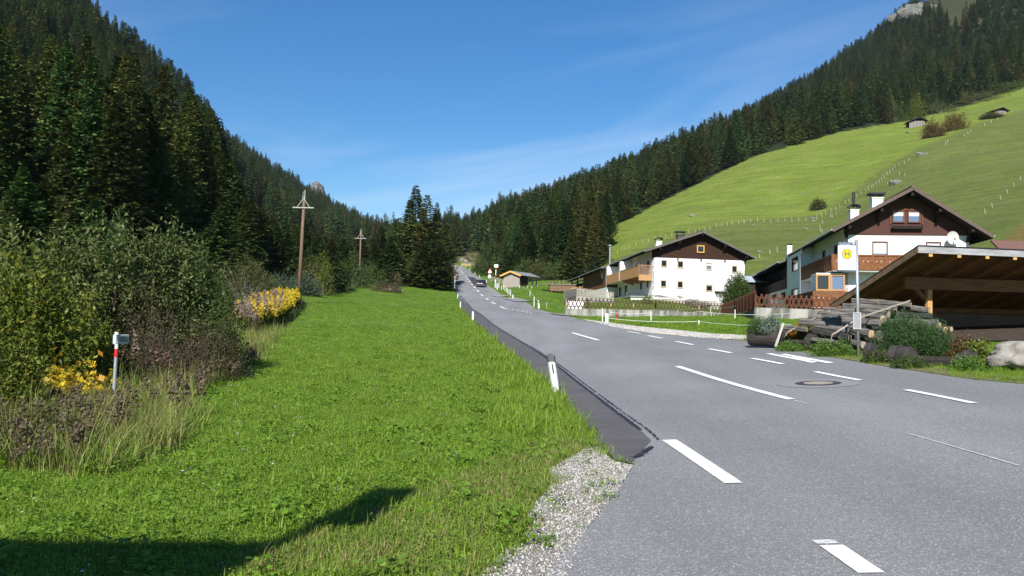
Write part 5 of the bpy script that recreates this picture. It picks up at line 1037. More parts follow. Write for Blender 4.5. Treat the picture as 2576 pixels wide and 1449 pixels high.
# balconies wrapping the corner
def carved_balcony(par, x0, x1, ylen, yf, zb_, zt_, name='balcony'):
    o = MB().box(x0, x1, yf, -.01, zb_ - .16, zb_).box(x0, -.01, -.01, ylen, zb_ - .161, zb_ - .001).build(name, plaster, par)
    m_ = MB(); ph_ = zt_ - zb_
    m_.box(x0 - .10, x1, yf - .10, yf + .08, zt_ - .12, zt_); m_.box(x0 - .10, x0 + .08, yf + .08, ylen, zt_ - .121, zt_ - .001)
    m_.box(x0 - .07, x1, yf - .07, yf + .0, zb_ - .08, zb_ + .10); m_.box(x0 - .07, x0, yf + .0, ylen, zb_ - .081, zb_ + .099)
    n_ = int((x1 - x0) / .95)
    for k in range(n_ + 1):
        x = x0 + (x1 - x0) * k / n_; m_.box(x - .09, x + .09, yf - .09, yf - .0, zb_ + .1, zt_ - .12); m_.box(x - .12, x + .12, yf - .10, yf - .0, zb_ + ph_ * .42, zb_ + ph_ * .55)
    n2 = int((ylen - yf) / .95)
    for k in range(1, n2 + 1): y = yf + (ylen - yf) * k / n2; m_.box(x0 - .09, x0, y - .09, y + .09, zb_ + .1, zt_ - .12)
    m_.box(x0 + .02, x1, yf - .045, yf - .01, zb_ + .1, zt_ - .13); m_.box(x0 - .045, x0 - .01, yf - .005, ylen, zb_ + .1, zt_ - .13)
    m_.build('carved_railing', carved, o)
    h_ = MB()
    for k in range(n_):
        for s_ in (-.17, .17): cx_ = x0 + (x1 - x0) * (k + .5) / n_ + s_; zc = zb_ + ph_ * .55; h_.add([(cx_ - .035, yf - .049, zc), (cx_, yf - .049, zc - .07), (cx_ + .035, yf - .049, zc), (cx_, yf - .049, zc + .06)], [(0, 1, 2, 3)])
    h_.build('heart_cutout', mat('pale_cutout', (.6, .55, .48), .9), o)
    return o
bz1, bt1 = f2.loc(*Q2(1215, 893), 'y', -1.3).z, f2.loc(*Q2(1205, 745), 'y', -1.3).z; carved_balcony(h2, XL, W2 + .3, jC - .02, -1.3, bz1, bt1)
XQ = f2.loc(*Q2(762, 1120), 'y', -1.5).x; bt2 = f2.loc(*Q2(1000, 1112), 'y', -1.5).z; bz2 = bt2 - (bt1 - bz1)
carved_balcony(h2, XQ, W2 * .5, jC - .6, -1.5, bz2, bt2, 'lower_balcony')
MB().box(XQ + .1, 1.0, -1.4, -.02, -1.5, bz2 - .17).build('balcony_base', carved, h2)
# glazed corner bay above the lower balcony
gx0, gx1 = f2.loc(*Q2(782, 1000), 'y', -.9).x, f2.loc(*Q2(1072, 1000), 'y', -.9).x; gz0, gz1 = f2.loc(*Q2(925, 1108), 'y', -.9).z, f2.loc(*Q2(925, 942), 'y', -.9).z
gb = MB().box(gx0 + .06, gx1 - .02, -.80, -.02, gz0 - .4, gz1 + .1).box(gx0 + .06, -.02, -.02, 1.6, gz0 - .4, gz1 + .1).build('glazed_bay', plaster, h2)
gm_ = (gx0 + gx1) / 2
for (a, b_) in ((gx0, gm_ - .02), (gm_ + .02, gx1)): window(gb, 'y', a, b_, gz0, gz1, -.92, orangef, glass if a == gx0 else glass_b, fw=.13, name='window')
# satellite dish
dp = f2.loc(*QR(1123, 112), 'y', -.7); ds = thing('satellite_dish', 'white satellite dish on the gable wall of the larger house', 'satellite dish', f2.w(dp.x, dp.y, dp.z), f2.r); m_ = MB(); v = [(0, .12, 0)]; n_ = 20
for r_ in (.5, 1.0):
    for k in range(n_): t = 2 * math.pi * k / n_; v.append((.46 * r_ * math.cos(t), .12 - .12 * r_ ** 2, .52 * r_ * math.sin(t)))
m_.add(v, [(0, 1 + (k + 1) % n_, 1 + k) for k in range(n_)] + [(1 + k, 1 + (k + 1) % n_, 1 + n_ + (k + 1) % n_, 1 + n_ + k) for k in range(n_)]); m_.build('dish', mat('dish_white', (.50, .50, .49), .5), ds, smooth=True)
MB().tube([(0, .1, -.1), (0, .65, -.35)], .03, 6).tube([(0, .0, -.45), (0, -.35, -.15)], .02, 6).tube([(0, -.4, -.16), (0, -.3, -.10)], .05, 6).build('arm', darkmetal, ds)
# dark annex barn behind
ax0 = f2.loc(*Q2(175, 1000), 'x', XL + .1).y; an = thing('annex_barn', 'dark boarded barn with white ground floor adjoining the back of the larger house', 'barn', f2.w(0, D2 + .05), f2.r); fa = Fr(f2.w(0, D2 + .05), -5, 5.5); AL = ax0 - D2 - .05
az1 = fa.loc(*Q2(490, 985), 'x', XL).z; az0 = fa.loc(*Q2(490, 1075), 'x', XL).z; aez = fa.loc(*Q2(480, 775), 'x', XL - .9).z; ah = []
for (a, b_, c, d) in [(355,1137,398,1188),(437,1122,480,1192)]:
    p0, p1 = Q2(a, b_), Q2(c, d); m_x = (p0[0] + p1[0]) / 2; ya, yb_ = sorted((fa.loc(p0[0], 600, 'x', XL).y, fa.loc(p1[0], 600, 'x', XL).y)); ah.append((ya, yb_, fa.loc(m_x, p1[1], 'x', XL).z, fa.loc(m_x, p0[1], 'x', XL).z))
mb = MB(); wall_slab(mb, 'x', 0.02, AL, -1.5, az0, ah, XL, XL + .3); mb.box(XL + .3, 8, .02, AL, -1.5, az0 - .003); mb.build('wall', plaster, an)
for h in ah: window(an, 'x', *h, XL, mat('dark_frame', (.05, .035, .03), .6), glass, fw=.07)
mb = MB(); board_row(mb, 'x', .02, AL, XL - .06, az0 + .02, az1, .16, .012, .05); mb.build('cladding', boards('dark_brown_cladding', (.075, .040, .028), (.04, .02, .015), (5, 5, .4)), an)
MB().box(XL + 1.4, 8, .03, AL - .02, az0 + .002, aez + .1).box(XL, XL + 1.4, AL - .2, AL, az0, aez + .1).box(XL - .1, XL + .02, .0, AL, az0 - .1, az0 + .02).build('upper_wall', boards('black_boards', (.02, .016, .014), (.012, .01, .01)), an)
ra_ = dict(xl=XL - .9, zl=aez, xr=5, zr=aez + 2.6, xR=11, zR=aez); gable_roof(an, ra_, .0, AL + 1.4, .2, tiles, greybarge, dark2, gutter=metal)
p = fa.loc(*Q2(260, 1160), 'x', XL - .02); MB().box(XL - .04, XL - .003, p.y - .55, p.y + .55, -1.4, az0 - .35).build('door', wf, an)

f2.skew(h2); fa.skew(an)
# ================================================================== carport with mono-pitch roof
f3 = Fr((at(2310, 620, 30).x, 30, 0), 12); cz0 = at(2310, 620, 30).z; cc = thing('carport', 'open wooden carport with a steep sloping roof and grey front board behind the timber pile', 'carport', Vector((f3.O.x, f3.O.y, 0)), f3.r)
bc = f3.loc(2092, 766, 'x', 0); CL, cz1 = bc.y, bc.z; sl_ = (cz0 - cz1) / CL; zr3 = lambda y: cz0 - sl_ * y; CW = 15.0
cw_u = boards('carport_boards', (.21, .105, .052), (.13, .065, .033), (.4, 6, 1)); cw_b = boards('glulam', (.27, .13, .058), (.17, .08, .036), (.5, 3, 3)); cw_g = boards('grey_weathered', (.36, .36, .37), (.22, .22, .23), (.6, 3, 3)); cw_p = boards('fresh_post', (.62, .34, .12), (.45, .24, .09), (4, 4, .5))
def slab(mb, x0, x1, y0, y1, zf_, th, up=0.0): mb.add([(x0, y0, zf_(y0) + up), (x1, y0, zf_(y0) + up), (x1, y1, zf_(y1) + up), (x0, y1, zf_(y1) + up), (x0, y0, zf_(y0) + up - th), (x1, y0, zf_(y0) + up - th), (x1, y1, zf_(y1) + up - th), (x0, y1, zf_(y1) + up - th)], [(0, 1, 2, 3), (7, 6, 5, 4), (0, 4, 5, 1), (1, 5, 6, 2), (2, 6, 7, 3), (3, 7, 4, 0)])
m_ = MB(); slab(m_, -.05, CW, -.06, CL + .1, zr3, .035, .03); rfc = m_.build('roof', darkmetal, cc); m_ = MB(); slab(m_, 0.03, CW, 0, CL, zr3, .04, -.006); m_.build('roof_boards', cw_u, rfc)
m_ = MB(); m_.box(-.03, CW, -.05, -.005, cz0 - .24, cz0 - .005); m_.build('fascia', cw_g, rfc); m_ = MB(); m_.add([(-.035, -.004, cz0 - .005), (-.035, CL, cz1 - .005), (-.035, CL, cz1 - .24), (-.035, -.004, cz0 - .24), (.02, -.004, cz0 - .005), (.02, CL, cz1 - .005), (.02, CL, cz1 - .24), (.02, -.004, cz0 - .24)], [(0, 1, 2, 3), (7, 6, 5, 4), (0, 4, 5, 1), (1, 5, 6, 2), (2, 6, 7, 3), (3, 7, 4, 0)]); m_.build('verge_board', boards('verge_wood', (.20, .13, .08), (.10, .07, .05), (3, 1, 1)), rfc)
rx = [f3.loc(*QR(a, 258), 'y', 0).x for a in (925, 1170, 1415, 1665)]; dx = (rx[-1] - rx[0]) / 3
for k in range(-0, 10):
    x = rx[0] + dx * k
    if x < CW - .2: m_ = MB(); slab(m_, x - .07, x + .07, 0.0, CL - .05, zr3, .18, -.05); ro = m_.build('rafter', cw_b, cc); MB().box(x - .075, x + .075, -.03, -.004, cz0 - .36, cz0 - .245).build('rafter_end', cw_p, ro)  # end blocks paler than the rafters, sunlight on them put into the colour
yb_ = 2.0; zbm = zr3(yb_) - .24; bx0 = f3.loc(*QR(700, 430), 'y', yb_).x; zb0 = f3.loc(*QR(880, 567), 'y', yb_).z
MB().box(bx0, CW, yb_ - .09, yb_ + .09, zb0, zbm).build('beam', cw_b, cc); MB().box(bx0 + .3, CW, CL - .5, CL - .3, cz1 - .25, zr3(CL - .5) - .24).build('beam', cw_b, cc)
px_ = f3.loc(*QR(910, 600), 'y', yb_).x; gz_ = float(H(*f3.w(px_, yb_).xy)); 
for xx in (px_, px_ + 5.5, px_ + 11): MB().box(xx - .1, xx + .1, yb_ - .085, yb_ + .085, gz_ - .5, zb0 - .003).build('post', cw_p, cc)
MB().beam((bx0 + .2, yb_ + .1, zb0 + .35), (px_ - .15, yb_ + .05, zb0 - .35), .12, .14).build('brace', cw_b, cc)
bw = boards('brown_wall', (.20, .14, .10), (.13, .09, .065), (.4, 1, 1)); zt3 = f3.loc(*QR(1300, 795), 'y', CL - .2).z; MB().box(bx0 + .5, CW, CL - .28, CL - .1, -.5, cz1 - .1).build('back_wall', bw, cc)
fl = [tuple(f3.w(a_, b2).xy) for a_, b2 in ((-.1, -3.2), (CW, -3.2), (CW, CL), (-.1, CL))]; sheet('carport_floor', fl, .03, mat('shaded_dirt', (.075, .058, .045), .95, .1, noise=.4, nscale=3), step=.8)  # dirt sheet coloured dark for the interior shade, also in front of the roof
MB().box(CW - .3, CW - .1, 0.2, CL - .3, -.5, cz1).build('side_wall', bw, cc)
# far roof peeping out right of the house
t = thing('far_roof_house', 'low building with reddish roof just showing above the carport at the right edge', 'house', at(2590, 640, 60), rad(10)); m_ = MB(); m_.add([(-1.8, 0, -.3), (8, 0, -.1), (8, 5, 1.6), (1.0, 5, 1.6), (-1.8, 0, -.45), (8, 0, -.25), (8, 5, 1.45), (1.0, 5, 1.45)], [(0, 1, 2, 3), (7, 6, 5, 4), (0, 4, 5, 1), (1, 5, 6, 2), (2, 6, 7, 3), (3, 7, 4, 0)]); m_.build('roof', mat('red_tiles', (.19, .10, .075), .8, noise=.3, nscale=8), t); MB().box(-.8, 7.5, .6, 5, -6, -.35).build('wall', brown2, t)
t = thing('tin_roof_shed', 'low shed with pale tin roof between the two white houses', 'shed', at(1890, 708, 108), rad(20)); MB().add([(-2, 0, 0), (4, 0, 0), (4, 4, 1.0), (-2, 4, 1.0), (-2, 0, -.1), (4, 0, -.1), (4, 4, .9), (-2, 4, .9)], [(0, 1, 2, 3), (7, 6, 5, 4), (0, 4, 5, 1), (1, 5, 6, 2), (2, 6, 7, 3), (3, 7, 4, 0)]).build('roof', mat('tin', (.55, .60, .66), .4, metal=.3), t); MB().box(-1.7, 3.8, .3, 3.9, -4, -.12).build('wall', oldb, t)

# ================================================================== unseen building behind the camera, shaped to cast the shadow on the grass
t = thing('shadow_building', 'unseen building behind the camera, shaped to cast the shadow on the grass', 'barn', (-11, -1.3, 0), 0)
HB = 5.68; MB().box(-9, 7.55, -5.5, -.02, -.3, HB - .35).build('wall', oldb, t); MB().add([(-9.4, .1, HB), (7.8, .1, HB), (7.8, -6, HB - 1.6), (-9.4, -6, HB - 1.6), (-9.4, .1, HB - .2), (7.8, .1, HB - .2), (7.8, -6, HB - 1.8), (-9.4, -6, HB - 1.8)], [(0, 3, 2, 1), (4, 5, 6, 7), (0, 1, 5, 4), (1, 2, 6, 5), (2, 3, 7, 6), (3, 0, 4, 7)]).build('roof', tiles, t)
MB().tube([(7.72, -.3, HB - .4), (7.84, -.3, HB + .84)], .085, 8).box(7.78, 8.2, -.36, -.26, HB + .72, HB + 1.80).build('chimney', concrete, t)  # panel on a thin pipe, shaped to cast the bump in the shadow
# ------------------------------------------------------------------ small things
white = mat('white_plastic', (.78, .78, .76), .5, .4, noise=.06, nscale=20); blackp = mat('black_plastic', (.03, .03, .032), .5, .4); greycap = mat('grey_cap', (.10, .105, .11), .5, .4, noise=.2, nscale=30)
redp = mat('red_paint', (.60, .02, .025), .5, .4); orangep = mat('orange_paint', (.75, .16, .03), .6); postwood = mat('fence_wood', (.42, .37, .30), .9, .1, noise=.35, nscale=9, stretch=(1, 1, .3))
def delineator(px, pyb, pyt, lab, lean=0.0, dy=0.0, rot=0.0):
    b_ = hit(px, pyb); hh = at(px, pyt, b_.y).z - b_.z; t = thing('delineator_post', lab, 'road post', b_, rot, 'white delineator posts along the road'); k = hh / .9
    cp_ = 0.80
    def pr(mb, z0, z1, e=1.0):
        v = []
        for z in (z0, z1):
            for (x, y) in ((-.07, .045), (-.045, -.05), (.045, -.05), (.07, .045), (.03, .075), (-.03, .075)): v.append((x * 1.3 * k * e + z * lean, y * k * e, z))
        mb.add(v, [(5, 4, 3, 2, 1, 0), (6, 7, 8, 9, 10, 11)] + [(i, (i + 1) % 6, (i + 1) % 6 + 6, i + 6) for i in range(6)])
    m_ = MB(); pr(m_, -.15, hh * cp_ - .002); m_.build('post', white, t, bevel=.004 if hh > .7 and b_.y < 30 else 0)
    m_ = MB(); pr(m_, hh * cp_, hh * .955, 1.12); pr(m_, hh * .956, hh, .5); m_.build('cap', greycap, t)
    m_ = MB(); z0, z1 = hh * .50, hh * .74; m_.add([(-.018 * k + z0 * lean, -.056 * k, z0), (.018 * k + z0 * lean, -.056 * k, z0), (.018 * k + z1 * lean, -.056 * k, z1), (-.018 * k + z1 * lean, -.056 * k, z1)], [(0, 1, 2, 3)]); m_.build('reflector', blackp, t)
    return t
delineator(1400, 990, 890, 'large leaning white delineator post with grey cap beside the dark asphalt strip', lean=-.17)
delineator(1189.5, 806, 778, 'white delineator post, second from the front on the left road edge')
delineator(1158.2, 773, 755.5, 'white delineator post, third from the front on the left road edge'); delineator(1151.3, 749, 737.5, 'white delineator post, fourth from the front on the left road edge')
delineator(1528, 813, 782, 'white delineator post with black cap on the right edge before the concrete wall')
for k, (x, y0, y1) in enumerate([(1790, 1160, 1010), (1375, 915, 812), (1095, 715, 640), (908, 588, 520), (792, 503, 440), (655, 403, 345), (530, 330, 280), (468, 312, 265), (236, 268, 225)]):
    a = QZ(x, y0); b_ = QZ(x, y1); delineator(a[0], a[1], b_[1], 'small white delineator on the right road edge, number %s beyond the meadow' % ['one', 'two', 'three', 'four', 'five', 'six', 'seven', 'eight', 'nine'][k])
delineator(*[*Q4(1650, 1028), Q4(1650, 930)[1]], 'white delineator post beside the fence posts of the farmhouse meadow')
# snow poles
def snowpole(q0, q1, lab, bands, r=.045, sign=None):
    b_ = hit(*q0); hh = at(q1[0], q1[1], b_.y).z - b_.z; dx_ = at(q1[0], q1[1], b_.y).x - b_.x; t = thing('snow_pole', lab, 'snow pole', b_); z = 0; k = 0
    m_ = [MB()]
    for fr_, c in bands:
        mb_ = m_[0] if c == 0 else MB(); mb_.tube([(dx_ * z / hh, 0, z), (dx_ * (z + fr_ * hh) / hh, 0, z + fr_ * hh)], r, 8); z += fr_ * hh
        if c: mb_.build('red_band', redp, t)
    m_[0].build('pole', white, t); return t, b_, hh, dx_
t, b_, hh, dx_ = snowpole(QZ(252, 880), QZ(280, 205), 'red and white snow pole at the left road edge before the spruces', [(.46, 0), (.17, 1), (.23, 0), (.14, 1)], .07)
bx = hit(*QZ(190, 838)); k_ = bx.y / F / 1.59 / 6.586; t = thing('grey_cabinet', 'pale grey cabinet beside the left snow pole', 'cabinet', bx, rad(-8)); MB().box(-65 * k_, 65 * k_, 0, .9, -.4, 125 * k_).build('body', mat('cabinet_grey', (.48, .50, .50), .6, noise=.1, nscale=6), t); MB().box(-67 * k_, 67 * k_, -.04, .94, 125 * k_ + .002, 125 * k_ + .06).build('lid', mat('cabinet_lid', (.55, .57, .57), .6), t)
t, b_, hh, dx_ = snowpole(QZ(1318, 868), QZ(1350, 250), 'red and white snow pole carrying a pale board, right of the warning signs', [(.36, 0), (.20, 1), (.22, 0), (.22, 1)], .08)
k_ = b_.y / F / 1.59 / 6.586; m_ = MB(); m_.box(dx_ - 53 * k_, dx_ + 53 * k_, -.12, -.085, hh - 80 * k_, hh); m_.build('sign_board', mat('cream_board', (.74, .72, .62), .6, noise=.1, nscale=3), t)
bx = hit(*QZ(1375, 868)); t = thing('grey_cabinet', 'grey cabinet at the foot of the snow pole with the board', 'cabinet', bx, rad(-8)); MB().box(-60 * k_, 60 * k_, 0, .8, -.4, 120 * k_).build('body', mat('cabinet_grey2', (.33, .33, .33), .7), t)
# warning signs
b_ = hit(*QZ(1162, 672)); k_ = b_.y / F / 1.59 / 6.586; gz = lambda y: at(*QZ(1180, y), b_.y).z - b_.z; t = thing('warning_sign', 'two red-edged triangular warning signs with white plates on one post at the right roadside', 'road sign', b_)
MB().tube([(0, .05, -.3), (.15, .05, gz(380))], .05, 6).build('post', metal, t)
def tri(cx_, zt, w_, h_, nm):
    o = MB().prism([(cx_ - w_ / 2, zt - h_), (cx_ + w_ / 2, zt - h_), (cx_, zt)], -.03, 0, 'y').build(nm, redp, t); MB().prism([(cx_ - w_ * .30, zt - h_ * .86), (cx_ + w_ * .30, zt - h_ * .86), (cx_, zt - h_ * .26)], -.036, -.031, 'y').build('white_field', white, o); MB().prism([(cx_ - w_ * .13, zt - h_ * .78), (cx_ + w_ * .13, zt - h_ * .78), (cx_ + w_ * .13, zt - h_ * .62), (cx_ + w_ * .07, zt - h_ * .55), (cx_ - w_ * .13, zt - h_ * .6)], -.041, -.037, 'y').build('symbol', blackp, o)
xo = at(*QZ(1183, 400), b_.y).x - b_.x; tri(xo, gz(345), 115 * k_, 105 * k_, 'triangle_sign'); tri(xo - 8 * k_, gz(478), 80 * k_, 62 * k_, 'triangle_sign')
for (x0, x1, y0, y1) in ((1140, 1222, 437, 475), (1132, 1212, 536, 562), (1138, 1200, 566, 606)): MB().box(at(*QZ(x0, y0), b_.y).x - b_.x, at(*QZ(x1, y0), b_.y).x - b_.x, -.035, -.01, gz(y1), gz(y0)).build('plate', white, t)
# ------------------------------------------------------------------ hydrant sign with the word SAUGSTELLE
def text_mesh(body, size, name, m_, parent, loc, rot, ext=.002, sx=1.0):
    c = bpy.data.curves.new(name, 'FONT'); c.body = body; c.size = size; c.extrude = ext; c.align_x = 'CENTER'; c.align_y = 'CENTER'; c.space_character = 1.0; c.offset = .003 * size * 3
    o = bpy.data.objects.new(name, c); sc.collection.objects.link(o); dg = bpy.context.evaluated_depsgraph_get(); me = bpy.data.meshes.new_from_object(o.evaluated_get(dg)); bpy.data.objects.remove(o)
    me.materials.clear(); me.materials.append(m_); o = bpy.data.objects.new(name, me); sc.collection.objects.link(o); o.location = loc; o.rotation_euler = rot; o.scale = (sx, 1, 1); o.parent = parent; return o
YS_ = 14.2; b_ = at(284, 1020, YS_); gh = float(H(b_.x, YS_)); tz_ = at(287, 840, YS_).z; t = thing('hydrant_sign', 'grey post with red and white bands and a SAUGSTELLE box sign in the left thicket', 'sign', (b_.x, YS_, gh)); hs_ = tz_ - gh; galv = mat('galv_post', (.33, .37, .41), .55, .4, metal=.2, noise=.2, nscale=12)
zz = lambda py: at(285, py, YS_).z - gh; ld = .03
def seg(nm, y0, y1, m_, r=.029): z0, z1 = zz(y0), zz(y1); MB().tube([(ld * z0 / hs_, 0, z0), (ld * z1 / hs_, 0, z1)], r, 14).build(nm, m_, t, smooth=False)
seg('post', 1085, 898.5, galv); seg('red_band', 898, 877.5, redp, .030); seg('white_band', 877, 866, white, .030); seg('post', 865.5, 858, galv)
sz0, sz1 = zz(866), zz(842); ang = rad(75); m_ = MB(); wS = .30
m_.box(-.02, wS, -.035, .035, sz0, sz1); sb = m_.build('sign_box', mat('sign_grey_green', (.50, .56, .52), .6, noise=.08, nscale=10), t, bevel=.012); sb.rotation_euler = (0, 0, ang); sb.location = (-.005, 0, 0)
text_mesh('SAUGSTELLE', .092, 'lettering', blackp, sb, (.15, -.0375, (sz0 + sz1) / 2), (rad(90), 0, 0), sx=.56, ext=.001).scale = (.48, 1.35, 1)
MB().tube([(.02, 0, sz1 + .002), (.02, 0, sz1 + .045)], .035, 12).build('cap', white, t)
# ------------------------------------------------------------------ bus stop
b_ = hit(2160, 901); tp = at(2155, 603, b_.y); t = thing('bus_stop_sign', 'bus stop sign with a green H on a yellow disc on a grey pole', 'bus stop sign', b_); zt = tp.z - b_.z; dxp = tp.x - b_.x
MB().tube([(0, 0, -.2), (dxp, 0, zt)], .040, 14).build('pole', metal, t, smooth=True)
a, c = at(2108, 610, b_.y) - b_, at(2151.5, 682, b_.y) - b_; w_, h_ = c.x - a.x, a.z - c.z; xm = (a.x + c.x) / 2; sg = MB().box(a.x, c.x, -.03, .03, c.z, a.z).build('sign_panel', white, t)
navy = mat('slate_blue', (.10, .13, .17), .6); green = mat('sign_green', (.01, .22, .13), .5); yel = mat('sign_yellow', (.80, .43, .01), .5)
MB().box(a.x - .005, c.x, -.035, .035, a.z - h_ * .10, a.z + .01).build('header_band', navy, sg); MB().box(a.x - .005, c.x, -.035, .035, c.z - .01, c.z + h_ * .035).build('footer_band', navy, sg)
m_ = MB()
for k in range(16): m_.box(a.x + .04 + k * .017, a.x + .04 + k * .017 + .011, -.0375, -.0355, a.z - h_ * .068, a.z - h_ * .068 + .010 + .004 * (k % 3 == 0))
m_.box(c.x - .085, c.x - .035, -.0375, -.0355, a.z - h_ * .055, a.z - h_ * .02); m_.build('header_text', white, sg)
cz_ = a.z - h_ * .40; R_ = w_ * .315
def discy(r, y0, y1, nm, mm_): m2 = MB(); m2.tube([(xm, y1, cz_), (xm, y0, cz_)], r, 36); m2.build(nm, mm_, sg)
discy(R_, -.034, -.029, 'green_ring', green); discy(R_ * .86, -.037, -.0345, 'yellow_disc', yel)
m_ = MB(); q = R_; m_.box(xm - q * .48, xm - q * .24, -.040, -.0375, cz_ - q * .5, cz_ + q * .5).box(xm + q * .24, xm + q * .48, -.040, -.0375, cz_ - q * .5, cz_ + q * .5).box(xm - q * .239, xm + q * .239, -.0402, -.0375, cz_ - q * .11, cz_ + q * .11); m_.build('letter_h', green, sg)
MB().box(c.x, dxp * .9, -.012, .012, c.z + .05, c.z + .09).box(c.x, dxp, -.012, .012, a.z - .12, a.z - .08).build('bracket', metal, t)
a2, c2 = at(2143, 786, b_.y) - b_, at(2163, 828, b_.y) - b_; m_ = MB(); fw_ = .022
for (x0, x1, z0, z1) in ((a2.x, c2.x, a2.z - fw_, a2.z), (a2.x, c2.x, c2.z, c2.z + fw_), (a2.x, a2.x + fw_, c2.z + fw_, a2.z - fw_), (c2.x - fw_, c2.x, c2.z + fw_, a2.z - fw_)): m_.box(x0, x1, -.085, -.045, z0, z1)
tt = m_.build('timetable_frame', mat('alu', (.62, .63, .64), .4, metal=.5), t); MB().box(a2.x + fw_, c2.x - fw_, -.070, -.05, c2.z + fw_, a2.z - fw_).build('timetable', mat('dim_paper', (.30, .30, .31), .2, .6, noise=.2, nscale=20), tt)
# ------------------------------------------------------------------ power poles (bare, with triangular steel heads)
polew = mat('pole_wood', (.20, .13, .092), .85, .15, col2=(.13, .085, .06), nscale=5, stretch=(2, 2, .2), bump=.3)
mat('pale_steel', (.30, .31, .29), .5, metal=.3)
def upole(q0, q1, Y, qa, lab, r):
    x0 = at(q0[0], q0[1], Y); x1 = at(q1[0], q1[1], Y); z0 = float(H(x0.x, Y)); t = thing('utility_pole', lab, 'utility pole', (x0.x, Y, z0), 0, 'wooden utility poles on the left'); hh = x1.z - z0; dx_ = x1.x - x0.x; ps = lambda z: dx_ * z / hh
    zc = at(qa[0], qa[1], Y).z - z0; wd_ = (qa[2] - qa[3]) / F * Y / 2; zt_ = hh * .945
    MB().tube([(0, 0, -.5), (ps(zt_), 0, zt_)], [r * 1.2, r * .8], 12).build('pole', polew, t, smooth=True)
    MB().box(ps(zc) - wd_, ps(zc) + wd_, -r - .06, -r + .04, zc - .05, zc + .05).build('crossarm', MATS['pale_steel'], t)
    MB().beam((ps(zc) - wd_ * .60, -r * .9, zc + .05), (ps(hh * .9), -r * .9, zc + (hh - zc) * .52), .05, .05).build('strut', MATS['pale_steel'], t); MB().beam((ps(zc) + wd_ * .60, -r * .9, zc + .05), (ps(hh * .9), -r * .9, zc + (hh - zc) * .52), .05, .05).build('strut', MATS['pale_steel'], t)
    MB().beam((ps(zc) - .09, -r * .7, zc + (hh - zc) * .45), (ps(hh) - .09, -.05, hh * .985), .06, .06).beam((ps(zc) + .1, -r * .7, zc + (hh - zc) * .45), (ps(hh) + .06, -.05, hh), .06, .06).build('steel_head', mat('pale_steel', (.30, .31, .29), .5, metal=.3), t)
upole((750, 763), (766.5, 478), 73, (763, 523, 791, 738), 'tall brown wooden utility pole at the edge of the meadow', .15)
upole((903, 735), (908.3, 575), 137, (908, 600, 923, 894), 'farther wooden utility pole standing in the bushes', .15)
# boards at the far meadow edge
b_ = hit(985, 733); t = thing('timber_boards', 'low pale boards lying among reddish weeds at the far meadow edge', 'boards', b_); k_ = b_.y / F; m_ = MB()
for k in range(4): m_.box(-30 * k_ + k * .3, 30 * k_ - k * .8, k * .25, k * .25 + .2, .15 + k * .12, .27 + k * .12)
m_.build('boards', mat('old_board', (.40, .36, .30), .9, noise=.3, nscale=6), t)
bush('weed_clump', 'reddish brown weeds around the boards at the far meadow edge', 'weeds', 975, b_.y - 3 if b_.y > 20 else 120, 712, 75, 'brown', .16, 260, 8, st=30, str_=.015)
# ------------------------------------------------------------------ retaining walls, fences at the houses
def wallstrip(name, lab, tops, base_off, thick, m_, cat='wall'):
    """tops: list of (px, py, Y) of the wall top"""
    Wp = [at(*q_) for q_ in tops]; t = thing(name, lab, cat, (Wp[0].x, Wp[0].y, 0)); mb = MB()
    for a, b_ in zip(Wp, Wp[1:]):
        n_ = max(1, int((b_ - a).length / 3)); 
        for k in range(n_):
            p, q_ = a.lerp(b_, k / n_), a.lerp(b_, (k + 1) / n_); d = (q_ - p); nr = Vector((-d.y, d.x, 0)).normalized() * thick; o = Wp[0]
            v = []
            for s_ in (Vector((0, 0, 0)), nr):
                for w_, zt_ in ((p, p.z), (q_, q_.z)): v += [(w_.x + s_.x - o.x, w_.y + s_.y - o.y, float(H(w_.x, w_.y)) - base_off), (w_.x + s_.x - o.x, w_.y + s_.y - o.y, zt_)]
            mb.add(v, [(0, 2, 3, 1), (4, 5, 7, 6), (1, 3, 7, 5)] + ([(0, 1, 5, 4)] if k == 0 else []) + ([(2, 6, 7, 3)] if k == n_ - 1 else []))
    o = mb.build('concrete', m_, t); return t, Wp
def streakwall(nm, c, c2):
    m = mat(nm, c, .92, .15, col2=c2, nscale=1.6, stretch=(1, 1, .18), bump=.3, bscale=25, dist=.01, lo=.42, hi=.62); return m
sw = streakwall('stained_concrete', (.38, .365, .33), (.13, .125, .11)); sw2 = streakwall('shaded_concrete', (.12, .12, .125), (.06, .06, .065))  # sw2: same concrete, with the shade of the return wall put into its colour
t, W1p = wallstrip('retaining_wall', 'long low concrete retaining wall below the smaller white farmhouse', [(1425, 777, 76), (1478, 777, 77), (1650, 781, 80), (1812, 788, 84)], .5, .3, sw)
t, W2p = wallstrip('retaining_wall', 'stained concrete retaining wall in front of the larger house', [(1903, 773.5, 52), (1990, 776, 52.5), (2105, 781, 53)], .5, .3, sw)
t, W3p = wallstrip('retaining_wall', 'dark shaded return of the concrete wall running back between the two houses', [(1845, 797, 66), (1870, 788, 60), (1902.5, 774, 52.1)], .6, .25, sw2)
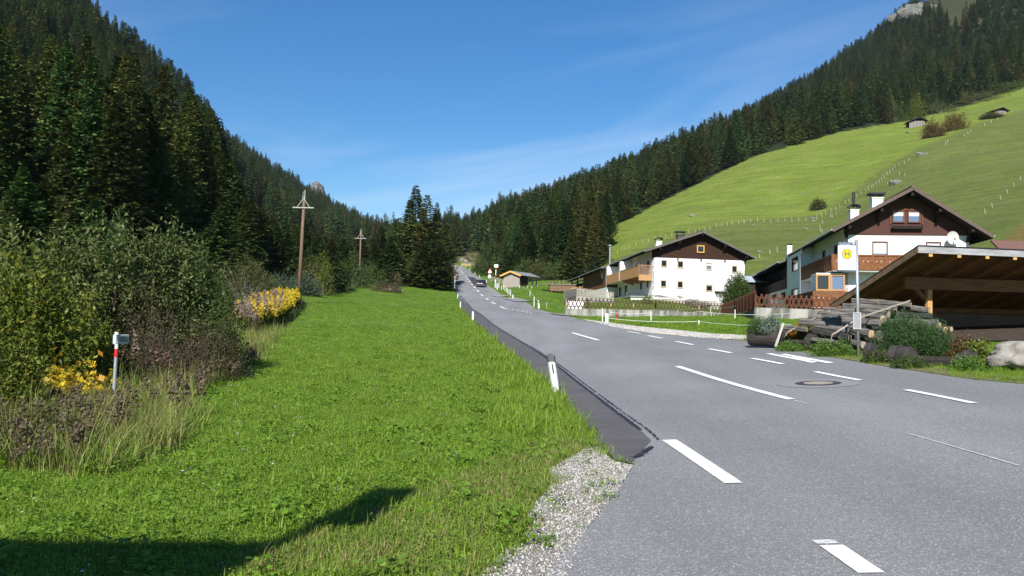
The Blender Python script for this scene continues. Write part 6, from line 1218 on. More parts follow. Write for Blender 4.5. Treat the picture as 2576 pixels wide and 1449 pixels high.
def lattice(name, lab, Wp, h_, m_, pm, spacing=.34, off=.02):
    t = thing(name, lab, 'fence', (Wp[0].x, Wp[0].y, Wp[0].z)); o = Wp[0]; mb = MB(); pb = MB(); posts = []
    for a, b_ in zip(Wp, Wp[1:]):
        L_ = (b_ - a).length; d = (b_ - a).normalized(); nr = Vector((d.y, -d.x, 0)) * .03; s = 0.0; up = Vector((0, 0, 1))
        while s < L_:
            p = a + d * s - o; lean_ = h_ * .52
            mb.beam(p + nr + up * off, p + nr + d * lean_ + up * (off + h_), .08, .025, up=nr); mb.beam(p - nr + d * lean_ + up * off, p - nr + up * (off + h_), .08, .025, up=nr); s += spacing
        for z in (.22, .78): mb.beam(a - o + up * (h_ * z), b_ - o + up * (h_ * z), .03, .06)
        n_ = max(1, int(L_ / 2.2))
        for k in range(n_ + 1): posts.append(a.lerp(b_, k / n_) - o)
    mb.build('lattice', m_, t)
    for p in posts: q_ = MB().box(-.05, .05, -.05, .05, -.1, h_ * 1.02).build('post', pm, t); q_.location = p + Vector((0, .09, 0))
    return t
lat = mat('lattice_wood', (.12, .075, .05), .9, .1, noise=.4, nscale=7); latr = mat('lattice_brown', (.15, .065, .04), .85, .1, noise=.4, nscale=7)
lattice('lattice_fence', 'brown crossed-slat garden fence on the long concrete wall', [p + Vector((0, .15, 0)) for p in W1p], 1.0, lat, mat('pale_post', (.42, .28, .18), .9), .42)
lattice('lattice_fence', 'reddish brown crossed-slat fence on the wall before the larger house', [p + Vector((0, .15, 0)) for p in W2p], .85, latr, latr, .36)
lattice('lattice_fence', 'dense brown slat fence climbing along the shaded wall between the houses', [at(1815, 797, 76), at(1850, 789, 66), at(1900, 776, 52.6)], 1.1, latr, latr, .2)
m_ = thing('white_panel', 'white panel behind the left end of the crossed-slat fence', 'panel', at(1428, 768, 78)); MB().box(0, 40 / F * 78 * 1.0, 0, .05, -.3, 12.5 / F * 78).build('panel', white, m_)
# grey picket fence on its base
def pickets(Wp, h_, lab):
    t = thing('picket_fence', lab, 'fence', (Wp[0].x, Wp[0].y, Wp[0].z)); o = Wp[0]; mb = MB(); up = Vector((0, 0, 1)); bs = MB()
    for a, b_ in zip(Wp, Wp[1:]):
        L_ = (b_ - a).length; d = (b_ - a).normalized(); s = 0
        while s < L_: p = a + d * s - o; mb.beam(p, p + up * h_ * rng.uniform(.97, 1.03), .11, .03, up=Vector((d.y, -d.x, 0))); s += .17
        for z in (.2, .8): mb.beam(a - o + up * h_ * z + Vector((0, .05, 0)), b_ - o + up * h_ * z + Vector((0, .05, 0)), .04, .08)
        bs.add([(a - o) + Vector((0, 0, -1.6)), (b_ - o) + Vector((0, 0, -1.6)), b_ - o, a - o, (a - o) + Vector((0, .3, -1.6)), (b_ - o) + Vector((0, .3, -1.6)), (b_ - o) + Vector((0, .3, 0)), (a - o) + Vector((0, .3, 0))], [(0, 1, 2, 3), (5, 4, 7, 6), (3, 2, 6, 7), (0, 3, 7, 4), (1, 5, 6, 2)])
    mb.build('pickets', mat('picket_grey', (.33, .30, .26), .9, noise=.3, nscale=8), t); bs.build('concrete_base', concrete, t)
pickets([at(1420, 753, 92), at(1450, 744, 97), at(1543, 755, 96)], .95, 'weathered grey picket fence on a concrete base left of the farmhouse terrace')
# ------------------------------------------------------------------ posts of the electric fences
def post(q0, q1, lab, grp, m_=None, r=.035, name='fence_post', lean=0.0):
    b_ = hit(*q0)
    if b_ is None: return None
    tp_ = at(q1[0], q1[1], b_.y); o = MB().tube([(0, 0, -.15), (tp_.x - b_.x, 0, tp_.z - b_.z)], [r, r * .85], 6).build(name, m_ or postwood); o.location = b_; tag(o, lab, 'fence post', grp); return b_
wp = []
NUM = ['first', 'second', 'third', 'fourth', 'fifth', 'sixth', 'seventh', 'eighth', 'ninth', 'tenth', 'eleventh', 'twelfth', 'thirteenth', 'fourteenth']
for k, (x, y0, y1) in enumerate([(1105, 760, 690), (1135, 750, 690), (1158, 775, 700), (1180, 790, 730), (1197, 815, 735), (1218, 830, 750), (1240, 850, 750)]): wp.append(post(Q4(x, y0), Q4(x + 2, y1), 'thin white fence post, %s from the left in the close row before the shed' % NUM[k], 'white fence posts before the shed', white, .05))
for k, (x, y0, y1, lab) in enumerate([(1370, 735, 690, 'white fence post at the right foot of the shed'), (1485, 730, 700, 'short white post right of the shed'), (1545, 735, 700, 'short white post between the shed and the board stack'), (1630, 720, 670, 'pale fence post left of the board stack'), (1752, 710, 670, 'pale fence post above the board stack'), (1840, 700, 640, 'leaning pale fence post on the grass bank behind the board stack'), (1938, 680, 620, 'pale fence post on the bank, middle one of three near the barn'), (2005, 665, 610, 'pale fence post on the bank nearest the barn'), (1522, 850, 770, 'single white fence post in the middle of the small meadow'), (1580, 1000, 860, 'white fence post, leftmost by the roadside delineator of the small meadow'), (1640, 1020, 905, 'white fence post just left of the roadside delineator'), (1762, 1030, 930, 'pale fence post right of the roadside delineator')]):
    wp.append(post(Q4(x, y0), Q4(x + (6 if 'bank' in lab else 0), y1), lab, None, white if 'white' in lab else postwood, .045))
for (x, y0, y1, m__, lab) in [(2040, 1110, 960, white, 'white fence post below the left end of the concrete wall'), (2050, 960, 850, orangep, 'thin orange marker rod at the left end of the slat fence')]: post(Q4(x, y0), Q4(x + 4, y1), lab, None, m__, .045)
ln = []
for (x, y0, y1, lab) in [(192, 1408, 1232, 'white fence post before the left part of the concrete wall'), (237, 1425, 1290, 'white fence post touching the delineator before the concrete wall'), (818, 1402, 1285, 'white fence post before the middle of the concrete wall'), (1435, 1452, 1385, 'white fence post alone in the grass triangle by the road'), (1603, 1342, 1240, 'leaning white fence post near the right end of the long concrete wall'), (1900, 1375, 1250, 'white fence post before the shaded return wall'), (305, 1152, 1050, 'white fence post before the picket fence corner'), (1478, 1200, 1160, 'short white post before the garden rocks')]:
    ln.append(post(Q1(x, y0), Q1(x - (22 if 'leaning' in lab else 0), y1), lab, None, white, .035))
post(Q1(372, 1400), Q1(368, 1290), 'thin rusty rod before the concrete wall', None, redp, .03); post(Q1(1107, 1195), Q1(1107, 1140), 'short red rod before the driftwood heap', None, redp, .035)
tapem = mat('white_tape', (.75, .77, .74), .6)
def tape(pts, lab, w_=.02):
    pts = [Vector(p) for p in pts]; m_ = MB(); o = pts[0]
    for a, b_ in zip(pts, pts[1:]):
        prev = a - o
        for k in range(1, 7): t_ = k / 6; p = a.lerp(b_, t_) - o - Vector((0, 0, .12 * 4 * t_ * (1 - t_) * min(1, (b_ - a).length / 6))); m_.beam(prev, p, .012, w_); prev = p
    ob = m_.build('fence_tape', tapem); ob.location = o; tag(ob, lab, 'fence tape')
U = lambda z: Vector((0, 0, z))
if all(ln[i] for i in (1, 2, 3)):
    far_r = hit(1990, 832)
    tape([ln[1] + U(.75), ln[2] + U(.6), ], 'upper white tape from the delineator to the post before the concrete wall', .025); tape([ln[1] + U(.35), ln[3] + U(.22), far_r + U(.3)], 'lower white tape crossing the grass triangle by the road', .025); tape([ln[2] + U(.5), ln[3] + U(.8), far_r + U(.8)], 'upper white tape crossing the grass triangle by the road', .025); tape([ln[2] + U(.8), ln[4] + U(1.0), ln[5] + U(.9)], 'white tape running along the right half of the concrete wall', .025)
tape([wp[15] + U(.9), wp[17] + U(.7), at(1405, 762, wp[17].y + 8)], 'white tape over the small meadow beside the farmhouse', .035) if wp[15] and wp[17] else None
tape([wp[7] + U(.6), wp[15] + U(.9)], 'white tape between the shed and the post in the small meadow', .035)
# fence lines on the hill
GP = 'weathered fence posts on the green hill'
hillposts = [(Q1(x, y + 50), Q1(x - 4, y), 'of the hill fence above the smaller farmhouse') for x, y in [(390, 475), (473, 430), (540, 410), (622, 372), (712, 350), (785, 328), (868, 298), (945, 290), (1010, 276), (1088, 262), (1308, 222), (1390, 213), (1445, 195), (1518, 190), (1580, 170), (1660, 135), (1730, 125), (1803, 120), (1860, 105), (1948, 100), (2017, 90), (2102, 75), (2188, 60), (2278, 75), (2362, 82)]]
hillposts += [(Q2(x, b_), Q2(x - 3, a), 'below the bright slope between the two houses') for x, a, b_ in [(68, 393, 432), (134, 382, 425), (200, 368, 418), (268, 383, 424), (333, 388, 424), (405, 383, 424), (475, 388, 414), (545, 373, 418), (612, 368, 413), (685, 368, 412), (793, 343, 392)]]
hillposts += [(Q2(x, b_), Q2(x - 6, a), 'of the line climbing above the larger house') for x, a, b_ in [(845, 320, 370), (882, 303, 350), (938, 278, 320), (984, 263, 298), (1025, 237, 272), (1080, 198, 235), (1115, 183, 217), (1166, 155, 190), (1195, 140, 170), (1235, 105, 140), (1283, 80, 110), (1310, 60, 105), (1345, 50, 80), (1362, 38, 65), (1390, 12, 50)]]
hillposts += [(Q7(x, b_), Q7(x - 5, a), 'of the line climbing above the larger house') for x, a, b_ in [(497, 1025, 1060), (525, 1005, 1040), (547, 985, 1015), (572, 955, 1000), (592, 935, 965), (608, 928, 965), (630, 905, 948), (655, 885, 920), (678, 868, 895), (715, 848, 875), (768, 825, 855), (812, 800, 828)]]
hillposts += [(Q7(x, b_), Q7(x, a), 'beside the reddish trees on the hill') for x, a, b_ in [(983, 745, 770), (1165, 640, 678), (1184, 622, 655), (1345, 570, 590), (1380, 540, 570), (1406, 530, 553), (1542, 460, 488), (1605, 432, 460), (1666, 415, 432), (1810, 335, 355)]]
hillposts += [(Q7(x, b_), Q7(x - 10, a), 'in the row at the right edge of the hill') for x, a, b_ in [(1550, 1290, 1340), (1618, 1232, 1280), (1700, 1162, 1203), (1765, 1098, 1143), (1828, 1038, 1080), (1893, 977, 1018)]]
hillposts += [(Q7(x, b_), Q7(x - 6, a), 'near the large grey rock on the hill') for x, a, b_ in [(775, 945, 980), (720, 932, 965), (608, 1030, 1060)]]
hillposts += [(Q2(x, b_), Q2(x - 8, a), 'in the sparse row between the two roofs') for x, a, b_ in [(400, 672, 722), (328, 692, 738), (224, 742, 778)]]
hillposts += [(Q2(x, b_), Q2(x - 4, a), 'at the corner of the hill fence') for x, a, b_ in [(828, 448, 515), (847, 495, 530), (852, 395, 435), (933, 330, 370), (948, 335, 375), (988, 320, 348)]]
pm_ = None
for q0, q1, where in hillposts:
    b_ = hit(*q0)
    if b_ is None: continue
    r_ = max(.07, b_.length * .00030); tp_ = at(q1[0], q1[1], b_.y)
    o = MB().tube([(0, 0, -.2), (tp_.x - b_.x, 0, tp_.z - b_.z)], [r_, r_ * .8], 5).build('fence_post', postwood); o.location = b_; tag(o, 'grey wooden fence post ' + where, 'fence post', GP + ', ' + where)
# ------------------------------------------------------------------ rocks, huts on the hill
for q_, s_, lab in [((1745, 543), (2.6, 1.2, .7), 'flat grey rock outcrop in the middle of the bright green slope'), (Q2(690, 492), (1.5, .8, .6), 'small pale rock in the grass above the fence corner'), (Q2(757, 385), (1.7, .9, .9), 'grey rock beside the corner post of the hill fence'), (Q2(768, 412), (1.6, .7, .5), 'low pale rock just below the corner post of the hill fence'), (Q7(690, 1048), (3.4, 2.0, 2.6), 'large grey rock on the hill above the larger house'), (Q7(812, 552), (2.8, 1.2, .7), 'flat rock below the hay hut on the bright slope'), (Q7(940, 775), (4.5, 1.5, 1.6), 'pale broken stone wall on the climbing fence line'), (Q1(2130, 160), (1.0, .6, .4), 'tiny pale rock above the ridge of the smaller farmhouse'), (Q1(2222, 512), (1.2, .6, .6), 'pale rock on the slope between the two roofs')]:
    p = hit(*q_); 
    if p: rock('hill_rock', lab, p, (s_[0] * .5, s_[1] * .5, s_[2] * .5), rng.randint(1, 99), rockm, rotz=rng.uniform(-.4, .4))
def hut(px, py, wpx, hpx, lab, rot=0.0, ratio=.7):
    b_ = hit(px, py); k_ = b_.y / F; w_ = wpx * k_; h_ = hpx * k_; t = thing('hay_hut', lab, 'hut', b_, rot); m_ = MB(); n_ = 11
    for k in range(n_): x = -w_ / 2 + w_ * (k + .5) / n_; m_.box(x - w_ * .035, x + w_ * .022, -.06, .03, -.5, h_ * .6)
    m_.build('log_front', mat('silver_wood', (.36, .34, .31), .9, noise=.4, nscale=5), t); MB().box(-w_ * .48, w_ * .48, .04, w_ * ratio, -.6, h_ * .6).build('wall', oldb, t)
    m_ = MB(); m_.add([(-w_ * .62, -w_ * .15, h_ * .55), (w_ * .15, -w_ * .15, h_), (w_ * .15, w_ * .8, h_), (-w_ * .62, w_ * .8, h_ * .55), (w_ * .66, -w_ * .15, h_ * .6), (w_ * .66, w_ * .8, h_ * .6)] + [(-w_ * .62, -w_ * .15, h_ * .48), (w_ * .15, -w_ * .15, h_ * .92), (w_ * .15, w_ * .8, h_ * .92), (-w_ * .62, w_ * .8, h_ * .48), (w_ * .66, -w_ * .15, h_ * .53), (w_ * .66, w_ * .8, h_ * .53)], [(0, 1, 2, 3), (1, 4, 5, 2), (6, 9, 8, 7), (7, 8, 11, 10), (0, 6, 7, 1), (1, 7, 10, 4), (3, 2, 8, 9), (2, 5, 11, 8), (0, 3, 9, 6), (4, 10, 11, 5)]); m_.build('roof', mat('black_shingle', (.035, .032, .03), .9), t)
hut(*Q7(890, 500), 38, 25, 'grey log hay hut with dark roof on the upper bright slope', rad(-8)); hut(*Q7(1690, 388), 36, 20, 'dark roofed hut at the upper end of the hill fence line', rad(10))
# shed by the road
b_ = hit(*QZ(1750, 855)); k_ = b_.y / F / 1.59 / 6.586; t = thing('wooden_shed', 'small grey board shed with orange barge boards at the forest edge', 'shed', b_, rad(-30)); w_ = 425 * k_ / .87; zz = lambda y: at(*QZ(1735, y), b_.y).z - b_.z; he, ha = zz(545) , zz(455)
oldgrey = boards('silver_boards', (.42, .39, .36), (.24, .20, .17), (6, 6, .3)); m_ = MB(); dp_ = 7.0
nb = 24
for k in range(nb):
    x0, x1 = -w_ / 2 + w_ * k / nb, -w_ / 2 + w_ * (k + 1) / nb - .025; zt_ = lambda x: he + (ha - he) * (1 - abs(x) / (w_ / 2)); m_.prism([(x0, rng.uniform(-.2, .05)), (x1, rng.uniform(-.2, .05)), (x1, zt_(x1)), (x0, zt_(x0))], 0, .04, 'y')
m_.build('front_boards', oldgrey, t); MB().prism([(-w_ / 2 + .05, -.4), (w_ / 2 - .05, -.4), (w_ / 2 - .05, he), (0, ha), (-w_ / 2 + .05, he)], .045, 3.2, 'y').build('wall', oldb, t); m_ = MB()
for y in (3.4, 5.2, dp_): m_.box(w_ / 2 - .25, w_ / 2 - .05, y, y + .2, -.4, he); m_.box(-w_ / 2 + .05, -w_ / 2 + .25, y, y + .2, -.4, he)
m_.build('posts', greytwig, t)
for s_ in (-1, 1):
    e = w_ / 2 + 75 * k_; ze = ha + .12 - (ha - he) / (w_ / 2) * e; v = [(0, -.5, ha + .28), (s_ * e, -.5, ze + .16), (s_ * e, dp_ + .4, ze + .16), (0, dp_ + .4, ha + .28), (0, -.5, ha + .2), (s_ * e, -.5, ze + .08), (s_ * e, dp_ + .4, ze + .08), (0, dp_ + .4, ha + .2)]
    o = MB().add(v, [(0, 1, 2, 3), (7, 6, 5, 4), (0, 4, 5, 1), (1, 5, 6, 2), (2, 6, 7, 3)]).build('roof', mat('shed_roof', (.24, .25, .26), .7, noise=.2, nscale=5), t); MB().beam((0, -.53, ha + .14), (s_ * e, -.53, ze + .02), .05, .30).build('barge_board', mat('orange_board', (.72, .36, .10), .7), o)
# board stack / deck
b_ = hit(*Q4(1985, 812)); k_ = b_.y / F / 1.59 / 3.62; t = thing('board_stack', 'long stack of brown boards on blocks in the small meadow before the barn', 'board stack', b_, rad(4)); sb_ = boards('stack_boards', (.26, .17, .11), (.14, .09, .06), (1, 1, 12)); m_ = MB()
for k in range(5): m_.box(-190 * k_ + rng.uniform(0, .2), 195 * k_ + rng.uniform(-.2, .2), -.02 * k, 1.6, .45 + k * .22, .45 + k * .22 + .19)
m_.build('boards', sb_, t); MB().box(-300 * k_, 200 * k_, -.25, 1.9, 1.56, 1.64).build('cover_board', mat('cover_grey', (.33, .30, .27), .9, noise=.3), t)
for x in (-150, 10, 160): o = MB().box(-.2, .2, .1, 1.4, -.3, .45).build('block', oldb, t); o.location = (x * k_, 0, 0)
# firewood in the barn bay
b_ = at(*Q6(430, 610), 118); 
for nm, q_, s_ in (('heap of split orange firewood before the open barn bay', (440, 640), 1.0),):
    p = at(*Q6(*q_), 112); t = thing('firewood_heap', nm, 'firewood', p); t.scale = (.6, .6, .45); m_ = MB()
    for k in range(46): a, e_ = rng.uniform(-1.6, 1.4), rng.uniform(0, 6.28); z_ = rng.uniform(-.6, .7) * (1 - abs(a) / 2.2); m_.beam((a, rng.uniform(-.5, .5), z_), (a + .42 * math.cos(e_), .42 * math.sin(e_) + rng.uniform(-.3, .3), z_ + rng.uniform(-.15, .15)), .15, .13)
    m_.build('split_logs', mat('split_wood', (.62, .34, .12), .85, island=.3), t)
# wooden rails along the road
def rails(pts, lab, h_=1.0, m_=None):
    P_ = [p for p in (hit(*q_) for q_ in pts) if p]; t = thing('rail_fence', lab, 'fence', P_[0]); o = P_[0]; mb = MB()
    for a, b_ in zip(P_, P_[1:]):
        for z in (.4, .75, 1.05): mb.beam(a - o + U(z * h_), b_ - o + U(z * h_), .07, .16)
    mb.build('rails', m_ or mat('rail_grey', (.38, .35, .31), .9, noise=.3), t)
    for p in P_: q_ = MB().box(-.08, .08, -.08, .08, -.3, 1.15 * h_).build('post', m_ or MATS['rail_grey'], t); q_.location = p - o + Vector((0, .12, 0))
rails([QZ(1215, 700), QZ(1320, 755), QZ(1440, 790), QZ(1530, 818)], 'grey wooden rail fence between the warning signs and the shed', 1.2); rails([QZ(765, 400), QZ(800, 430), QZ(870, 462), QZ(940, 480)], 'dark wooden rail fence on the right near the road crest', 1.3); rails([QZ(430, 292), QZ(560, 305), QZ(670, 312)], 'pale yellow wooden rail at the outside of the road bend', .7, mat('rail_yellow', (.55, .42, .20), .9)); rails([QZ(470, 262), QZ(650, 275), QZ(850, 300)], 'thin rail fence across the clearing above the road crest', .8)
for k, (x, y) in enumerate([(655, 60), (430, 140), (550, 150), (480, 110), (700, 90), (780, 110)]):
    p = hit(*QZ(x, y + 20)); 
    if p: rock('clearing_stone', 'pale stone on the brown clearing above the road crest', p, (.9, .7, .7), 30 + k, rockl); sc.objects[-1]['group'] = 'pale stones on the clearing above the road crest'
# ------------------------------------------------------------------ car
b_ = hit(*QZ(948, 838)); hd = rad(5.0); k_ = b_.y / F / 1.59 / 6.586; t = thing('hatchback_car', 'black hatchback seen from behind driving up the right lane', 'car', b_, hd); black = mat('car_paint', (.008, .009, .011), .22, .6); slg = (H(b_.x - 1, b_.y + 12) - H(b_.x + 1, b_.y - 12)) / 24; t.rotation_euler = (math.atan(slg), 0, hd)
cw = 265 * k_ / 2 * .98; hc = 190 * k_; kk = cw / .9
prof = [(-2.1, .35), (-2.14, .75), (-2.08, .95), (-1.95, 1.08), (-1.62, 1.46), (-1.1, 1.52), (.0, 1.50), (.75, .98 + .30), (1.1, 1.02), (1.9, .86), (2.1, .6), (2.1, .3)]
zs = hc / 1.52; NX = 7; V = []
for i in range(NX):
    f_ = -1 + 2 * i / (NX - 1)
    for (y, z) in prof: tm_ = .80 if z > 1.2 else (1.0 if z < 1.0 else .95); V.append((f_ * cw * tm_ * (1 - .0 * abs(f_)), y * kk - (0.10 * kk * (f_ * f_) * (-1 if y < 0 else 1)), z * zs - .03 * f_ * f_))
n_ = len(prof); Fq2 = [(i * n_ + j, (i + 1) * n_ + j, (i + 1) * n_ + j + 1, i * n_ + j + 1) for i in range(NX - 1) for j in range(n_ - 1)] + [tuple(range(n_ - 1, -1, -1)), tuple(range((NX - 1) * n_, NX * n_))] + [(i * n_ + n_ - 1, (i + 1) * n_ + n_ - 1, (i + 1) * n_, i * n_) for i in range(NX - 1)]
MB().add(V, Fq2).build('body', black, t, smooth=False, bevel=.03)
yb = lambda z: -kk * (2.11 if z < .95 else 1.98 - (z - 1.06) * .84)
def rear(nm, pts, m_, out=.03): mb = MB(); mb.add([(x * cw, yb(z) - out, z * zs) for x, z in pts] + [(x * cw, yb(z) + .05, z * zs) for x, z in pts], [tuple(range(len(pts)))] + [(i, i + len(pts), (i + 1) % len(pts) + len(pts), (i + 1) % len(pts)) for i in range(len(pts))]); return mb.build(nm, m_, t)
rear('rear_window', [(-.62, 1.12), (.62, 1.12), (.55, 1.40), (-.55, 1.40)], glass, .035)
lampm = mat('tail_lamp', (.55, .02, .02), .25, .6)
for s_ in (-1, 1): rear('tail_light', [(s_ * .90, .98), (s_ * .74, 1.02), (s_ * .74, 1.25), (s_ * .81, 1.25)] if s_ > 0 else [(s_ * .74, 1.02), (s_ * .90, .98), (s_ * .81, 1.25), (s_ * .74, 1.25)], lampm, .05)
rear('number_plate', [(-.24, .78), (.24, .78), (.24, .90), (-.24, .90)], white, .04); rear('bumper', [(-.92, .36), (.92, .36), (.95, .58), (-.95, .58)], mat('bumper_grey', (.05, .05, .055), .5), .09); rear('bumper_trim', [(-.7, .50), (.7, .50), (.7, .56), (-.7, .56)], metal, .11)
for s_ in (-1, 1):
    for y in (-1.35, 1.35): wh = MB().tube([(s_ * (cw - .22), y * kk, .34 * kk), (s_ * (cw - .01), y * kk, .34 * kk)], .335 * kk, 18).build('wheel', blackp, t); MB().tube([(s_ * (cw - .05), y * kk, .34 * kk), (s_ * (cw + .005), y * kk, .34 * kk)], .2 * kk, 12).build('rim', metal, wh)
    MB().box(s_ * (cw + .02) - .09, s_ * (cw + .02) + .09, .72 * kk, .85 * kk, 1.02 * zs, 1.16 * zs).build('side_mirror', black, t)
    MB().add([(s_ * cw * .865, -1.5 * kk, 1.08 * zs), (s_ * cw * .865, .8 * kk, 1.06 * zs), (s_ * cw * .82, .1 * kk, 1.4 * zs), (s_ * cw * .82, -1.3 * kk, 1.4 * zs)], [(0, 1, 2, 3)]).build('side_window', glass, t)
# ------------------------------------------------------------------ timber pile
TG = boards('weathered_timber', (.19, .175, .16), (.035, .032, .030), (.5, 9, 9), k=1.0, sc_=4); TE = mat('sawn_end', (.46, .38, .28), .9, col2=(.26, .20, .14), nscale=6); TEo = mat('fresh_end', (.62, .42, .24), .9, noise=.25, nscale=6); TB = boards('black_timber', (.048, .046, .045), (.026, .025, .024), (.6, 6, 6))
def timber(a, b_, w_, h_, lab, m_=TG, e_=TE, roll=0.0, name='timber', grp='squared timbers of the pile'):
    a = Vector(a); b_ = Vector(b_); d = b_ - a; L_ = d.length; n_ = 8; v = []; f = []; mi = []
    o = MB(); rings = []
    for i in range(n_ + 1):
        x = L_ * i / n_
        for (y, z) in ((-.5, -.27), (-.27, -.5), (.27, -.5), (.5, -.27), (.5, .27), (.27, .5), (-.27, .5), (-.5, .27)): v.append((x, y * w_ * (1 + rng.uniform(-.09, .09)), z * h_ * (1 + rng.uniform(-.09, .09))))
    for i in range(n_):
        for k in range(8): f.append((i * 8 + k, i * 8 + (k + 1) % 8, (i + 1) * 8 + (k + 1) % 8, (i + 1) * 8 + k))
    o.add(v, f, 0); o.add([v[k] for k in range(8)], [tuple(range(8))], 1); o.add([v[n_ * 8 + k] for k in range(8)], [tuple(range(7, -1, -1))], 1)
    ob = o.build(name, [m_, e_]); ob.location = a; q_ = d.to_track_quat('X', 'Z'); ob.rotation_mode = 'QUATERNION'; ob.rotation_quaternion = q_ @ Quaternion((1, 0, 0), roll); tag(ob, lab, 'timber', grp); return ob
# visible timbers: (x0,y0,x1,y1 in photo px, Y left, Y right, size, end, mat, label)
TL = [(2143,757,2210,760,25.3,24.9,.17,TEo,TG,'topmost grey timber of the pile, its pale end showing'), (2196,759,2292,768,25.9,25.2,.17,TE,TG,'grey timber at the top right of the pile'), (2120,770,2256,777,25.0,24.2,.19,TE,TG,'long grey timber in the second course from the top of the pile'), (2258,772,2338,781,25.7,25.0,.19,TEo,TG,'timber ending pale beside the fresh carport post'), (2073,779,2150,784,24.9,24.5,.18,TE,TG,'timber at the upper left step of the pile'),
 (2152,783,2236,791,24.9,24.1,.20,TE,TG,'timber behind the bus stop pole in the third course'), (2056,790,2176,797,24.6,24.0,.20,TE,TG,'long timber in the fourth course on the left'), (2178,796,2222,803,24.4,23.5,.20,TE,TG,'short timber with cut end right of the bus stop pole'), (2238,790,2300,797,25.3,24.6,.19,TE,TG,'timber right of the middle in the third course'), (2034,800,2086,806,24.5,24.2,.18,TE,TG,'short left timber with a knotty brown end'), (2088,805,2214,812,24.3,23.4,.19,TE,TG,'timber with blackened face across the middle of the pile'),
 (2010,808,2128,824,24.1,23.5,.18,TE,TG,'long timber slanting down from the left tip of the pile'), (1977,824,2030,829,24.4,24.0,.15,TE,TG,'round timber end low at the left foot of the pile'), (2050,817,2132,832,23.8,23.2,.17,TE,TG,'slanting timber in the lower left of the pile'), (2127,823,2192,840,23.5,22.6,.20,TEo,TG,'thick timber with split pale end just right of the bus stop pole'), (2048,832,2138,849,23.5,22.7,.18,TE,TB,'nearly black timber low in the left part of the pile'), (2042,853,2110,861,23.4,23.0,.12,TE,TG,'thin flat timber lying lowest at the left'), (2120,856,2172,868,23.3,22.6,.18,TE,TG,'short stub timber under the bus stop pole'), (2170,838,2216,853,23.6,22.8,.18,TE,TG,'timber stub with brown end low in the middle'),
 (2286,806,2362,819,24.6,23.7,.19,TEo,TG,'timber with bright orange end sticking out to the right'), (2318,821,2378,829,24.5,23.8,.16,TEo,TG,'lower timber with pale square end on the right'), (2334,824,2394,828,25.1,24.5,.15,TEo,TG,'rightmost timber with pale square end'), (2226,803,2300,812,24.9,24.2,.19,TE,TG,'timber in the fourth course right of the middle'), (2216,816,2300,824,24.8,24.1,.19,TE,TG,'timber in the fifth course right of the middle'), (2225,830,2320,838,24.7,24.1,.19,TE,TB,'dark timber behind the pine bush'), (2150,848,2240,856,24.0,23.6,.19,TE,TB,'dark timber low behind the pole')]
for (x0, y0, x1, y1, Ya, Yb, s_, e_, m_, lab) in TL: timber(at(x0, y0, Ya), at(x1, y1, Yb), s_, s_, lab, m_, e_, rng.uniform(-.12, .12))
# hidden inner timbers that carry the pile
for ly in range(6):
    for r_ in range(3):
        y = 24.6 + r_ * .42; xa = 8.9 + ly * .22 + rng.uniform(-.15, .15); xb = 13.4 - ly * .13 + rng.uniform(-.2, .2); z = float(H(11, y)) + .1 + ly * .185; xm_ = rng.uniform(10.6, 11.6)
        for (a_, b2) in ((xa, xm_ - .03), (xm_, xb)): timber((a_, y + rng.uniform(-.03, .03), z), (b2, y - .12, z - .02), .19, .18, 'grey timber inside the heart of the pile', TB if ly % 2 else TG, TE, 0, grp='inner timbers of the pile')
# strap across the pile
strap_m = mat('pale_strap', (.42, .37, .30), .8)
def strap(pts, lab, w_=.05):
    P_ = [at(*p) for p in pts]; o = P_[0]; m_ = MB()
    for a, b_ in zip(P_, P_[1:]): m_.beam(a - o, b_ - o, .012, w_)
    ob = m_.build('strap', strap_m); ob.location = o; tag(ob, lab, 'strap')
strap([(2290,756,24.7), (2210,783,23.6), (2160,800,22.9), (2105,835,22.7), (2093,842,22.6), (2088,868,22.7)], 'pale strap drawn diagonally over the timber pile', .035); strap([(2088,780,24.7), (2050,800,24.3), (1984,833,24.1), (1976,845,24.2)], 'thin rope running from the pile down to its left foot', .02)
# hollow log planters
PM = mat('tarred_log', (.050, .042, .040), .8, .25, col2=(.028, .024, .024), nscale=4, stretch=(.6, 3, 3), bump=.6, dist=.03)
def planter(a, b_, r, lab, cut=(.2, .78)):
    a = Vector(a); b_ = Vector(b_); d = b_ - a; L_ = d.length; m_ = MB(); n_ = 16; st_ = 18; v = []; f = []
    for i in range(st_ + 1):
        t_ = i / st_; x = L_ * t_; k = min(1, max(0, (t_ - cut[0]) / .05)) * min(1, max(0, (cut[1] - t_) / .05)); zc = r * (1 - .85 * k); rr_ = r * (1 + .04 * math.sin(t_ * 9))
        for j in range(n_): an_ = 2 * math.pi * j / n_; v.append((x, rr_ * math.cos(an_), min(rr_ * math.sin(an_), zc)))
    for i in range(st_):
        for j in range(n_): f.append((i * n_ + j, (i + 1) * n_ + j, (i + 1) * n_ + (j + 1) % n_, i * n_ + (j + 1) % n_))
    f += [tuple(range(n_)), tuple(range((st_ + 1) * n_ - 1, st_ * n_ - 1, -1))]; ob = m_.add(v, f).build('log_planter', PM); ob.location = a; ob.rotation_mode = 'QUATERNION'; ob.rotation_quaternion = d.to_track_quat('X', 'Z'); tag(ob, lab, 'planter')
    so = MB().box(L_ * (cut[0] + .05), L_ * (cut[1] - .05), -r * .8, r * .8, r * .16, r * .22).build('soil', mat('soil', (.05, .035, .025), .95), ob); return ob
pa = lambda px, py, Y, r: at(px, py, Y)
planter(at(1888, 846, 26.0), at(1962, 851, 25.4), .29, 'leftmost dark hollow log planter with two dwarf conifers'); planter(at(1972, 852, 25.2), at(2060, 866, 24.0), .31, 'second hollow log planter with small autumn shrubs')
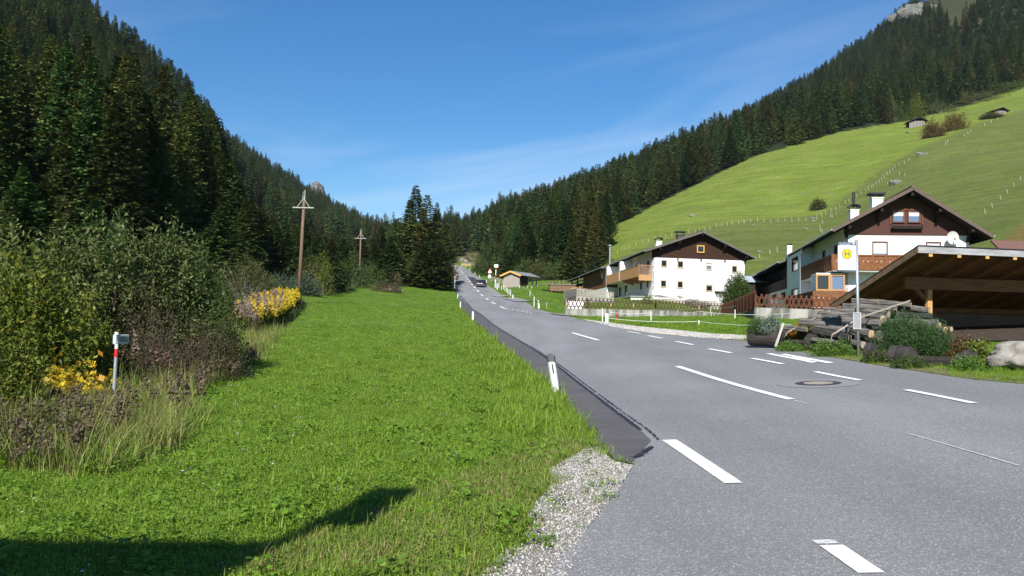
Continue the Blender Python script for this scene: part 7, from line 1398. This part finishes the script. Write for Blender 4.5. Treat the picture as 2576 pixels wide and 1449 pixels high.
planter(at(2182, 888, 20.6), at(2262, 897, 20.0), .27, 'low dark log planter just right of the bus stop pole'); planter(at(2268, 899, 19.8), at(2468, 910, 18.2), .27, 'long dark log planter in front of the pine bush', cut=(.12, .80))
def pinebush(px, Y, top, wpx, base, lab, kind='pine', leaf=.055, nc=420, elong=.16):
    x = at(px, top, Y).x; z = at(px, base, Y).z; hh = at(px, top, Y).z - z; R = wpx / 2 * Y / F; V, Q, c, tw = bushgeo(rng.randint(1, 999), R, R * .8, hh * .95, nc, 22, leaf, elong, 0, .8, .25, .3); t = thing('dwarf_pine', lab, 'shrub', (x, Y, z)); npmesh('foliage', V, Q, LEAFM[kind], t); stems(3, c, 20, .012).build('stem', twig, t)
pinebush(1906, 25.8, 806, 42, 842, 'dark green dwarf pine in the leftmost planter'); pinebush(1940, 25.6, 801, 46, 842, 'pale blue-green dwarf spruce in the leftmost planter', 'paleblue', .05, 380, .4)
pinebush(2004, 24.7, 826, 22, 856, 'small orange-red autumn shrub in the second planter', 'orange', .05, 120, .7); pinebush(2032, 24.5, 824, 32, 856, 'small olive-red shrub beside the orange one in the second planter', 'olive', .05, 160, .6)
pinebush(2265, 20.9, 806, 90, 884, 'large green pine bush in front of the timber pile', 'pine', .09, 650, .13); pinebush(2335, 20.3, 826, 96, 896, 'lower bright green pine bush right of the large one', 'pine', .09, 560, .13)
pinebush(2420, 19.6, 852, 60, 902, 'reddish twiggy shrub between the pines and the boulder', 'red', .05, 90, .5); pinebush(2462, 18.2, 872, 40, 925, 'yellow-green weed beside the boulder', 'yellowgreen', .06, 90, .6)
bl = hit(2545, 937); rock('boulder', 'big pale boulder at the right edge of the photo', at(2566, 905, bl.y + .6), (.66, .5, .36), 12, rockl, 'boulder', 4, rotz=.25)
o = MB().box(-.035, .035, -.012, .012, 0, .75).build('slat', mat('grey_slat', (.42, .40, .37), .9)); o.location = at(1951, 872, 24.6); o.rotation_euler = (0, rad(18), 0); tag(o, 'leaning pale wooden slat between the two left planters', 'slat')
for px, Y, top, wp, kd, lab in [(2075, 22.3, 862, 60, 'bright', 'bright green weeds at the foot of the timber pile left of the bus stop'), (2120, 22.2, 868, 40, 'bright', 'green weeds beside the bus stop pole on its left'), (2290, 18.8, 905, 80, 'green', 'leafy weeds before the long planter'), (2440, 17.6, 905, 70, 'bright', 'bright fern-like weeds beside the boulder'), (2210, 20.2, 893, 50, 'green', 'low weeds under the planter right of the bus stop'), (1990, 24.2, 868, 60, 'bright', 'weeds below the second planter')]:
    bush('weed_clump', lab, 'weeds', px, Y, top, wp, kd, .05, 160, 9, st=10, str_=.006)
# rocks at the skyline
for q_, s_, lab in [((2296, 32, 872), (30, 12, 15), 'grey rock face at the top of the right ridge'), ((2325, 22, 890), (24, 12, 12), 'smaller rock face right of the main one on the ridge'), ((2262, 55, 866), (10, 8, 12), 'narrow rock spur left of the rock face on the ridge')]:
    cl = hit(q_[0], q_[1] + 12) or at(*q_); rock('cliff', lab, cl, (s_[0] * .8, s_[1] * .5, s_[2] * .8), rng.randint(1, 99), mat('cliff_rock', (.19, .185, .175), .95, .1, col2=(.07, .075, .06), nscale=.22, bump=.8, bscale=.8, dist=1.5, detail=9), 'cliff', 4, rotz=0)
pk = at(792, 490, 1500); rock('mountain_peak', 'pale bare mountain tip just above the left ridge', pk, (22, 20, 20), 4, MATS['cliff_rock'], 'mountain', 4)
p = hit(728, 655); 
if p: rock('scree_bank', 'pale scree bank among the trees left of the nearest pole', p + Vector((0, 0, .5)), (4.2, 2.5, 2.0), 9, rockm, 'scree')

# ------------------------------------------------------------------ air
hz = bpy.data.materials.new('haze'); hz.use_nodes = True; N, L = nt(hz); N.remove(N['Principled BSDF']); pv = N.new('ShaderNodeVolumePrincipled'); pv.inputs['Density'].default_value = 0.00006; pv.inputs['Color'].default_value = (.72, .84, 1, 1); pv.inputs['Anisotropy'].default_value = .2
L.new(pv.outputs[0], N['Material Output'].inputs['Volume'])
zlo = float(GZ.min()) - 3; o = MB().box(-1750, 1750, -1750, 1750, zlo, float(GZ.max()) + 40).build('haze', hz); o['kind'] = 'stuff'; o['label'] = 'thin blue air over the valley'
